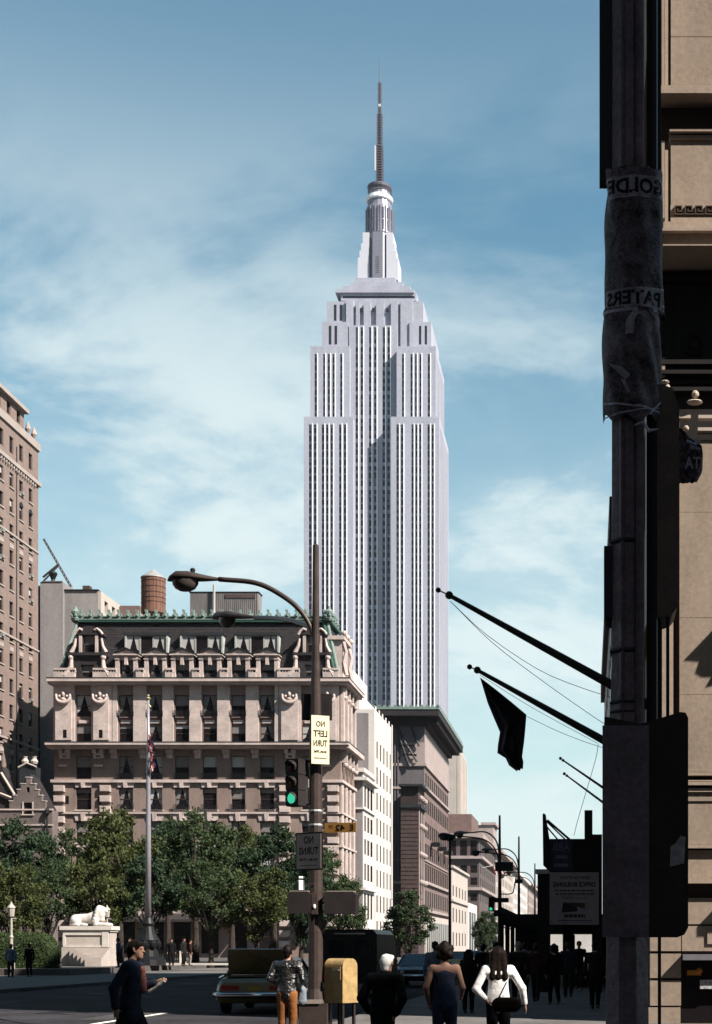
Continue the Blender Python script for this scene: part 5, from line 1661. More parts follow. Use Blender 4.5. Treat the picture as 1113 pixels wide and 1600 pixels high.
# ---------------------------------------------------------------- paints and cloth
BLEATH = mat('black_leather', (0.018, 0.016, 0.016), rough=0.35, var=0.2, scale=10, spec=0.6)
POLE = mat('bronze_pole_paint', (0.085, 0.062, 0.055), rough=0.45, metal=0.2, var=0.25, scale=3)
DKPAINT = mat('dark_street_paint', (0.034, 0.027, 0.027), rough=0.5, var=0.2, scale=4)
FGPOLE = mat('dull_violet_grey_paint', (0.30, 0.205, 0.23), rough=0.5, metal=0.1, var=0.3, scale=5, bump=0.15, bscale=40)
SIGNW = mat('cream_sign_face', (1.2, 1.08, 0.74), rough=0.5, var=0.12, scale=6)
SIGNG = mat('dull_sign_face', (0.75, 0.58, 0.53), rough=0.6, var=0.15, scale=5)
SIGNY = mat('yellow_brown_sign', (0.46, 0.23, 0.06), rough=0.5, var=0.15, scale=5)
BLK = mat('sign_black', (0.012, 0.011, 0.012), rough=0.5, var=0.0)
ALU = mat('bare_aluminium', (0.5, 0.5, 0.5), rough=0.4, metal=0.7, var=0.1)

def dashes(parent, at, w, h, m, n, rz=0.0, seed=1):
    """a line of small print too far off to read: strokes only"""
    rr = random.Random(seed + n)
    mb = MB(); c, s = math.cos(rz), math.sin(rz)
    u = -w/2
    while u < w/2 - 0.01:
        l = min(w/2 - u, w/n*rr.uniform(0.5, 1.1))
        q = [(u, -h/2), (u + l, -h/2), (u + l, h/2), (u, h/2)]
        mb.poly([(at[0] + a*c, at[1] + a*s, at[2] + b) for a, b in q])
        u += l + w/n*0.16
    return mb.build('print_line', m, parent)
def rot(p, a, c):
    x, y = p[0]-c[0], p[1]-c[1]
    return (c[0] + x*math.cos(a) - y*math.sin(a), c[1] + x*math.sin(a) + y*math.cos(a), *p[2:])
class RB(MB):
    """box collector turned about a vertical axis through c"""
    def __init__(s, c, a): super().__init__(); s.c = c; s.a = a
    def done(s):
        s.v = [rot(v, s.a, s.c) for v in s.v]; return s

def cobra(parent, tip, root, mats=(POLE, DKPAINT), k=1.0, knob=True):
    """cobra-head luminaire lying from its root (arm end) to its tip, with a glass bowl beneath"""
    a, b = Vector(root), Vector(tip)
    d = (b - a); L = d.length; d.normalize()
    s = d.cross(Vector((0, 0, 1))).normalized(); u = s.cross(d)
    m = MB()
    prof = [(0.0, 0.04, 0.04, 0), (0.12, 0.06, 0.06, 0), (0.35, 0.13, 0.10, 0.01), (0.6, 0.19, 0.14, 0.03), (0.82, 0.19, 0.14, 0.03), (0.95, 0.11, 0.08, 0.0), (1.0, 0.02, 0.02, -0.02)]
    n = 12
    base = len(m.v)
    for t, w, hh, off in prof:
        for i in range(n):
            th = 2*math.pi*i/n
            z = math.sin(th)
            p = a + d*L*t + s*w*k*math.cos(th) + u*((hh*k*z if z > 0 else 0.35*hh*k*z) + off*k)
            m.v.append(tuple(p))
    for j in range(len(prof)-1):
        for i in range(n):
            m.f.append((base+j*n+i, base+j*n+(i+1) % n, base+(j+1)*n+(i+1) % n, base+(j+1)*n+i))
    hd = m.build('lamp_head', mats[0], parent, smooth=True)
    g = MB()
    base = 0
    rings = [(0.0, 0.17), (0.08, 0.165), (0.16, 0.13), (0.21, 0.07), (0.225, 0.01)]
    c = a + d*L*0.66
    for z, r in rings:
        for i in range(n):
            th = 2*math.pi*i/n
            g.v.append(tuple(c + d*r*1.55*k*math.cos(th) + s*r*k*math.sin(th) - u*(z*k + 0.01)))
    for j in range(len(rings)-1):
        for i in range(n): g.f.append((j*n+i, (j+1)*n+i, (j+1)*n+(i+1) % n, j*n+(i+1) % n))
    g.build('lamp_bowl', mat('lamp_bowl_glass', (0.10, 0.08, 0.07), rough=0.3, var=0.1), hd, smooth=True)
    if knob:
        q = MB(); p = a + d*L*0.52 + u*0.13*k
        q.lathe([(0.04*k, p.z), (0.055*k, p.z + 0.07*k), (0.03*k, p.z + 0.1*k)], p.x, p.y, 8)
        q.build('photocell', mats[1], hd)

def arm_curve(pts, n=20):
    """Catmull-Rom through pts"""
    P = [Vector(p) for p in pts]
    P = [P[0]*2 - P[1]] + P + [P[-1]*2 - P[-2]]
    out = []
    for i in range(1, len(P)-2):
        for j in range(n // (len(P)-3)):
            t = j / (n // (len(P)-3))
            a, b, c, d = P[i-1], P[i], P[i+1], P[i+2]
            out.append(0.5*((2*b) + (c-a)*t + (2*a-5*b+4*c-d)*t*t + (3*b-a-3*c+d)*t**3))
    out.append(P[-2])
    return out

def signal(parent_label, loc, facing, group=None, lit=2, k=1.0, name='traffic_signal', visor=True, short=False):
    """three-lens signal head; facing = direction angle (radians) of its lenses measured from -Y, positive to the right"""
    t = thing(name, parent_label, 'traffic light', loc, group)
    x, y, z = loc
    w, hh, dp = 0.30*k, 0.92*k, 0.20*k
    b = RB((x, y), facing)
    b.box(x-w/2, x+w/2, y-dp/2, y+dp/2, z, z+hh)
    for i in range(3): b.box(x-w/2-0.012, x+w/2+0.012, y-dp/2-0.012, y+dp/2+0.012, z+hh*(i/3)+0.012, z+hh*((i+1)/3)-0.012)
    b.done().build('housing', DKPAINT, t)
    cols = [('red_lens', (0.10, 0.015, 0.012)), ('amber_lens', (0.12, 0.06, 0.01)), ('green_lens', (0.02, 0.25, 0.16))]
    for i in range(3):
        zc = z + hh*(1 - (i+0.5)/3)
        l = MB()
        nseg = 14
        c = rot((x, y-dp/2-0.02*k), facing, (x, y))
        for j in range(nseg):
            th = 2*math.pi*j/nseg
            px_, py_ = rot((x + 0.105*k*math.cos(th), y-dp/2-0.025*k), facing, (x, y))
            l.v.append((px_, py_, zc + 0.105*k*math.sin(th)))
        l.v.append((*rot((x, y-dp/2-0.06*k), facing, (x, y)), zc))
        for j in range(nseg): l.f.append((j, (j+1) % nseg, nseg))
        m = mat(cols[i][0] + ('_lit' if i == lit else ''), cols[i][1], rough=0.25, var=0.0, emit=((0.05, 0.6, 0.36), 0.38) if (i == lit and lit == 2) else None)
        l.build(cols[i][0], m, t)
        if visor:
            v = MB(); n0 = 10
            for q in range(2):
                for j in range(n0+1):
                    th = math.radians(-25 + 230*j/n0)
                    ln = 0.02*k if q == 0 else (0.24 if 3 <= j <= 7 else 0.13)*k*(0.5 if short else 1)
                    px_, py_ = rot((x + 0.125*k*math.cos(th), y-dp/2-ln), facing, (x, y))
                    v.v.append((px_, py_, zc + 0.125*k*math.sin(th) - (0.02*k if q else 0)))
            for j in range(n0): v.f.append((j, j+1, n0+1+j+1, n0+1+j))
            v.build('visor', DKPAINT, t)
    return t

# ---------------------------------------------------------------- the lamp and signal pole on the far corner
def corner_pole():
    Y = 28.0
    X = lambda p: wx(p, Y); Z = lambda p: wz(p, Y)
    xc = X(493.5)
    t = thing('street_lamp', 'tall bronze street lamp pole with two curved cobra-head arms at the crossing', 'street lamp', (xc, Y, 0.14))
    m = MB(); m.lathe([(0.26, 0.14), (0.26, 0.5), (0.18, 0.7), (0.145, 0.9), (0.13, 5.2), (0.115, 6.2), (0.075, 7.6), (0.06, 9.63), (0.02, 9.66)], xc, Y, 12)
    m.build('pole', POLE, t, smooth=False)
    m = MB(); m.box(xc - 0.27, xc + 0.27, Y - 0.30, Y + 0.3, 0.14, 0.62); m.build('base_box', POLE, t)
    m = MB(); m.box(xc - 0.29, xc + 0.15, Y - 0.33, Y - 0.302, 0.62, 0.70); m.build('base_lip', mat('pale_edge_metal', (0.4, 0.33, 0.28), rough=0.5), t)  # pale metal edge, also used on top of the signal boxes
    for zz in (1268, 1290, 1306): 
        m = MB(); m.lathe([(0.138, Z(zz) - 0.03), (0.15, Z(zz)), (0.138, Z(zz) + 0.03)], xc, Y, 12); m.build('clamp_band', ALU, t)
    c = arm_curve([(xc, Y, Z(1040)), (X(489), Y, Z(990)), (X(470), Y, Z(955)), (X(440), Y, Z(930)), (X(400), Y, Z(911)), (X(342), Y, Z(905))], 30)
    m = MB(); m.tube(c, [0.05]*len(c), 8); m.build('lamp_arm', POLE, t, smooth=True)
    cobra(t, (X(262), Y, Z(906)), (X(344), Y, Z(906)), k=1.0)
    Y2 = 33.5
    c = arm_curve([(xc, Y, Z(1020)), (X(492), Y + 0.2, Z(985)), (wx(465, 29.5), 29.5, wz(972, 29.5)), (wx(430, 31.5), 31.5, wz(966, 31.5)), (wx(398, 33), 33, wz(965, 33))], 24)
    m = MB(); m.tube(c, [0.05]*len(c), 8); m.build('lamp_arm', POLE, t, smooth=True)
    cobra(t, (wx(333, 34.2), 34.2, wz(966, 34.2)), (wx(400, 33), 33, wz(965, 33)), k=0.98, knob=False)
    # signals and signs hang on the pole
    sg = signal('black three-lens traffic light with its green lens lit on the crossing pole', (X(466), Y - 0.22, Z(1262)), math.radians(-30), lit=2, k=1.0, short=True)
    m = MB(); m.tube([(X(476), Y - 0.1, Z(1190)), (xc, Y, Z(1190))], 0.025, 6); m.tube([(X(476), Y - 0.1, Z(1255)), (xc, Y, Z(1257))], 0.025, 6); m.tube([(X(479.5), Y - 0.1, Z(1257)), (X(479.5), Y - 0.1, Z(1190))], 0.05, 6)
    m.build('bracket', DKPAINT, sg)
    sg = thing('traffic_signal', 'black traffic light backs seen from behind high on the crossing pole', 'traffic light', (xc, Y + 0.1, Z(1122)))
    for x0, x1 in ((473, 486), (500, 515)):
        m = MB(); m.box(X(x0), X(x1), Y + 0.02, Y + 0.3, Z(1122), Z(1084)); m.box(X(x0) - 0.03, X(x1) + 0.03, Y + 0.08, Y + 0.12, Z(1124), Z(1083)); m.build('housing', DKPAINT, sg)
    m = MB(); m.tube([(X(474), Y + 0.16, Z(1092)), (X(514), Y + 0.16, Z(1092))], 0.03, 6); m.build('bracket', DKPAINT, sg)
    # NO LEFT TURN
    a = math.radians(22)
    cxs, cys = X(504), Y - 0.22
    sgn = thing('traffic_sign', 'cream NO LEFT TURN sign, sunlit, high on the crossing pole', 'road sign', (cxs, cys, Z(1197)))
    b = RB((cxs, cys), a); b.box(cxs - 0.175, cxs + 0.175, cys - 0.012, cys + 0.012, Z(1196), Z(1121)); b.done().build('panel', SIGNW, sgn)
    fc = lambda z: rot((cxs, cys - 0.016), a, (cxs, cys)) + (z,)
    for s_, w_, y_, h_ in (('NO', 0.17, 1134, 0.115), ('LEFT', 0.27, 1149, 0.125), ('TURN', 0.27, 1164, 0.125), ('8AM-7PM', 0.24, 1177, 0.055)):
        put_text(s_, w_, h_, fc(Z(y_)), BLK, sgn, rz=a, bold=0.02)
    dashes(sgn, fc(Z(1187)), 0.24, 0.018, BLK, 5, rz=a)
    # E 42 ST
    a2 = math.radians(-14)
    cxs, cys = X(533), Y - 0.05
    sgn = thing('street_sign', 'yellow brown E 42 ST street name sign jutting right from the pole', 'street sign', (cxs, cys, Z(1301)))
    b = RB((cxs, cys), a2); b.box(cxs - 0.33, cxs + 0.33, cys - 0.012, cys + 0.012, Z(1301), Z(1286)); b.done().build('panel', SIGNY, sgn)
    at = lambda u, z: rot((cxs + u, cys - 0.016), a2, (cxs, cys)) + (z,)
    for s_, u, w_, h_ in (('E', 0.24, 0.07, 0.115), ('42', 0.0, 0.2, 0.12), ('ST', -0.2, 0.1, 0.06)):
        put_text(s_, w_, h_, at(u, Z(1293.5) + (0.02 if s_ == 'ST' else 0)), BLK, sgn, rz=a2, bold=0.015)
    # NO TURNS
    a3 = math.radians(-31)
    cxs, cys = X(487), Y - 0.24
    sgn = thing('traffic_sign', 'shaded square NO TURNS sign in black frame below the street name sign', 'road sign', (cxs, cys, Z(1361)))
    b = RB((cxs, cys), a3); b.box(cxs - 0.345, cxs + 0.345, cys - 0.008, cys + 0.012, Z(1361), Z(1302)); b.done().build('frame', BLK, sgn)
    b = RB((cxs, cys), a3); b.box(cxs - 0.315, cxs + 0.315, cys - 0.014, cys - 0.008, Z(1358.5), Z(1304.5)); b.done().build('panel', SIGNG, sgn)
    fc = lambda z: rot((cxs, cys - 0.018), a3, (cxs, cys)) + (z,)
    for s_, w_, y_, h_ in (('NO', 0.25, 1314, 0.15), ('TURNS', 0.50, 1331, 0.15), ('8AM-7PM', 0.46, 1344.5, 0.055)):
        put_text(s_, w_, h_, fc(Z(y_)), BLK, sgn, rz=a3, bold=0.02)
    dashes(sgn, fc(Z(1353.5)), 0.44, 0.018, mat('faded_ink', (0.16, 0.13, 0.12), var=0.0), 7, rz=a3)
    # small white notice
    cxs = X(475); cys = Y - 0.2
    sgn = thing('notice', 'small white notice plate on the pole under the NO TURNS sign', 'sign', (cxs, cys, Z(1390)))
    b = RB((cxs, cys), math.radians(18)); b.box(cxs - 0.055, cxs + 0.055, cys - 0.01, cys + 0.01, Z(1391), Z(1376)); b.box(cxs - 0.055, cxs + 0.055, cys - 0.01, cys + 0.01, Z(1373), Z(1370)); b.done().build('panel', mat('white_enamel', (1.4, 1.35, 1.3), var=0.05), sgn)
    m = MB(); m.box(cxs - 0.02, xc, Y - 0.17, Y - 0.12, Z(1384), Z(1380)); m.build('bracket', DKPAINT, sgn)
    # pedestrian signal boxes
    for lab, x0, x1, yy in (('dark pedestrian signal box on the left of the crossing pole', 455, 490, -0.15), ('dark pedestrian signal box on the right of the crossing pole', 510, 559, -0.05)):
        sg = thing('pedestrian_signal', lab, 'pedestrian signal', ((X(x0)+X(x1))/2, Y + yy, Z(1428)))
        m = MB()
        r_ = [(X(x0), Z(1428)), (X(x1), Z(1428)), (X(x1), Z(1398)), (X(x1) - 0.06, Z(1394)), (X(x0) + 0.06, Z(1394)), (X(x0), Z(1398))]
        m.prism(r_, lambda p, tt: (p[0], tt, p[1]), Y + yy + 0.2, Y + yy - 0.2)
        m.build('housing', DKPAINT, sg)
        m = MB(); m.box(X(x0) + 0.05, X(x1) - 0.05, Y + yy - 0.19, Y + yy + 0.19, Z(1393.9), Z(1392.6)); m.build('lid', MATS['pale_edge_metal'], sg)
        m = MB(); m.box(min(X(x1), xc), max(X(x0), xc), Y - 0.03, Y + 0.03, Z(1412), Z(1408)); m.build('bracket', DKPAINT, sg)
    sg = thing('control_box', 'slim tan control box with a white button on the crossing pole', 'control box', (X(496), Y - 0.25, Z(1426)))
    m = MB(); m.box(X(491.5), X(500), Y - 0.30, Y - 0.14, Z(1429), Z(1396)); m.build('housing', POLE, sg)
    m = MB(); m.ball((X(496.3), Y - 0.31, Z(1417)), 0.035, 8, 6, (0.8, 0.5, 1.3)); m.build('button', MATS['white_enamel'], sg)
corner_pole()

# mailbox on legs
def mailbox():
    c = (wx(533, 28.0), 28.0)
    a = math.radians(-33)
    OL = mat('mailbox_paint', (0.55, 0.37, 0.165), rough=0.5, var=0.25, scale=8, bump=0.15, bscale=60)
    t = thing('mailbox', 'mustard yellow rounded-top mailbox on four legs beside the crossing pole', 'mailbox', (c[0], c[1], 0.14))
    w, d, z0, z1 = 0.48, 0.42, 0.66, 1.50
    prof = [(-d/2, z0), (d/2, z0), (d/2, z1 - 0.16)] + [(d/2 - 0.16 + 0.16*math.cos(q), z1 - 0.16 + 0.16*math.sin(q)) for q in [math.pi/2*i/6 for i in range(1, 7)]]
    prof += [(-d/2 + 0.16 - 0.16*math.sin(q), z1 - 0.16 + 0.16*math.cos(q)) for q in [math.pi/2*i/6 for i in range(0, 7)]]
    b = RB(c, a); b.prism(prof, lambda p, tt: (c[0] + tt, c[1] + p[0], p[1]), w/2, -w/2); b.done()
    b.build('body', OL, t)
    b = RB(c, a); b.box(c[0]-w/2-0.012, c[0]+w/2+0.012, c[1]-d/2-0.012, c[1]+d/2+0.012, z0 - 0.03, z0 + 0.01); b.done().build('rim', OL, t)
    b = RB(c, a); b.box(c[0]-w/2+0.05, c[0]+w/2-0.05, c[1]-d/2-0.014, c[1]-d/2+0.002, z1 - 0.42, z1 - 0.17); b.done().build('door', OL, t)
    b = RB(c, a); b.box(c[0]+0.0, c[0]+0.17, c[1]-d/2-0.05, c[1]-d/2-0.014, z1 - 0.24, z1 - 0.21); b.done().build('handle', ALU, t)
    for sx in (-1, 1):
        for sy in (-1, 1):
            b = RB(c, a); b.box(c[0]+sx*(w/2-0.05)-0.025, c[0]+sx*(w/2-0.05)+0.025, c[1]+sy*(d/2-0.05)-0.025, c[1]+sy*(d/2-0.05)+0.025, 0.14, z0 - 0.03); b.done().build('leg', DKPAINT, t)
mailbox()

# ---------------------------------------------------------------- the dark pole in the right foreground, wrapped in posters
def near_pole():
    Y = 6.0
    X = lambda p: wx(p, Y); Z = lambda p: wz(p, Y)
    xc = X(980)
    t = thing('utility_pole', 'massive dark fluted pole in the right foreground wrapped with torn posters', 'pole', (xc, Y, 0.14))
    m = MB(); m.lathe([(0.15, 0.14), (0.15, 0.35), (0.105, 0.5), (0.098, 1.3), (0.090, 2.2), (0.070, 2.9), (0.066, 6.5)], xc, Y, 8, a0=math.pi/8)
    m.build('pole', FGPOLE, t)
    m = MB()
    for dx, r in ((0.050, 0.02), (-0.02, 0.012)):
        m.tube([(xc + dx, Y - 0.06, 2.0), (xc + dx, Y - 0.06, 6.5)], r, 8)
    m.build('conduit', FGPOLE, t)
    m = MB(); m.tube([(X(1019), Y - 0.02, 2.0), (X(1019), Y - 0.02, 6.5)], 0.024, 8); m.tube([(X(1031), Y + 0.02, 1.2), (X(1031), Y + 0.02, 6.5)], 0.008, 6); m.tube([(X(1044), Y + 0.02, 2.5), (X(1044), Y + 0.02, 3.2)], 0.008, 6)
    m.build('cable_pipe', DKPAINT, t)
    m = MB(); m.box(X(937), X(957), Y - 0.01, Y + 0.05, Z(285), Z(-60)); m.build('edge_plate', DKPAINT, t)
    m = MB(); m.box(X(944), X(958), Y - 0.03, Y + 0.06, Z(968), Z(856)); m.tube([(X(951), Y, Z(980)), (X(955), Y, Z(966))], 0.018, 6); m.build('hinge_plate', DKPAINT, t)
    for y in (850, 1020, 1100, 1115): 
        m = MB(); m.lathe([(0.072, Z(y + 4)), (0.078, Z(y)), (0.072, Z(y - 4))], xc - 0.002, Y, 8, a0=math.pi/8); m.build('band', DKPAINT, t)
    m = MB(); m.ball((X(983), Y - 0.10, Z(1218)), 0.008, 6, 4, (1.4, 0.5, 1)); m.build('rivet', ALU, t)
    # signal housing seen from its back
    s = thing('traffic_signal', 'dark brown signal housing with rounded foot on the foreground pole', 'traffic light', (X(1040), Y, Z(960)))
    pf = [(X(1012), Z(600)), (X(1012), Z(965)), (X(1025), Z(969)), (X(1050), Z(962)), (X(1058), Z(952)), (X(1061), Z(938)), (X(1061), Z(640)), (X(1050), Z(610))]
    m = MB(); m.prism(pf[::-1], lambda p, tt: (p[0], tt, p[1]), Y + 0.22, Y - 0.03); m.build('housing', mat('brown_signal_paint', (0.22, 0.135, 0.10), rough=0.45, var=0.2, scale=6), s)
    # big dark sign board seen from the back
    s = thing('sign_board', 'large black back of a sign board low on the foreground pole', 'sign', (X(1010), Y - 0.1, Z(1465)))
    pf = [(X(942), Z(1222)), (X(944), Z(1128)), (X(1000), Z(1139)), (X(1060), Z(1121)), (X(1068), Z(1122)), (X(1072), Z(1130)), (X(1072), Z(1450)), (X(1066), Z(1461)), (X(1055), Z(1465)), (X(1012), Z(1465)), (X(1012), Z(1462)), (X(942), Z(1462))]
    m = MB(); m.prism(pf, lambda p, tt: (p[0], tt, p[1]), Y - 0.11, Y - 0.14)
    m.build('board', mat('sign_back_black', (0.065, 0.042, 0.038), rough=0.6, var=0.25, scale=6), s)
    m = MB(); m.box(X(941), X(1012), Y - 0.15, Y - 0.141, Z(1465), Z(1142)); m.build('backing_strip', FGPOLE, s)
    st = MB(); st.poly([(X(1044), Y - 0.142, Z(1357)), (X(1066), Y - 0.142, Z(1352)), (X(1068), Y - 0.142, Z(1312)), (X(1060), Y - 0.142, Z(1310)), (X(1052), Y - 0.142, Z(1322)), (X(1045), Y - 0.142, Z(1326))])
    st.build('sticker', mat('grey_sticker', (0.75, 0.64, 0.66), var=0.3, scale=30), s)
    # posters: wrinkled sheets wrapped round the pole
    PPR = mat('dark_poster_paper', (0.22, 0.16, 0.18), rough=0.7, var=0.75, scale=11, bump=0.3, bscale=30)
    PED = mat('pale_poster_edge', (0.8, 0.7, 0.8), rough=0.7, var=0.4, scale=30)
    PLT = mat('pale_poster_patch', (0.55, 0.45, 0.5), rough=0.7, var=0.5, scale=20)
    INK = mat('poster_ink', (0.012, 0.010, 0.014), var=0.0)
    def sheet(name, lab, y0, y1, xl, xr, seed, texts, patches, bulge=0.006):
        s = thing(name, lab, 'poster', (xc, Y, Z(y1)))
        rr = np.random.RandomState(seed)
        na, nz = 40, 46
        x0, x1 = X(xl), X(xr)
        ccx, R = (x0 + x1)/2, (x1 - x0)/2
        ph = rr.uniform(0, 6.28, 12); kk = rr.uniform(2, 9, 12); kz = rr.uniform(4, 26, 12)
        def surf(th, z):
            w = sum(math.sin(kk[i]*th + kz[i]*z + ph[i]) for i in range(12)) / 12
            r = R*(1 + 0.09*w) + bulge*w
            return (ccx + r*math.sin(th), Y + 0.01 - r*0.92*math.cos(th), z)
        m = MB()
        for j in range(nz+1):
            z = Z(y1) + (Z(y0) - Z(y1))*j/nz
            for i in range(na+1):
                th = -math.pi*0.62 + 1.24*math.pi*i/na
                zz = z
                if j == nz: zz += 0.012*math.sin(5*th + ph[0]) - 0.02*math.cos(th)
                if j == 0: zz += 0.016*math.sin(7*th + ph[1]) - 0.03*math.cos(th)
                m.v.append(surf(th, zz))
        for j in range(nz):
            for i in range(na): m.f.append((j*(na+1)+i, j*(na+1)+i+1, (j+1)*(na+1)+i+1, (j+1)*(na+1)+i))
        m.build('paper', PPR, s, smooth=True)
        def band(yc, hpx, th0, th1, mm, lift=1.012, slope=0.0, nm='edge'):
            q = MB(); n = 30
            for i in range(n+1):
                th = th0 + (th1-th0)*i/n
                zc = Z(yc) + slope*(i/n - 0.5) - 0.02*math.cos(th)
                for e in (-0.5, 0.5):
                    p = surf(th, zc + e*hpx/370)
                    q.v.append((ccx + (p[0]-ccx)*lift, Y + 0.01 + (p[1]-Y-0.01)*lift - 0.001, p[2]))
            for i in range(n): q.f.append((2*i, 2*i+2, 2*i+3, 2*i+1))
            q.build(nm, mm, s)
        for yc, hp, sl in patches: band(yc, hp, -1.3, 1.35, PED, slope=sl)
        for body, yc, hpx, th0, th1 in texts:
            band(yc, hpx*1.35, th0 - 0.1, th1 + 0.1, PLT, 1.014, nm='title_strip')
            wth = th1 - th0; zc = Z(yc); hm = hpx/370
            def bend(u, v, zc=zc, th0=th0, th1=th1):
                th = (th0+th1)/2 + u
                p = surf(th, zc + v - 0.02*math.cos(th))
                return (ccx + (p[0]-ccx)*1.022, Y + 0.01 + (p[1]-Y-0.01)*1.022 - 0.002, p[2])
            put_text(body, wth, hm, None, INK, s, bend=bend, bold=0.03)
        return s, surf, ccx
    sheet('poster', 'upper dark poster lettered GOLDE above PATERS wrapped on the foreground pole', 272, 494, 946, 1036, 5,
          [('GOLDE', 302, 24, -1.0, 1.15), ('PATERS', 474, 22, -1.15, 1.05)], [(290, 3, 0.0), (318, 2.5, 0.01), (460, 2.5, 0.02), (487, 2.5, 0.03)])
    s2, surf, ccx = sheet('poster', 'lower crumpled dark poster with pale torn folds on the foreground pole', 490, 655, 942, 1032, 9, [], [(492, 5, 0.01), (640, 3, -0.04), (648, 2, 0.05)], 0.009)
    q = MB()
    def sp(px_, py_, l=1.03):
        th = math.asin(max(-0.98, min(0.98, (X(px_) - ccx)/(45/370))))
        p = surf(th, Z(py_)); return (ccx + (p[0]-ccx)*l, Y + 0.01 + (p[1]-Y-0.01)*l - 0.004, p[2])
    q.poly([sp(952, 578), sp(972, 588), sp(984, 602), sp(976, 608)]); q.poly([sp(968, 604), sp(976, 608), sp(984, 628), sp(980, 630)])
    q.poly([sp(956, 540), sp(990, 500), sp(1016, 500), sp(1020, 530), sp(980, 538)])
    build_each(q, 'torn_flap', PLT, s2)
    q = MB(); q.tube([(X(990), Y - 0.13, Z(682)), (X(1003), Y - 0.14, Z(679)), (X(1012), Y - 0.14, Z(692)), (X(1026), Y - 0.13, Z(688))], [0.003, 0.007, 0.008, 0.003], 6); q.build('loose_strip', PED, s2)
    q = MB(); q.tube([sp(1010, 662, 1.1), sp(1018, 652, 1.1), sp(1026, 638, 1.1), sp(1031, 632, 1.05)], [0.002, 0.004, 0.004, 0.002], 5); q.build('loose_strip', PED, s2)
    # torn poster scrap at the right with letters
    s = thing('poster_scrap', 'crumpled torn poster scrap sticking out right of the foreground pole', 'poster', (X(1080), Y, Z(755)))
    pts = [(1061, 755), (1088, 757), (1097, 740), (1098, 708), (1094, 694), (1080, 690), (1066, 676), (1061, 668)]
    nn = 10
    m = MB(); rr = np.random.RandomState(4)
    gx, gz = 8, 12
    for j in range(gz+1):
        v = j/gz
        yy = 757 + (672 - 757)*v
        xr = np.interp(yy, [672, 690, 694, 708, 740, 757], [1064, 1082, 1094, 1098, 1097, 1088])
        for i in range(gx+1):
            u = i/gx
            m.v.append((X(1060 + (xr-1060)*u), Y - 0.02 + rr.uniform(-0.012, 0.012), Z(yy)))
    for j in range(gz):
        for i in range(gx): m.f.append((j*(gx+1)+i, j*(gx+1)+i+1, (j+1)*(gx+1)+i+1, (j+1)*(gx+1)+i))
    m.build('paper', PPR, s)
    m = MB()
    for (xa, ya, xb, yb) in ((1072, 695, 1084, 700), (1084, 700, 1093, 696), (1078, 704, 1092, 708)): m.tube([(X(xa), Y - 0.04, Z(ya)), (X(xb), Y - 0.045, Z(yb))], [0.008, 0.005], 5)
    m.build('crumpled_edge', PED, s)
    put_text('ITA', 0.075, 0.05, (X(1083), Y - 0.04, Z(728)), mat('pale_letter', (0.7, 0.62, 0.64), var=0.2, scale=30), s, bold=0.02)
    s.rotation_euler = (0, 0, 0)
near_pole()

# ---------------------------------------------------------------- lamps further down the avenue
def far_lamp(label, px, Y, top, side=-1, x_world=None, signals=()):
    x = wx(px, Y)
    t = thing('street_lamp', label, 'street lamp', (x, Y, 0.14), 'street lamps down the avenue')
    zt = wz(top, Y)
    m = MB(); m.lathe([(0.22, 0.14), (0.2, 0.8), (0.13, 1.0), (0.11, 5), (0.06, zt)], x, Y, 10); m.build('pole', DKPAINT, t)
    if side:
        for k, (dz, ln, dy) in enumerate(((-2.2, 2.6, 0), (-1.6, 2.2, 5))):
            c = arm_curve([(x, Y, zt + dz - 1.0), (x + side*0.25, Y + dy*0.12, zt + dz + 0.1), (x + side*1.0, Y + dy*0.4, zt + dz + 0.75), (x + side*ln, Y + dy, zt + dz + 0.95)], 18)
            m = MB(); m.tube(c, 0.05, 6); m.build('lamp_arm', DKPAINT, t)
            cobra(t, (x + side*(ln + 1.15), Y + dy*1.3, zt + dz + 0.95), (x + side*ln, Y + dy, zt + dz + 0.95), (DKPAINT, DKPAINT), 1.2, False)
    return t, x, zt
t, x, zt = far_lamp('first dark street lamp down the right kerb with signal boxes and green light', 781, 86.0, 1274)
for nm, (x0, x1, y0, y1) in (('signal_back', (774, 802, 1347, 1361)), ('sign_bar', (765, 795, 1403, 1410)), ('signal_box', (772, 790, 1422, 1432))):
    m = MB(); m.box(wx(x0, 86), wx(x1, 86), 85.8, 86.2, wz(y1, 86), wz(y0, 86)); m.build(nm, DKPAINT, t)
m = MB(); c = arm_curve([(x, 86, wz(1397, 86)), (wx(800, 86), 86, wz(1396, 86)), (wx(804, 86), 86, wz(1385, 86)), (wx(806, 86), 86, wz(1372, 86))], 12); m.tube(c, 0.04, 6); m.build('bracket_arm', DKPAINT, t)
signal('small distant traffic light with green lens lit on the first far lamp', (wx(768, 85.4), 85.4, wz(1424, 85.4)), math.radians(-10), lit=2, k=0.95)
t, x, zt = far_lamp('second dark street lamp down the right kerb with a round collar box', 811, 110.0, 1307)
m = MB(); m.box(wx(806, 110), wx(817, 110), 109.7, 110.3, wz(1380, 110), wz(1374, 110)); m.build('signal_back', DKPAINT, t)
far_lamp('third and smallest dark street lamp down the right kerb beside the hoarding', 836, 143.0, 1349)
x = wx(703, 104)
isl = MB(); isl.box(x - 1.2, x + 1.2, 102, 108, -0.05, 0.15); struct('traffic_island', isl, PAVE)
t = thing('street_lamp', 'plain thin dark lamp post on a traffic island in the avenue', 'street lamp', (x, 104, 0.15), 'street lamps down the avenue')
m = MB(); m.lathe([(0.2, 0.15), (0.18, 0.8), (0.12, 1), (0.10, 4), (0.09, wz(1312, 104))], x, 104, 8); m.build('pole', DKPAINT, t)
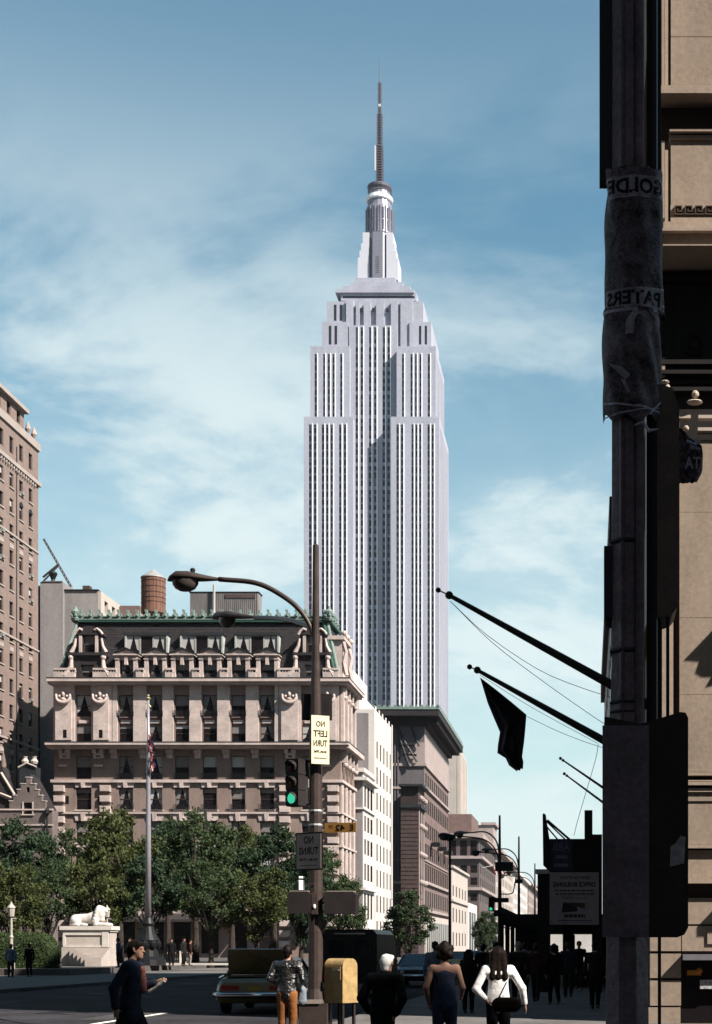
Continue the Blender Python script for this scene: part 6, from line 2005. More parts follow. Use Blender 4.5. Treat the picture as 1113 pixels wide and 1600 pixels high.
m = MB(); m.lathe([(0.2, wz(1314, 104)), (0.45, wz(1309, 104)), (0.42, wz(1306, 104)), (0.1, wz(1304, 104))], x, 104, 12); m.build('lamp_head', DKPAINT, t)

# ---------------------------------------------------------------- flagpoles on the bank
def flagpoles():
    FLG = mat('black_flag_cloth', (0.016, 0.013, 0.02), rough=0.8, var=0.4, scale=1.0)
    FLP = mat('grey_flag_emblem', (0.05, 0.045, 0.06), rough=0.8, var=0.3)
    ROPE = mat('grey_rope', (0.22, 0.25, 0.28), var=0.1)
    def pole(label, Y, tip, ball, slope_pt, r0, r1):
        x1 = 1.64; 
        (xa, ya), (xb, yb) = tip, slope_pt
        sl = (yb - ya)/(xb - xa)
        xr = CX + x1/Y*F
        yr = ya + sl*(xr - xa)
        t = thing('flagpole', label, 'flagpole', (x1, Y, wz(yr, Y)), 'flagpoles slanting out from the bank')
        A, B = Vector((x1, Y, wz(yr, Y))), Vector((wx(xa, Y), Y, wz(ya, Y)))
        m = MB(); m.tube([A, A.lerp(B, 0.5), B], [r0, (r0+r1)/2*1.05, r1], 10); m.build('pole', DKPAINT, t)
        m = MB(); m.ball(tuple(B), r1*1.9, 8, 6); m.build('collar', DKPAINT, t)
        bx = Vector((wx(ball[0], Y), Y, wz(ball[1], Y)))
        m = MB(); m.tube([B, bx], r1*0.35, 6); m.build('spike', ALU, t)
        m = MB(); m.ball(tuple(bx), 4.2*Y/F*(1.0 if r1 > 0.05 else 0.6), 12, 8); m.build('finial_ball', DKPAINT, t, smooth=True)
        return t, A, B
    t1, A1, B1 = pole('upper thick black flagpole with ball finial and empty halyard', 36.0, (702, 930), (685, 922), (948, 1066), 0.13, 0.055)
    t2, A2, B2 = pole('lower black flagpole with ball finial carrying the black flag', 44.0, (746, 1047), (734, 1042), (940, 1155), 0.14, 0.06)
    t3, A3, B3 = pole('thin upper one of two small bare flagpoles above the hoarding', 90.0, (880, 1188), (876, 1185), (940, 1229), 0.09, 0.05)
    t4, A4, B4 = pole('thin lower one of two small bare flagpoles above the hoarding', 95.0, (886, 1212), (882, 1209), (940, 1252), 0.09, 0.05)
    def rope(par, Y, pts, r=0.008):
        c = arm_curve([(wx(a, Y), Y - 0.05, wz(b, Y)) for a, b in pts], 16)
        m = MB(); m.tube(c, r, 5); m.build('halyard', ROPE, par)
    rope(t1, 36.0, [(704, 940), (760, 992), (840, 1046), (900, 1072), (948, 1088), (985, 1100)])
    rope(t1, 36.0, [(704, 940), (770, 1005), (850, 1066), (936, 1126), (985, 1155)])
    rope(t2, 44.0, [(824, 1120), (870, 1142), (910, 1158), (934, 1166), (975, 1180)])
    rope(t2, 44.0, [(750, 1055), (830, 1105), (934, 1162)])
    rope(t2, 44.0, [(935, 1163), (930, 1190), (905, 1275), (897, 1306)], 0.009)
    # the flag hangs limp: left and right edges from top to bottom
    Y = 44.0
    fl = thing('flag', 'limp black flag with a faint grey emblem hanging from the lower flagpole', 'flag', (wx(790, Y), Y, wz(1200, Y)))
    Lp = [(750, 1058), (762, 1098), (772, 1122), (781, 1143), (778, 1162), (777, 1176), (790, 1184), (795, 1195), (808, 1205)]
    Rp = [(752, 1060), (775, 1078), (800, 1098), (823, 1117), (821, 1140), (819, 1160), (816, 1182), (818, 1190), (817, 1201)]
    na, nb = 48, 20
    m = MB(); e = MB()
    for j in range(na+1):
        v = j/na*8
        i0 = min(7, int(v)); f = v - i0
        la = (Lp[i0][0]*(1-f) + Lp[i0+1][0]*f, Lp[i0][1]*(1-f) + Lp[i0+1][1]*f)
        ra = (Rp[i0][0]*(1-f) + Rp[i0+1][0]*f, Rp[i0][1]*(1-f) + Rp[i0+1][1]*f)
        for i in range(nb+1):
            u = i/nb
            x, y = la[0]*(1-u) + ra[0]*u, la[1]*(1-u) + ra[1]*u
            dy = 0.16*math.sin(u*11 + v*0.35)*min(1, v/3) + 0.06*math.sin(u*23 + v)
            m.v.append((wx(x, Y), Y + dy, wz(y, Y)))
    for j in range(na):
        for i in range(nb): m.f.append((j*(nb+1)+i, (j+1)*(nb+1)+i, (j+1)*(nb+1)+i+1, j*(nb+1)+i+1))
    cloth = m.build('cloth', FLG, fl, smooth=True)
    e.v = [(a, b - 0.015, c) for a, b, c in m.v]
    for j in range(22, 36):
        for i in range(6, 12): 
            if (i - 8.5)**2/8 + (j - 29)**2/45 < 1: e.f.append(m.f[j*nb + i])
    e.build('emblem', FLP, fl, smooth=True)
flagpoles()

# ---------------------------------------------------------------- building site shed with sign boards
def hoarding():
    TIM = mat('dark_timber', (0.020, 0.016, 0.015), rough=0.85, var=0.3, scale=2)
    Y = 50.0
    X = lambda p: wx(p, Y); Z = lambda p: wz(p, Y)
    t = thing('site_shed', 'dark timber sidewalk shed roofing the right pavement of the building site', 'shed', (-1.2, 62, 0.14))
    m = MB(); m.box(-3.5, 1.25, 55, 100, 2.62, 2.85); m.build('roof_deck', TIM, t)
    m = MB(); m.box(-3.5, -3.42, 55, 100, 2.85, 3.3); m.box(-3.42, 1.25, 55, 55.1, 2.85, 3.0); m.build('fascia', TIM, t)
    pm = MB().box(-0.09, 0.09, -0.09, 0.09, 0, 2.48).mesh('post', TIM)
    for i in range(12):
        inst('post', pm, (-3.38, 55.2 + i*4, 0.14), t)
        inst('post', pm, (1.0, 55.2 + i*4, 0.14), t)
    pl = MB().box(-0.03, 0.03, -0.62, 0.62, 0, 2.4).mesh('hoarding_panel', TIM)
    for i in range(36):
        inst('hoarding_panel', pl, (-0.98 - (i % 2)*0.012, 55.9 + i*1.245, 0.15), t)
    # boards on posts above the roof, at the near end
    s = thing('billboard_frame', 'dark timber frame of posts and braces carrying the site boards', 'frame', (X(893), Y, 0.14))
    m = MB(); m.prism([(X(848), Z(1273)), (X(849.5), Z(1270.5)), (X(853), Z(1273)), (X(859), Z(1312)), (X(860), Z(1363)), (X(849), Z(1352))], lambda p, tt: (p[0], tt, p[1]), Y + 0.1, Y - 0.04); m.build('post', TIM, s)
    m = MB(); m.box(X(913.5), X(926), Y - 0.04, Y + 0.12, Z(1320), Z(1266)); m.build('post', TIM, s)
    m = MB(); m.box(X(840), X(860), Y + 0.05, Y + 0.3, 0.14, Z(1366)); m.build('post', TIM, s)
    m = MB(); m.box(X(925), X(941), Y + 0.05, Y + 0.3, 0.14, Z(1303.5)); m.build('post', TIM, s)
    for a, b, r in (((855, 1281), (892, 1313), 0.045), ((854, 1283), (885, 1313), 0.03), ((855, 1292), (872, 1312), 0.03)):
        m = MB(); m.tube([(X(a[0]), Y + 0.1, Z(a[1])), (X(b[0]), Y + 0.1, Z(b[1]))], r, 6); m.build('brace', TIM, s)
    m = MB(); m.box(X(859), X(936), Y + 0.06, Y + 0.2, Z(1445), Z(1310.5)); m.build('backing', TIM, s)
    m = MB(); m.box(X(837), X(859.5), Y + 0.02, Y + 0.5, Z(1365), Z(1358)); m.build('cap', mat('white_painted_timber', (0.75, 0.72, 0.7), var=0.1), s)
    b = thing('sign_board', 'small dark blue board with pale letters above the office building board', 'sign', (X(878), Y, Z(1361)))
    m = MB(); m.box(X(860), X(895), Y + 0.02, Y + 0.055, Z(1361), Z(1311.5)); m.build('board', mat('dark_blue_board', (0.06, 0.065, 0.11), var=0.3, scale=4), b)
    PL = mat('faint_letter', (0.25, 0.25, 0.3), var=0.1)
    for s_, w_, h_, y_ in (('ABB', 0.58, 0.30, 1323),):
        put_text(s_, w_, h_, (X(877), Y + 0.016, Z(y_)), PL, b, bold=0.0)
    dashes(b, (X(877), Y + 0.016, Z(1339)), 0.42, 0.12, PL, 4); dashes(b, (X(877), Y + 0.016, Z(1352)), 0.46, 0.12, PL, 3)
    b = thing('sign_board', 'large grey NEW 34 STORY OFFICE BUILDING board at the building site', 'sign', (X(897), Y, Z(1445)))
    m = MB(); m.box(X(859), X(936), Y - 0.02, Y + 0.055, Z(1445), Z(1363)); m.build('board', mat('grey_board', (0.55, 0.44, 0.46), var=0.2, scale=3), b)
    IK = mat('board_ink', (0.035, 0.03, 0.038), var=0.0)
    for s_, w_, h_, y_, bo in (('NEW 34 STORY', 1.1, 0.11, 1371.5, .02), ('OFFICE BUILDING', 1.5, 0.17, 1382, .04), ('FOR EARLY TENANCY', 0.95, 0.075, 1403.5, .0)):
        put_text(s_, w_, h_, (X(898), Y - 0.024, Z(y_)), IK, b, bold=bo)
    for y_, w_, h_, n_ in ((1391.5, 1.4, 0.045, 9), (1397, 1.35, 0.045, 8), (1431, 0.72, 0.11, 5), (1438.5, 1.2, 0.03, 9)):
        dashes(b, (X(898), Y - 0.024, Z(y_)), w_, h_, IK, n_)
    m = MB(); m.poly([(X(878), Y - 0.024, Z(1426)), (X(902), Y - 0.024, Z(1424)), (X(902), Y - 0.024, Z(1417)), (X(880), Y - 0.024, Z(1410))]); m.build('emblem', IK, b)
    m = MB(); m.poly([(X(880), Y - 0.026, Z(1410)), (X(915), Y - 0.026, Z(1411)), (X(914), Y - 0.026, Z(1420)), (X(896), Y - 0.026, Z(1415))]); m.build('emblem_wedge', mat('rust_emblem', (0.16, 0.08, 0.06), var=0.2), b)
    # added white panel standing in for a sunlit wall past the shed's far end
    w = thing('sunlit_wall_panel', 'white panel standing in for a sunlit wall beyond the sidewalk shed', 'screen', (0, 130, 0.14))
    m = MB(); m.box(-5, 1.2, 132, 132.2, 0.14, 3.6); m.build('panel', MATS['white_painted_timber'], w)
hoarding()
# ---------------------------------------------------------------- trees
LEAF = mat('plane_tree_leaf', (0.070, 0.105, 0.042), rough=0.7, var=0.45, scale=1.2, trans=0.30)
LEAF2 = mat('dark_tree_leaf', (0.045, 0.070, 0.028), rough=0.6, var=0.4, scale=1.2, trans=0.2)
LEAFB = mat('yellow_green_leaf', (0.095, 0.115, 0.035), rough=0.7, var=0.45, scale=1.4, trans=0.28)
LEAFC = mat('deep_green_leaf', (0.045, 0.080, 0.038), rough=0.7, var=0.45, scale=1.0, trans=0.25)
BARK = mat('tree_bark', (0.055, 0.042, 0.035), rough=0.9, var=0.4, scale=4, bump=0.4, bscale=14)
def crown_mesh(name, seed, R, Hc, nclump, nleaf, size, m, base=0.25):
    rr = np.random.RandomState(seed)
    V = []; Fc = []
    cl = []
    while len(cl) < nclump:
        p = rr.uniform(-1, 1, 3)
        d = np.linalg.norm(p)
        if d > 1 or d < 0.35: continue
        if p[2] < -0.45 and rr.rand() < 0.6: continue
        cl.append((p[0]*R, p[1]*R, (p[2]*0.5 + 0.5)*Hc, rr.uniform(0.45, 1.0)))
    for cx, cy, cz, cr in cl:
        k = int(nleaf*cr)
        r = 0.27*R*cr
        pts = rr.normal(0, 0.5, (k, 3))*np.array([r, r, r*0.75])
        for q in pts:
            c = np.array([cx, cy, cz]) + q
            n = rr.normal(0, 1, 3); n[2] = abs(n[2])*0.8 + 0.3; n /= np.linalg.norm(n)
            a = np.cross(n, rr.normal(0, 1, 3)); a /= np.linalg.norm(a) + 1e-9
            b = np.cross(n, a)
            s = size*rr.uniform(0.6, 1.25)
            i = len(V)
            V += [c - a*s*0.5, c + b*s*0.32 + n*s*0.06, c + a*s*0.6, c - b*s*0.32 + n*s*0.06]
            Fc.append((i, i+1, i+2, i+3))
    me = bpy.data.meshes.new(name)
    me.from_pydata([tuple(v) for v in V], [], Fc)
    me.materials.append(m)
    return me, cl
CROWNS = [crown_mesh('crown', 31 + i, 2.9, 6.0, 44 + 8*i, 300 - 25*i, 0.23 + 0.02*i, [LEAF, LEAFB, LEAFC][i]) for i in range(3)]
SCROWN, scl = crown_mesh('crown', 55, 2.4, 6.6, 60, 190, 0.28, LEAF2)
def tree(label, x, Y, zbase, ztop, width, var, group, crown_frac=0.66, dark=False, rz=0.0):
    me, cl = (SCROWN, scl) if dark else CROWNS[var]
    t = thing('tree', label, 'tree', (x, Y, zbase), group)
    hh = ztop - zbase
    Hc0, R0 = (6.6, 2.4) if dark else (6.0, 2.9)
    ch = hh*crown_frac
    z0 = ztop - ch
    sx = width/2/R0; sz = ch/Hc0
    c = inst('crown', me, (x, Y, z0), t, rz=rz, scale=(sx, sx, sz))
    tr = MB()
    r = 0.02*hh
    tr.tube([(x, Y, zbase), (x + 0.05, Y, zbase + hh*0.2), (x - 0.05, Y + 0.05, z0 + ch*0.3), (x, Y, z0 + ch*0.7)], [r*1.5, r, r*0.75, r*0.2], 8)
    for k, (cx, cy, cz, cr) in enumerate(cl[:16]):
        ca, sa = math.cos(rz), math.sin(rz)
        px_, py_ = (cx*ca - cy*sa)*sx, (cx*sa + cy*ca)*sx
        zb = z0 + ch*0.02 + (k % 5)*ch*0.08 - ch*0.12
        e = Vector((x + px_*0.9, Y + py_*0.9, z0 + cz*sz))
        a = Vector((x, Y, zb)); mid = a.lerp(e, 0.5) + Vector((0, 0, 0.25))
        tr.tube([a, mid, e], [r*0.5, r*0.32, r*0.1], 5)
    tr.build('trunk', BARK, t)
    return t
TR = [(75, 1345, 90, 104, 0.74, 'low dark plane tree between the hedge and the lion'), (150, 1335, 110, 106, 0.74, 'low plane tree directly behind the lion'), (232, 1340, 100, 107, 0.7, 'low plane tree behind the foot of the silver flagpole'), (330, 1345, 110, 108, 0.7, 'low plane tree nearest the balustrade'), (400, 1350, 110, 109, 0.72, 'low plane tree behind the olive yellow car'), (470, 1355, 100, 112, 0.72, 'low plane tree behind the crossing pole'), (530, 1370, 80, 130, 0.8, 'low plane tree right of the crossing pole'),
      (20, 1338, 100, 84, 0.80, 'bushy plane tree low at the left edge behind the hedge'), (38, 1288, 112, 108, 0.66, 'plane tree in front of the gabled house'),
      (112, 1296, 100, 118, 0.66, 'plane tree left of the stone lion, in front of the hotel corner'), (187, 1254, 128, 112, 0.68, 'tallest plane tree rising behind the stone lion'),
      (262, 1286, 100, 120, 0.6, 'plane tree just right of the tall flagpole'), (305, 1266, 125, 113, 0.62, 'broad plane tree midway between flagpole and lamp pole'),
      (362, 1284, 110, 124, 0.6, 'plane tree in front of the middle of the hotel'), (428, 1296, 112, 116, 0.6, 'plane tree left of the crossing pole'),
      (505, 1330, 96, 125, 0.66, 'smaller plane tree behind the crossing pole signs')]
for i, (px_, top, wpx, Y, cf, lab) in enumerate(TR):
    tree(lab, wx(px_, Y), Y, 0.5 if wx(px_, Y) < -29 else 0.14, wz(top, Y), wpx*Y/F, i % 3, 'plane trees before the hotel', cf, rz=i*1.3)
tree('dark street tree on the left kerb before the green cornice block', wx(640, 172), 172, 0.14, wz(1392, 172), 74*172/F, 0, 'dark street trees along the avenue', 0.9, dark=True)
tree('slim dark street tree further down the avenue near the second block', wx(762, 240), 240, 0.14, wz(1425, 240), 40*240/F, 0, 'dark street trees along the avenue', 0.9, dark=True, rz=2)
tree('small dark street tree by the hoarding roof', wx(752, 200), 200, 0.14, wz(1432, 200), 30*200/F, 0, 'dark street trees along the avenue', 0.9, dark=True, rz=4)

# ---------------------------------------------------------------- library terrace: lion, hedge, lamps, balustrade, flagpole
MARB = mat('white_marble', (0.85, 0.78, 0.72), rough=0.6, var=0.12, scale=1.5)
PEDS = mat('pedestal_marble', (0.62, 0.54, 0.49), rough=0.7, var=0.12, scale=1.5)
def lion():
    Y = 92.0
    X = lambda p: wx(p, Y); Z = lambda p: wz(p, Y)
    x0, x1 = X(93), X(174)
    xc = (x0 + x1)/2
    p = thing('pedestal', 'white marble pedestal carrying the stone lion before the trees', 'pedestal', (xc, Y + 0.8, 0.5))
    m = MB(); m.box(x0, x1, Y, Y + 1.7, Z(1453), Z(1447)); m.box(x0 + 0.08, x1 - 0.08, Y + 0.08, Y + 1.62, Z(1456), Z(1453)); m.build('top_slab', MARB, p)
    m = MB(); m.box(x0 + 0.16, x1 - 0.16, Y + 0.16, Y + 1.54, Z(1480), Z(1456)); m.build('block', PEDS, p)
    m = MB(); fr = FRONT(Y + 0.16)
    m.fbox(fr, x0 + 0.2, x1 - 0.55, Z(1461), Z(1457), 0.003, 0.07); m.fbox(fr, x0 + 0.2, x1 - 0.55, Z(1480), Z(1477), 0.003, 0.07); m.fbox(fr, x0 + 0.18, x0 + 0.34, Z(1477), Z(1461), 0.003, 0.07); m.fbox(fr, x1 - 0.62, x1 - 0.2, Z(1480), Z(1456), 0.003, 0.09)
    m.build('panel_frame', MARB, p)
    m = MB(); m.box(x0 + 0.1, x1 - 0.05, Y + 0.1, Y + 1.6, 0.5, Z(1480)); m.build('plinth', PEDS, p)
    l = thing('lion_statue', 'white marble reclining lion with raised head facing right on its pedestal', 'statue', (xc + 0.05, Y + 0.8, Z(1447)))
    yf = ((0, 1, 0), 1.25)
    B = [cap((-0.95, 0, 0.42), (0.35, 0, 0.52), 0.37, 0.36, 0.1, yf), cap((0.2, 0, 0.55), (0.62, 0, 0.80), 0.40, 0.36, 0.12, yf)]
    for s in (-1, 1):
        B += [ball_((-0.88, s*0.26, 0.36), 0.34, 0.1), cap((-0.95, s*0.38, 0.16), (-0.30, s*0.40, 0.11), 0.15, 0.11, 0.06), cap((-0.30, s*0.40, 0.10), (-0.12, s*0.40, 0.09), 0.11, 0.09, 0.05),
              cap((0.42, s*0.28, 0.42), (0.45, s*0.30, 0.16), 0.2, 0.15, 0.08), cap((0.40, s*0.28, 0.14), (1.12, s*0.27, 0.12), 0.14, 0.11, 0.06), cap((1.10, s*0.27, 0.11), (1.28, s*0.27, 0.10), 0.125, 0.11, 0.04),
              ball_((0.70, s*0.2, 1.30), 0.075, 0.04)]
        for q in (-0.06, 0, 0.06): B.append(cap((1.27, s*0.27 + q, 0.09), (1.35, s*0.27 + q, 0.06), 0.045, 0.035, 0.02))
    # mane in locks, head, muzzle
    for a in range(7):
        for b in range(4):
            th = -1.3 + a*0.43
            B.append(cap((0.58 - 0.05*b, 0.33*math.sin(th)*(1 - 0.06*b), 0.98 + 0.30*math.cos(th) - 0.16*b), (0.50 - 0.06*b, 0.40*math.sin(th), 0.86 + 0.26*math.cos(th) - 0.2*b), 0.13, 0.09, 0.05))
    B += [ball_((0.62, 0, 1.02), 0.33, 0.08), ball_((0.80, 0, 1.10), 0.22, 0.06), cap((0.88, 0, 1.05), (1.02, 0, 1.00), 0.15, 0.115, 0.05), cap((0.85, 0, 0.92), (0.97, 0, 0.90), 0.10, 0.08, 0.04), cap((0.9, 0, 1.2), (1.08, 0, 1.06), 0.06, 0.05, 0.04)]
    B += [cap((0.55, 0, 0.65), (0.72, 0, 0.45), 0.30, 0.22, 0.08, yf)]
    B += [cap((-1.25, -0.1, 0.3), (-1.15, -0.42, 0.1), 0.07, 0.06, 0.04), cap((-1.15, -0.42, 0.1), (-0.6, -0.55, 0.07), 0.06, 0.08, 0.04)]
    field_obj('body', B, 0.03, MARB, l)
    l.scale = (1.0, 1.0, 0.98)
    # stone steps beside the pedestal
    for i in range(5):
        m = MB(); m.box(x1 - 2.2 + i*0.02, x1 - 0.05, Y - 0.4 - 0.38*(i+1), Y - 0.4 - 0.38*i, 0.5, 1.5 - 0.2*i)
    s = thing('stone_steps', 'pale stone steps descending in front of the lion pedestal', 'steps', (x1 - 1.2, Y - 1.2, 0.5))
    for i in range(5):
        m = MB(); m.box(X(112 + 9*i), x1 - 0.02, Y - 0.36*(i+1), Y - 0.36*i - 0.002, 0.5, Z(1481 + 3.6*i)); m.build('step', PEDS, s)
lion()
def small_lamp(label, px_, Y, y0, y1, m):
    X = wx(px_, Y)
    t = thing('park_lamp', label, 'lamp', (X, Y, 0.5), 'lantern posts on the terrace')
    zt = wz(y0, Y)
    a = MB(); a.lathe([(0.2, 0.5), (0.2, 0.8), (0.1, 1.0), (0.085, 2.2), (0.12, 2.3), (0.07, 2.4), (0.06, zt - 0.9)], X, Y, 10); a.build('post', m, t)
    a = MB(); a.lathe([(0.06, zt - 0.9), (0.16, zt - 0.82), (0.20, zt - 0.35), (0.12, zt - 0.3)], X, Y, 8); a.build('lantern', mat('lantern_glass', (0.5, 0.46, 0.4), rough=0.3, var=0.1), t)
    a = MB(); a.lathe([(0.24, zt - 0.34), (0.2, zt - 0.26), (0.08, zt - 0.14), (0.03, zt)], X, Y, 8); a.build('lantern_cap', m, t)
    a = MB(); a.tube([(X - 0.28, Y, zt - 0.95), (X + 0.28, Y, zt - 0.95)], 0.035, 6); a.build('crossbar', m, t)
LITM = mat('pale_painted_iron', (0.55, 0.5, 0.44), rough=0.5, var=0.1)
small_lamp('pale lantern post in front of the clipped hedge', 18, 79.5, 1409, 1470, LITM)
small_lamp('pale lantern post just right of the stone lion', 167.5, 96, 1414, 1450, LITM)
# hedge
hx0, hx1 = wx(-60, 82), wx(84, 82)
hd = thing('hedge', 'clipped rounded green hedge at the left before the trees', 'hedge', ((hx0+hx1)/2, 83, 0.5))
m = MB()
core = []
for i in range(24):
    x = hx0 + 0.5 + (hx1 - hx0 - 1.1)*i/23
    z = 0.5
    hgt = 2.5 - (0.5 if i == 23 else 0.15 if i == 22 else 0)
    core.append(cap((x, 0, 0.5), (x, 0, hgt - 0.55), 0.55, 0.55, 0.15))
HG = mat('hedge_leaf', (0.07, 0.115, 0.03), rough=0.6, var=0.4, scale=2, trans=0.15)
V, Q = field_mesh(core, 0.09)
rr = np.random.RandomState(3)
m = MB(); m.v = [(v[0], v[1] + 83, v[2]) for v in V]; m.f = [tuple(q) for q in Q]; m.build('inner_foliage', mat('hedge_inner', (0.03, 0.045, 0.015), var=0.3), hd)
m = MB()
for q in V[rr.choice(len(V), 9000)]:
    c = q + rr.normal(0, 0.035, 3) + np.array([0, 83, 0])
    a = rr.normal(0, 1, 3); a /= np.linalg.norm(a); b = np.cross(a, rr.normal(0, 1, 3)); b /= np.linalg.norm(b) + 1e-9
    s = 0.06
    m.poly([c - a*s, c + b*s*0.6, c + a*s, c - b*s*0.6])
m.build('leaf', HG, hd, kind='stuff')
# balustrade along the terrace
bl = thing('balustrade', 'low pale stone and iron balustrade on the terrace right of the lion', 'balustrade', (wx(260, 98), 98, 0.6))
x0, x1 = wx(218, 98), wx(292, 98)
for px_ in (221, 286):
    m = MB(); m.box(wx(px_ - 4, 98), wx(px_ + 4, 98), 97.8, 98.2, 0.5, wz(1486, 98)); m.build('pier', MARB, bl)
m = MB(); m.box(x0, x1, 97.93, 98.07, wz(1487, 98), wz(1485, 98)); m.box(x0, x1, 97.93, 98.07, wz(1502, 98), wz(1500.5, 98)); m.build('rail', IRON, bl)
bar = MB().box(-0.03, 0.03, -0.03, 0.03, wz(1500.5, 98), wz(1487, 98)).mesh('baluster', IRON)
for i in range(26): inst('baluster', bar, (x0 + (x1 - x0)*(i + 0.5)/26, 98, 0), bl)
m = MB(); m.box(x0 - 0.5, x1 + 4, 96.5, 97.7, 0.5, 0.62); m.build('kerb', MARB, bl)
# tall flagpole
def lib_pole():
    Y = 95.0; x = wx(232, Y)
    t = thing('flagpole', 'very tall silver flagpole with gilded top standing before the plane trees', 'flagpole', (x, Y, 0.5))
    m = MB(); m.lathe([(0.19, wz(1436, Y)), (0.17, wz(1300, Y)), (0.12, wz(1180, Y)), (0.075, wz(1092, Y))], x, Y, 14); m.build('pole', mat('silver_pole_paint', (0.42, 0.40, 0.44), rough=0.4, metal=0.3, var=0.1), t, smooth=True)
    m = MB(); m.lathe([(1.15, 0.5), (1.1, 0.9), (0.7, 1.1), (0.6, 1.6), (0.75, 2.2), (0.5, 2.6), (0.35, 3.1), (0.42, 3.3), (0.25, wz(1434, Y))], x, Y, 16)
    for k in range(8):
        a = k*math.pi/4; m.ball((x + 0.65*math.cos(a), Y + 0.65*math.sin(a), 1.9), 0.22, 7, 5, (1, 1, 1.4))
    m.build('base', IRON, t)
    m = MB(); m.lathe([(0.12, wz(1093, Y)), (0.16, wz(1091, Y)), (0.05, wz(1089, Y)), (0.1, wz(1087, Y)), (0.03, wz(1085, Y))], x, Y, 10); m.tube([(x - 0.12, Y, wz(1098, Y)), (x + 0.15, Y, wz(1104, Y)), (x - 0.1, Y, wz(1110, Y))], 0.07, 6); m.build('gilded_top', mat('gilding', (0.75, 0.62, 0.38), rough=0.35, metal=0.4, var=0.1), t)
    f = thing('flag', 'narrow furled red and white flag drooping along the silver flagpole', 'flag', (x + 0.1, Y - 0.2, wz(1215, Y)))
    rr = np.random.RandomState(8)
    for i, c in enumerate(('flag_red', 'flag_white', 'flag_red', 'flag_navy')):
        mm = MATS.get(c) or mat('flag_navy', (0.03, 0.04, 0.12), var=0.2)
        m = MB()
        for j in range(16):
            y = 1148 + j*3.9
            w = 0.05 + 0.10*math.sin(math.pi*j/15)
            ox = x + 0.06 + i*0.075 + 0.04*math.sin(j*0.9 + i) + j*0.011
            m.v += [(ox, Y - 0.24 - 0.05*math.sin(j + i), wz(y, Y)), (ox + w, Y - 0.28 + 0.06*math.cos(j*1.3 + i), wz(y, Y))]
        for j in range(15): m.f.append((2*j, 2*j+2, 2*j+3, 2*j+1))
        m.build('fold', mm, f)
lib_pole()

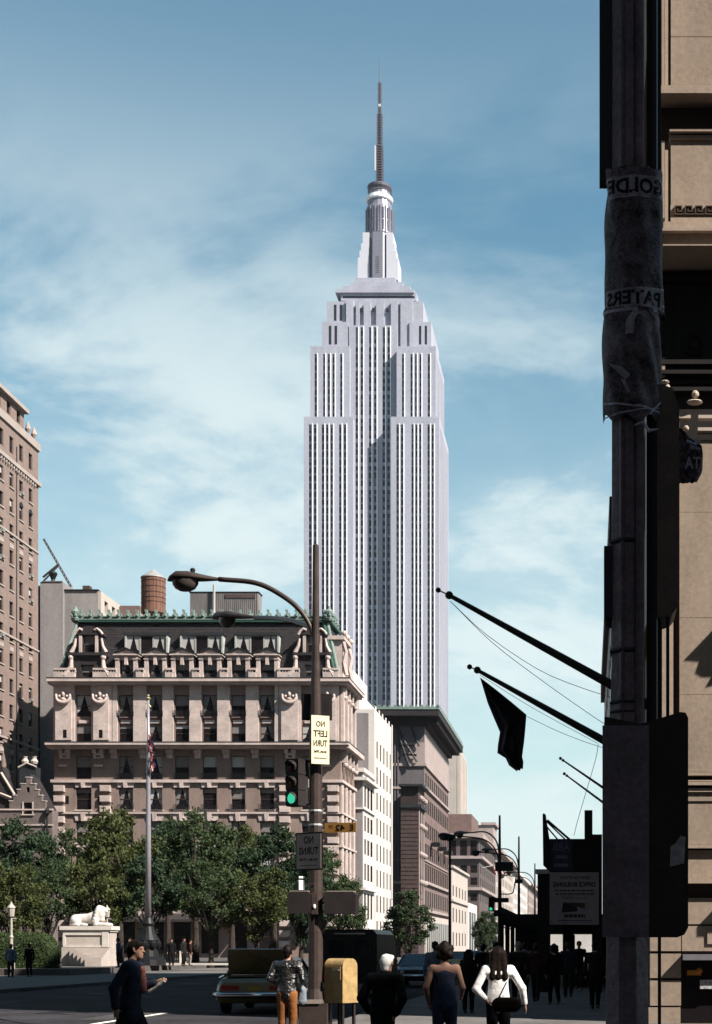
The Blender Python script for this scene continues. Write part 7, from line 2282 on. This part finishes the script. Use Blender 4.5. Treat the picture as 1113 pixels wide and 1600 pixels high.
# ---------------------------------------------------------------- vehicles
TYRE = mat('tyre_rubber', (0.015, 0.015, 0.015), rough=0.8, var=0.1)
CHR = mat('chrome', (0.75, 0.76, 0.78), rough=0.15, metal=1.0, var=0.0)
CGL = mat('car_glass', (0.02, 0.022, 0.028), rough=0.06, var=0.0, spec=0.8)
def car(label, X, Y, Z, rz, paint, L=5.2, W=1.9, open_boot=False, group=None, cat='car', roofsign=False):
    """built with its nose towards +Y"""
    t = thing('parked_car' if open_boot else 'car', label, cat, (X, Y, Z), group, rz)
    def part(mb, name, m, parent=t, smooth=False):
        me = mb.mesh(name, m, (0, 0, 0), smooth); o = bpy.data.objects.new(name, me); COL.objects.link(o); o.parent = parent; return o
    hl = L/2
    # lower body: cross sections along the length
    def section(y, w, z0, z1, bul):
        pts = []
        for u, v in ((-1, 0.10), (-1.0, 0.5), (-0.97, 0.78), (-0.88, 1.0), (-0.45, 1.02), (0, 1.035), (0.45, 1.02), (0.88, 1.0), (0.97, 0.78), (1.0, 0.5), (1, 0.10), (0.9, 0.0), (0, 0), (-0.9, 0.0)):
            pts.append((u*w/2, y, z0 + (z1 - z0)*v))
        return pts
    secs = [(-hl, W*0.88, 0.42, 0.80), (-hl + 0.12, W*0.96, 0.30, 0.90), (-hl + 0.9, W, 0.25, 0.94), (-0.3, W, 0.24, 0.93), (hl - 1.6, W*0.99, 0.25, 0.90), (hl - 0.2, W*0.95, 0.30, 0.84), (hl, W*0.86, 0.42, 0.76)]
    m = MB()
    for s in secs: m.v += section(*s, 0)
    n = 14
    for j in range(len(secs)-1):
        for i in range(n): m.f.append((j*n+i, (j+1)*n+i, (j+1)*n+(i+1) % n, j*n+(i+1) % n))
    m.f.append(tuple(range(n))); m.f.append(tuple(range((len(secs)-1)*n + n-1, (len(secs)-1)*n - 1, -1)))
    part(m, 'body', paint)
    # greenhouse: glass band with roof and pillars
    zr = 1.40
    yb, yf = -hl + 1.25, hl - 1.75
    base = [(-W*0.46, yb - 0.25), (W*0.46, yb - 0.25), (W*0.46, yf + 0.35), (-W*0.46, yf + 0.35)]
    top = [(-W*0.37, yb + 0.25), (W*0.37, yb + 0.25), (W*0.37, yf - 0.35), (-W*0.37, yf - 0.35)]
    g = MB(); g.v = [(x, y, 0.92) for x, y in base] + [(x, y, zr - 0.05) for x, y in top]
    g.f = [(0, 1, 5, 4), (1, 2, 6, 5), (2, 3, 7, 6), (3, 0, 4, 7)]
    part(g, 'window', CGL)
    r = MB(); r.v = [(x*1.03, y, zr - 0.06) for x, y in top] + [(x*0.92, y*0.9, zr + 0.03) for x, y in top]
    r.f = [(0, 1, 5, 4), (1, 2, 6, 5), (2, 3, 7, 6), (3, 0, 4, 7), (4, 5, 6, 7)]
    part(r, 'roof', paint)
    p = MB()
    for k in range(4): p.tube([(base[k][0], base[k][1], 0.92), (top[k][0], top[k][1], zr - 0.04)], 0.045, 6)
    ym = (yb + yf)/2
    for s in (-1, 1): p.tube([(s*W*0.462, ym, 0.92), (s*W*0.374, ym, zr - 0.04)], 0.04, 6)
    part(p, 'pillar', paint)
    tr = MB()
    for s in (-1, 1): tr.box(s*W*0.5 - 0.012, s*W*0.5 + 0.012, -hl + 0.3, hl - 0.3, 0.62, 0.65)
    part(tr, 'side_trim', CHR)
    w0 = MB(); w0.lathe([(0.2, -0.10), (0.33, -0.10), (0.345, -0.06), (0.345, 0.06), (0.33, 0.10), (0.2, 0.10)], 0, 0, 20)
    w0.v = [(z, x, y) for x, y, z in w0.v]; wm = w0.mesh('wheel', TYRE)
    h0 = MB(); h0.lathe([(0.2, -0.105), (0.12, -0.12), (0.05, -0.13)], 0, 0, 16); h0.lathe([(0.05, 0.13), (0.12, 0.12), (0.2, 0.105)], 0, 0, 16); h0.v = [(z, x, y) for x, y, z in h0.v]; hm = h0.mesh('hubcap', CHR)
    for sx in (-1, 1):
        for yy in (-hl + 1.0, hl - 0.95):
            o = bpy.data.objects.new('wheel', wm); COL.objects.link(o); o.parent = t; o.location = (sx*(W/2 - 0.11), yy, 0.345)
            h_ = bpy.data.objects.new('hubcap', hm); COL.objects.link(h_); h_.parent = o
    for sg, nm in ((-1, 'rear_bumper'), (1, 'front_bumper')):
        b = MB(); b.tube([(-W*0.5, sg*(hl - 0.15), 0.50), (-W*0.44, sg*(hl + 0.09), 0.50), (0, sg*(hl + 0.12), 0.50), (W*0.44, sg*(hl + 0.09), 0.50), (W*0.5, sg*(hl - 0.15), 0.50)], 0.075, 8); part(b, nm, CHR, smooth=True)
    for s in (-1, 1):
        b = MB(); b.box(s*W*0.30 - 0.22, s*W*0.30 + 0.22, -hl - 0.03, -hl + 0.1, 0.62, 0.74); part(b, 'tail_light', mat('tail_lens', (0.35, 0.02, 0.015), rough=0.2, var=0.0))
        b = MB(); 
        for q in (0.26, 0.38):
            b.ball((s*W*q, hl + 0.0, 0.66), 0.085, 10, 6, (1, 0.4, 1))
        part(b, 'headlight', mat('headlamp_glass', (0.7, 0.7, 0.66), rough=0.1, var=0.0))
    b = MB(); b.box(-W*0.2, W*0.2, hl - 0.02, hl + 0.03, 0.58, 0.74); part(b, 'grille', CHR)
    b = MB(); b.box(-0.16, 0.16, -hl - 0.035, -hl - 0.01, 0.60, 0.72); part(b, 'number_plate', mat('plate_yellow', (0.5, 0.36, 0.08), var=0.1))
    if open_boot:
        b = MB(); yl = -hl + 1.05
        b.v = [(-W*0.42, yl, 0.95), (W*0.42, yl, 0.95), (W*0.40, yl - 0.35, 1.66), (-W*0.40, yl - 0.35, 1.66)]
        b.v += [(x, y + 0.06, z + 0.02) for x, y, z in b.v]
        b.f = [(0, 1, 2, 3), (7, 6, 5, 4), (0, 4, 5, 1), (1, 5, 6, 2), (2, 6, 7, 3), (3, 7, 4, 0)]
        part(b, 'boot_lid', paint)
        b = MB()
        for xa, za, xb, zb_ in ((-0.6, 1.02, 0.2, 1.45), (-0.3, 1.5, 0.6, 1.2)): b.tube([(xa, yl - 0.06 - (za-0.95)*0.5, za), (xb, yl - 0.06 - (zb_-0.95)*0.5, zb_)], 0.02, 5)
        part(b, 'lid_rib', mat('lid_rib_paint', (0.16, 0.13, 0.06), var=0.1))
        b = MB(); b.box(-W*0.40, W*0.40, -hl + 0.16, yl - 0.02, 0.955, 0.975); part(b, 'boot_well', BLEATH)
        b = MB()
        for pts in ([(-W*0.45, -hl + 0.1, 0.93), (-W*0.40, -hl + 0.18, 0.985), (-W*0.40, yl, 0.99)], [(W*0.45, -hl + 0.1, 0.93), (W*0.40, -hl + 0.18, 0.985), (W*0.40, yl, 0.99)], [(-W*0.42, yl, 0.99), (W*0.42, yl, 0.99)]): b.tube(pts, 0.028, 6)
        part(b, 'boot_rim', CHR)
    else:
        b = MB(); b.box(-W*0.42, W*0.42, -hl + 0.2, -hl + 1.0, 0.945, 0.962); part(b, 'boot_lid', paint)
    return t
TAXI = mat('olive_yellow_paint', (0.20, 0.155, 0.065), rough=0.3, var=0.08, spec=0.6)
car('olive yellow sedan seen from behind with its boot lid raised', wx(389, 36.2) , 36.2 + 2.6, 0.004, math.radians(3), TAXI, L=5.2, W=2.02, open_boot=True)
BLUEP = mat('silver_blue_paint', (0.16, 0.18, 0.22), rough=0.2, metal=0.5, var=0.05, spec=0.7)
GREYP = mat('dark_grey_car_paint', (0.05, 0.05, 0.06), rough=0.25, var=0.05, spec=0.7)
YELP = mat('cab_yellow_paint', (0.50, 0.33, 0.05), rough=0.3, var=0.05)
car('silver blue sedan in the avenue with glinting bonnet facing the crossing', wx(647, 60), 62.6, 0.004, math.pi, BLUEP, group='cars waiting in the avenue')
car('dark grey sedan in the lane left of the silver blue one', wx(578, 74), 76.6, 0.004, math.pi, GREYP, group='cars waiting in the avenue')
car('yellow cab behind the silver blue sedan in the avenue', wx(715, 96), 98.0, 0.004, math.pi, YELP, group='cars waiting in the avenue', cat='taxi')
car('pale blue car furthest down the avenue near the hoarding', wx(742, 120), 122, 0.004, math.pi, mat('pale_blue_paint', (0.3, 0.36, 0.42), rough=0.25, var=0.05), group='cars waiting in the avenue')
def van():
    Y = 48.0
    xc = wx(546, Y)
    VP = mat('black_van_paint', (0.014, 0.012, 0.012), rough=0.35, var=0.1)
    t = thing('delivery_van', 'black box delivery van seen from behind in the avenue', 'van', (xc, Y + 2.5, 0.004))
    W, z0, z1 = 1.86, 0.42, wz(1452, Y)
    pf = [(-W/2, z0), (W/2, z0), (W/2, z1 - 0.16), (W/2 - 0.14, z1), (-W/2 + 0.14, z1), (-W/2, z1 - 0.16)]
    m = MB(); m.prism(pf, lambda p, tt: (xc + p[0], tt, p[1]), Y + 4.2, Y); m.build('body', VP, t)
    m = MB(); m.prism([(Y + 4.2, z0), (Y + 5.4, z0), (Y + 5.4, 1.2), (Y + 4.7, 2.0), (Y + 4.2, 2.05)], lambda p, tt: (xc + tt, p[0], p[1]), -W/2 + 0.03, W/2 - 0.03); m.build('cab', VP, t)
    for s in (-1, 1):
        m = MB(); m.box(xc + s*0.44 - 0.40, xc + s*0.44 + 0.40, Y - 0.025, Y - 0.002, z0 + 0.06, z1 - 0.2); d = m.build('rear_door', VP, t)
        m = MB(); m.box(xc + s*0.44 - 0.25, xc + s*0.44 + 0.25, Y - 0.035, Y - 0.026, 1.45, 1.95); m.build('door_window', CGL, d)
        m = MB(); m.box(xc + s*0.8 - 0.07, xc + s*0.8 + 0.07, Y - 0.04, Y - 0.003, 0.6, 0.78); m.build('tail_light', MATS['tail_lens'], t)
    m = MB(); m.box(xc - W/2, xc + W/2, Y - 0.12, Y - 0.03, z0 - 0.05, z0 + 0.08); m.build('rear_bumper', CHR, t)
    m = MB(); m.box(xc - 0.5, xc + 0.55, Y - 0.05, Y - 0.03, z1 - 0.17, z1 - 0.12); m.build('trim_strip', CHR, t)
    w0 = MB(); w0.lathe([(0.2, -0.11), (0.36, -0.11), (0.37, 0), (0.36, 0.11), (0.2, 0.11)], 0, 0, 18); w0.v = [(z, x, y) for x, y, z in w0.v]; wm = w0.mesh('wheel', TYRE)
    for s in (-1, 1):
        for yy in (Y + 0.9, Y + 4.4): inst('wheel', wm, (xc + s*(W/2 - 0.13), yy, 0.37), t)
van()

# ---------------------------------------------------------------- people
C = lambda n, c, **k: mat(n, c, var=k.pop('var', 0.25), scale=k.pop('scale', 6), rough=k.pop('rough', 0.95), spec=k.pop('spec', 0.05), bump=k.pop('bump', 0.5), bscale=k.pop('bscale', 9), **k)
HAIRD = C('dark_hair', (0.016, 0.011, 0.009), rough=0.5); HAIRW = C('white_hair', (1.1, 1.06, 1.0)); HAIRG = C('grey_hair', (0.28, 0.27, 0.26)); HAIRB = C('brown_hair', (0.05, 0.028, 0.016), rough=0.5)
NAVY = C('navy_suit_cloth', (0.030, 0.034, 0.055)); BLACKC = C('black_cloth', (0.013, 0.012, 0.013)); CHAR = C('charcoal_cloth', (0.025, 0.023, 0.024))
LEATH = C('shiny_black_leather', (0.020, 0.017, 0.016), rough=0.22, bump=1.0, bscale=14, spec=0.8); RUST = C('rust_corduroy', (0.36, 0.145, 0.055))
DENIM = C('blue_denim', (0.055, 0.065, 0.11)); WSHIRT = C('white_blouse', (1.3, 1.25, 1.22)); LBLUE = C('pale_blue_shirt', (0.17, 0.21, 0.30)); BROWNC = C('brown_cloth', (0.05, 0.028, 0.02))
PINKS = C('pink_shirt', (0.45, 0.16, 0.13)); BLUEJ = C('blue_jacket', (0.07, 0.11, 0.25)); GREENC = C('olive_cloth', (0.07, 0.06, 0.03))

m90 = -math.pi/2
# man striding right with a rolled newspaper
pX, pY = wx(203, 18.95), 18.95
man = person('man in navy jacket striding right across the street with a rolled newspaper held out', pX, pY, 0.0, m90, 1.80, 'm', NAVY, CHAR, HAIRD,
       arms=(((-0.25, 0.10, 1.16), (-0.23, 0.27, 1.21)), ((0.26, -0.12, 1.15), (0.25, -0.10, 0.90))), legs=(((-0.09, 0.20, 0.50), (-0.09, 0.18, 0.085)), ((0.09, -0.12, 0.52), (0.09, -0.52, 0.22))), lean=0.05, jacket=True, width=1.08)
shf = field_obj('shirt_front', [cap((0, 0.155, 1.42), (0, 0.185, 1.15), 0.05, 0.045, 0.02)], 0.012, PINKS, man)
n = thing('rolled_newspaper', 'small rolled newspaper held out by the striding man', 'newspaper', (wx(246, 19.19), 19.19, wz(1540, 19.19)))
m = MB(); m.tube([(wx(233, 19.19), 19.19, wz(1549, 19.19)), (wx(258, 19.19), 19.17, wz(1532, 19.19))], 0.028, 10); m.build('roll', C('newspaper_paper', (0.6, 0.56, 0.5), scale=30), n)
# man in black leather jacket
person('man in shiny black leather jacket and rust trousers standing before the open car boot', wx(449, 25), 25.0, 0.0, math.radians(-8), 1.74, 'm', LEATH, RUST, HAIRD,
       arms=(((-0.30, -0.06, 1.17), (-0.22, 0.16, 1.05)), ((0.29, -0.02, 1.16), (0.27, 0.18, 1.02))), lean=0.02, jacket=False, width=1.1)
bg = thing('shoulder_bag', 'pale blue plastic bag carried by the man in the leather jacket', 'bag', (wx(473, 25), 24.98, 0.75))
field_obj('bag_body', [cap((0, 0, 0.02), (0.01, 0.02, 0.22), 0.075, 0.06, 0.03, ((0, 1, 0), 1.8)), cap((0.0, 0, 0.22), (0, 0.02, 0.33), 0.03, 0.014, 0.02)], 0.012, C('pale_plastic', (0.30, 0.34, 0.40), rough=0.4), bg)
# stooping old man with white hair
person('stooping old man with white hair in a black suit beside the mailbox', wx(598, 18.95), 18.95, 0.0, math.radians(-20), 1.62, 'm', BLACKC, BLACKC, HAIRW, lean=0.10, jacket=True, width=1.15,
       arms=(((-0.33, -0.02, 1.12), (-0.30, 0.16, 0.92)), ((0.34, -0.04, 1.12), (0.22, -0.02, 0.90))))
# woman in sleeveless denim top
person('woman in sleeveless denim top with dark hair and bare shoulders walking away', wx(695, 19.0), 19.0, 0.14, math.radians(4), 1.60, 'f', DENIM, DENIM, HAIRD, bare_shoulders='tank', hairstyle='bushy', width=1.05,
       arms=(((-0.27, -0.02, 1.14), (-0.24, 0.10, 0.93)), ((0.26, -0.02, 1.14), (0.24, 0.16, 1.02))))
person('person in pale blue shirt half hidden behind the woman in denim', wx(680, 35.5), 35.5, 0.14, math.radians(10), 1.70, 'm', LBLUE, CHAR, HAIRD, width=1.0)
person('person in black clothes between the denim woman and the white blouse woman', wx(732, 34.0), 34.0, 0.14, math.radians(-5), 1.50, 'f', BLACKC, BLACKC, HAIRD, hairstyle='long')
# woman with long dark hair in white blouse
person('woman with long dark hair in a white blouse seen from behind with a bag', wx(779, 19.3), 19.3, 0.14, math.radians(6), 1.57, 'f', WSHIRT, BLACKC, HAIRD, hairstyle='long', width=1.15,
       arms=(((-0.34, -0.05, 1.13), (-0.20, -0.10, 0.98)), ((0.36, -0.02, 1.14), (0.40, 0.04, 0.90))), lean=0.03)
hb = thing('handbag', 'dark brown shoulder bag on the hip of the woman in the white blouse', 'bag', (wx(792, 19.1), 19.05, 0.95))
field_obj('bag_body', [cap((-0.10, 0, 0.0), (0.10, 0, 0.0), 0.10, 0.10, 0.02, ((0, 1, 0), 2.2)), cap((-0.11, 0, 0.08), (0.0, 0, 0.30), 0.012, 0.012, 0.01)], 0.012, BROWNC, hb)
# the crowd in the shade of the shed
CR = [('grey haired person in a dark coat at the edge of the shed crowd', 810, 37, 1.70, 'm', CHAR, HAIRG, 'short'), ('person in dark brown jacket in the shed crowd beside the grey haired one', 838, 41, 1.66, 'm', BROWNC, HAIRD, 'short'),
      ('woman with bushy hair in black under the grey site board', 866, 39, 1.62, 'f', BLACKC, HAIRD, 'bushy'), ('person in dark blue shirt walking under the shed', 888, 44, 1.72, 'm', NAVY, HAIRB, 'short'),
      ('person in charcoal coat nearest the foreground pole', 930, 36, 1.70, 'm', CHAR, HAIRD, 'short'), ('tall person in black further inside the shed', 905, 52, 1.78, 'm', BLACKC, HAIRD, 'short'),
      ('woman in olive dress further inside the shed', 868, 56, 1.63, 'f', GREENC, HAIRB, 'long'), ('person in pale shirt walking left of the shed posts', 820, 47, 1.72, 'm', C('dull_grey_shirt', (0.15, 0.15, 0.17)), HAIRD, 'short'),
      ('person in brown at the kerb left of the shed', 775, 39, 1.70, 'm', BROWNC, HAIRD, 'short'), ('person in black bent forward near the kerb', 755, 43, 1.66, 'm', BLACKC, HAIRD, 'short')]
for i, (lab, px_, Y, h_, b_, tp, hr, hs) in enumerate(CR):
    person(lab, wx(px_, Y), Y, 0.14, math.radians([5, -10, 12, 0, -6, 180, 4, -8, 20, -15][i]), h_, b_, tp, CHAR if i % 2 else BLACKC, hr, hairstyle=hs, vox=0.018, group='pedestrians in the shade of the shed', legs=(((-0.09, 0.12, 0.5), (-0.09, 0.16, 0.085)), ((0.09, -0.05, 0.5), (0.09, -0.25, 0.12))))
# people across the avenue
FAR = [('person in blue shirt standing before the hedge at the far left', 17, 74, 1.72, 'm', LBLUE, CHAR, HAIRD, 0.14), ('person in black carrying something white before the hedge', 46, 76, 1.75, 'm', BLACKC, BLACKC, HAIRD, 0.14),
       ('person in bright blue jacket standing right of the lion pedestal', 185, 84, 1.75, 'm', BLUEJ, CHAR, HAIRD, 0.5), ('person in olive clothes beside the blue jacketed one', 204, 86, 1.74, 'f', GREENC, CHAR, HAIRB, 0.5),
       ('dark figure left of two standing by the balustrade', 268, 90, 1.74, 'm', BLACKC, BLACKC, HAIRD, 0.5), ('dark figure right of two standing by the balustrade', 287, 92, 1.80, 'm', CHAR, BLACKC, HAIRD, 0.5),
       ('person in pale trousers sitting out by the plane trees', 297, 94, 1.70, 'f', BROWNC, C('cream_trousers', (0.4, 0.34, 0.3)), HAIRD, 0.5)]
for i, (lab, px_, Y, h_, b_, tp, bt, hr, z) in enumerate(FAR):
    person(lab, wx(px_, Y), Y, z, math.radians(i*50), h_, b_, tp, bt, hr, vox=0.022, group='people on the library side')

# ---------------------------------------------------------------- summer haze
HZ = 0.000035
hz = MB(); hz.box(-900, 900, -300, 1750, -1.1, 470)
ho = hz.build('haze', None); ho['kind'] = 'stuff'
hm = bpy.data.materials.new('haze_air'); hm.use_nodes = True
nt = hm.node_tree
for n in list(nt.nodes):
    if n.type != 'OUTPUT_MATERIAL': nt.nodes.remove(n)
pv = nt.nodes.new('ShaderNodeVolumePrincipled')
pv.inputs['Color'].default_value = (0.86, 0.90, 1.0, 1)
pv.inputs['Density'].default_value = HZ
pv.inputs['Anisotropy'].default_value = 0.1
nt.links.new(pv.outputs[0], nt.nodes['Material Output'].inputs['Volume'])
ho.data.materials.append(hm)
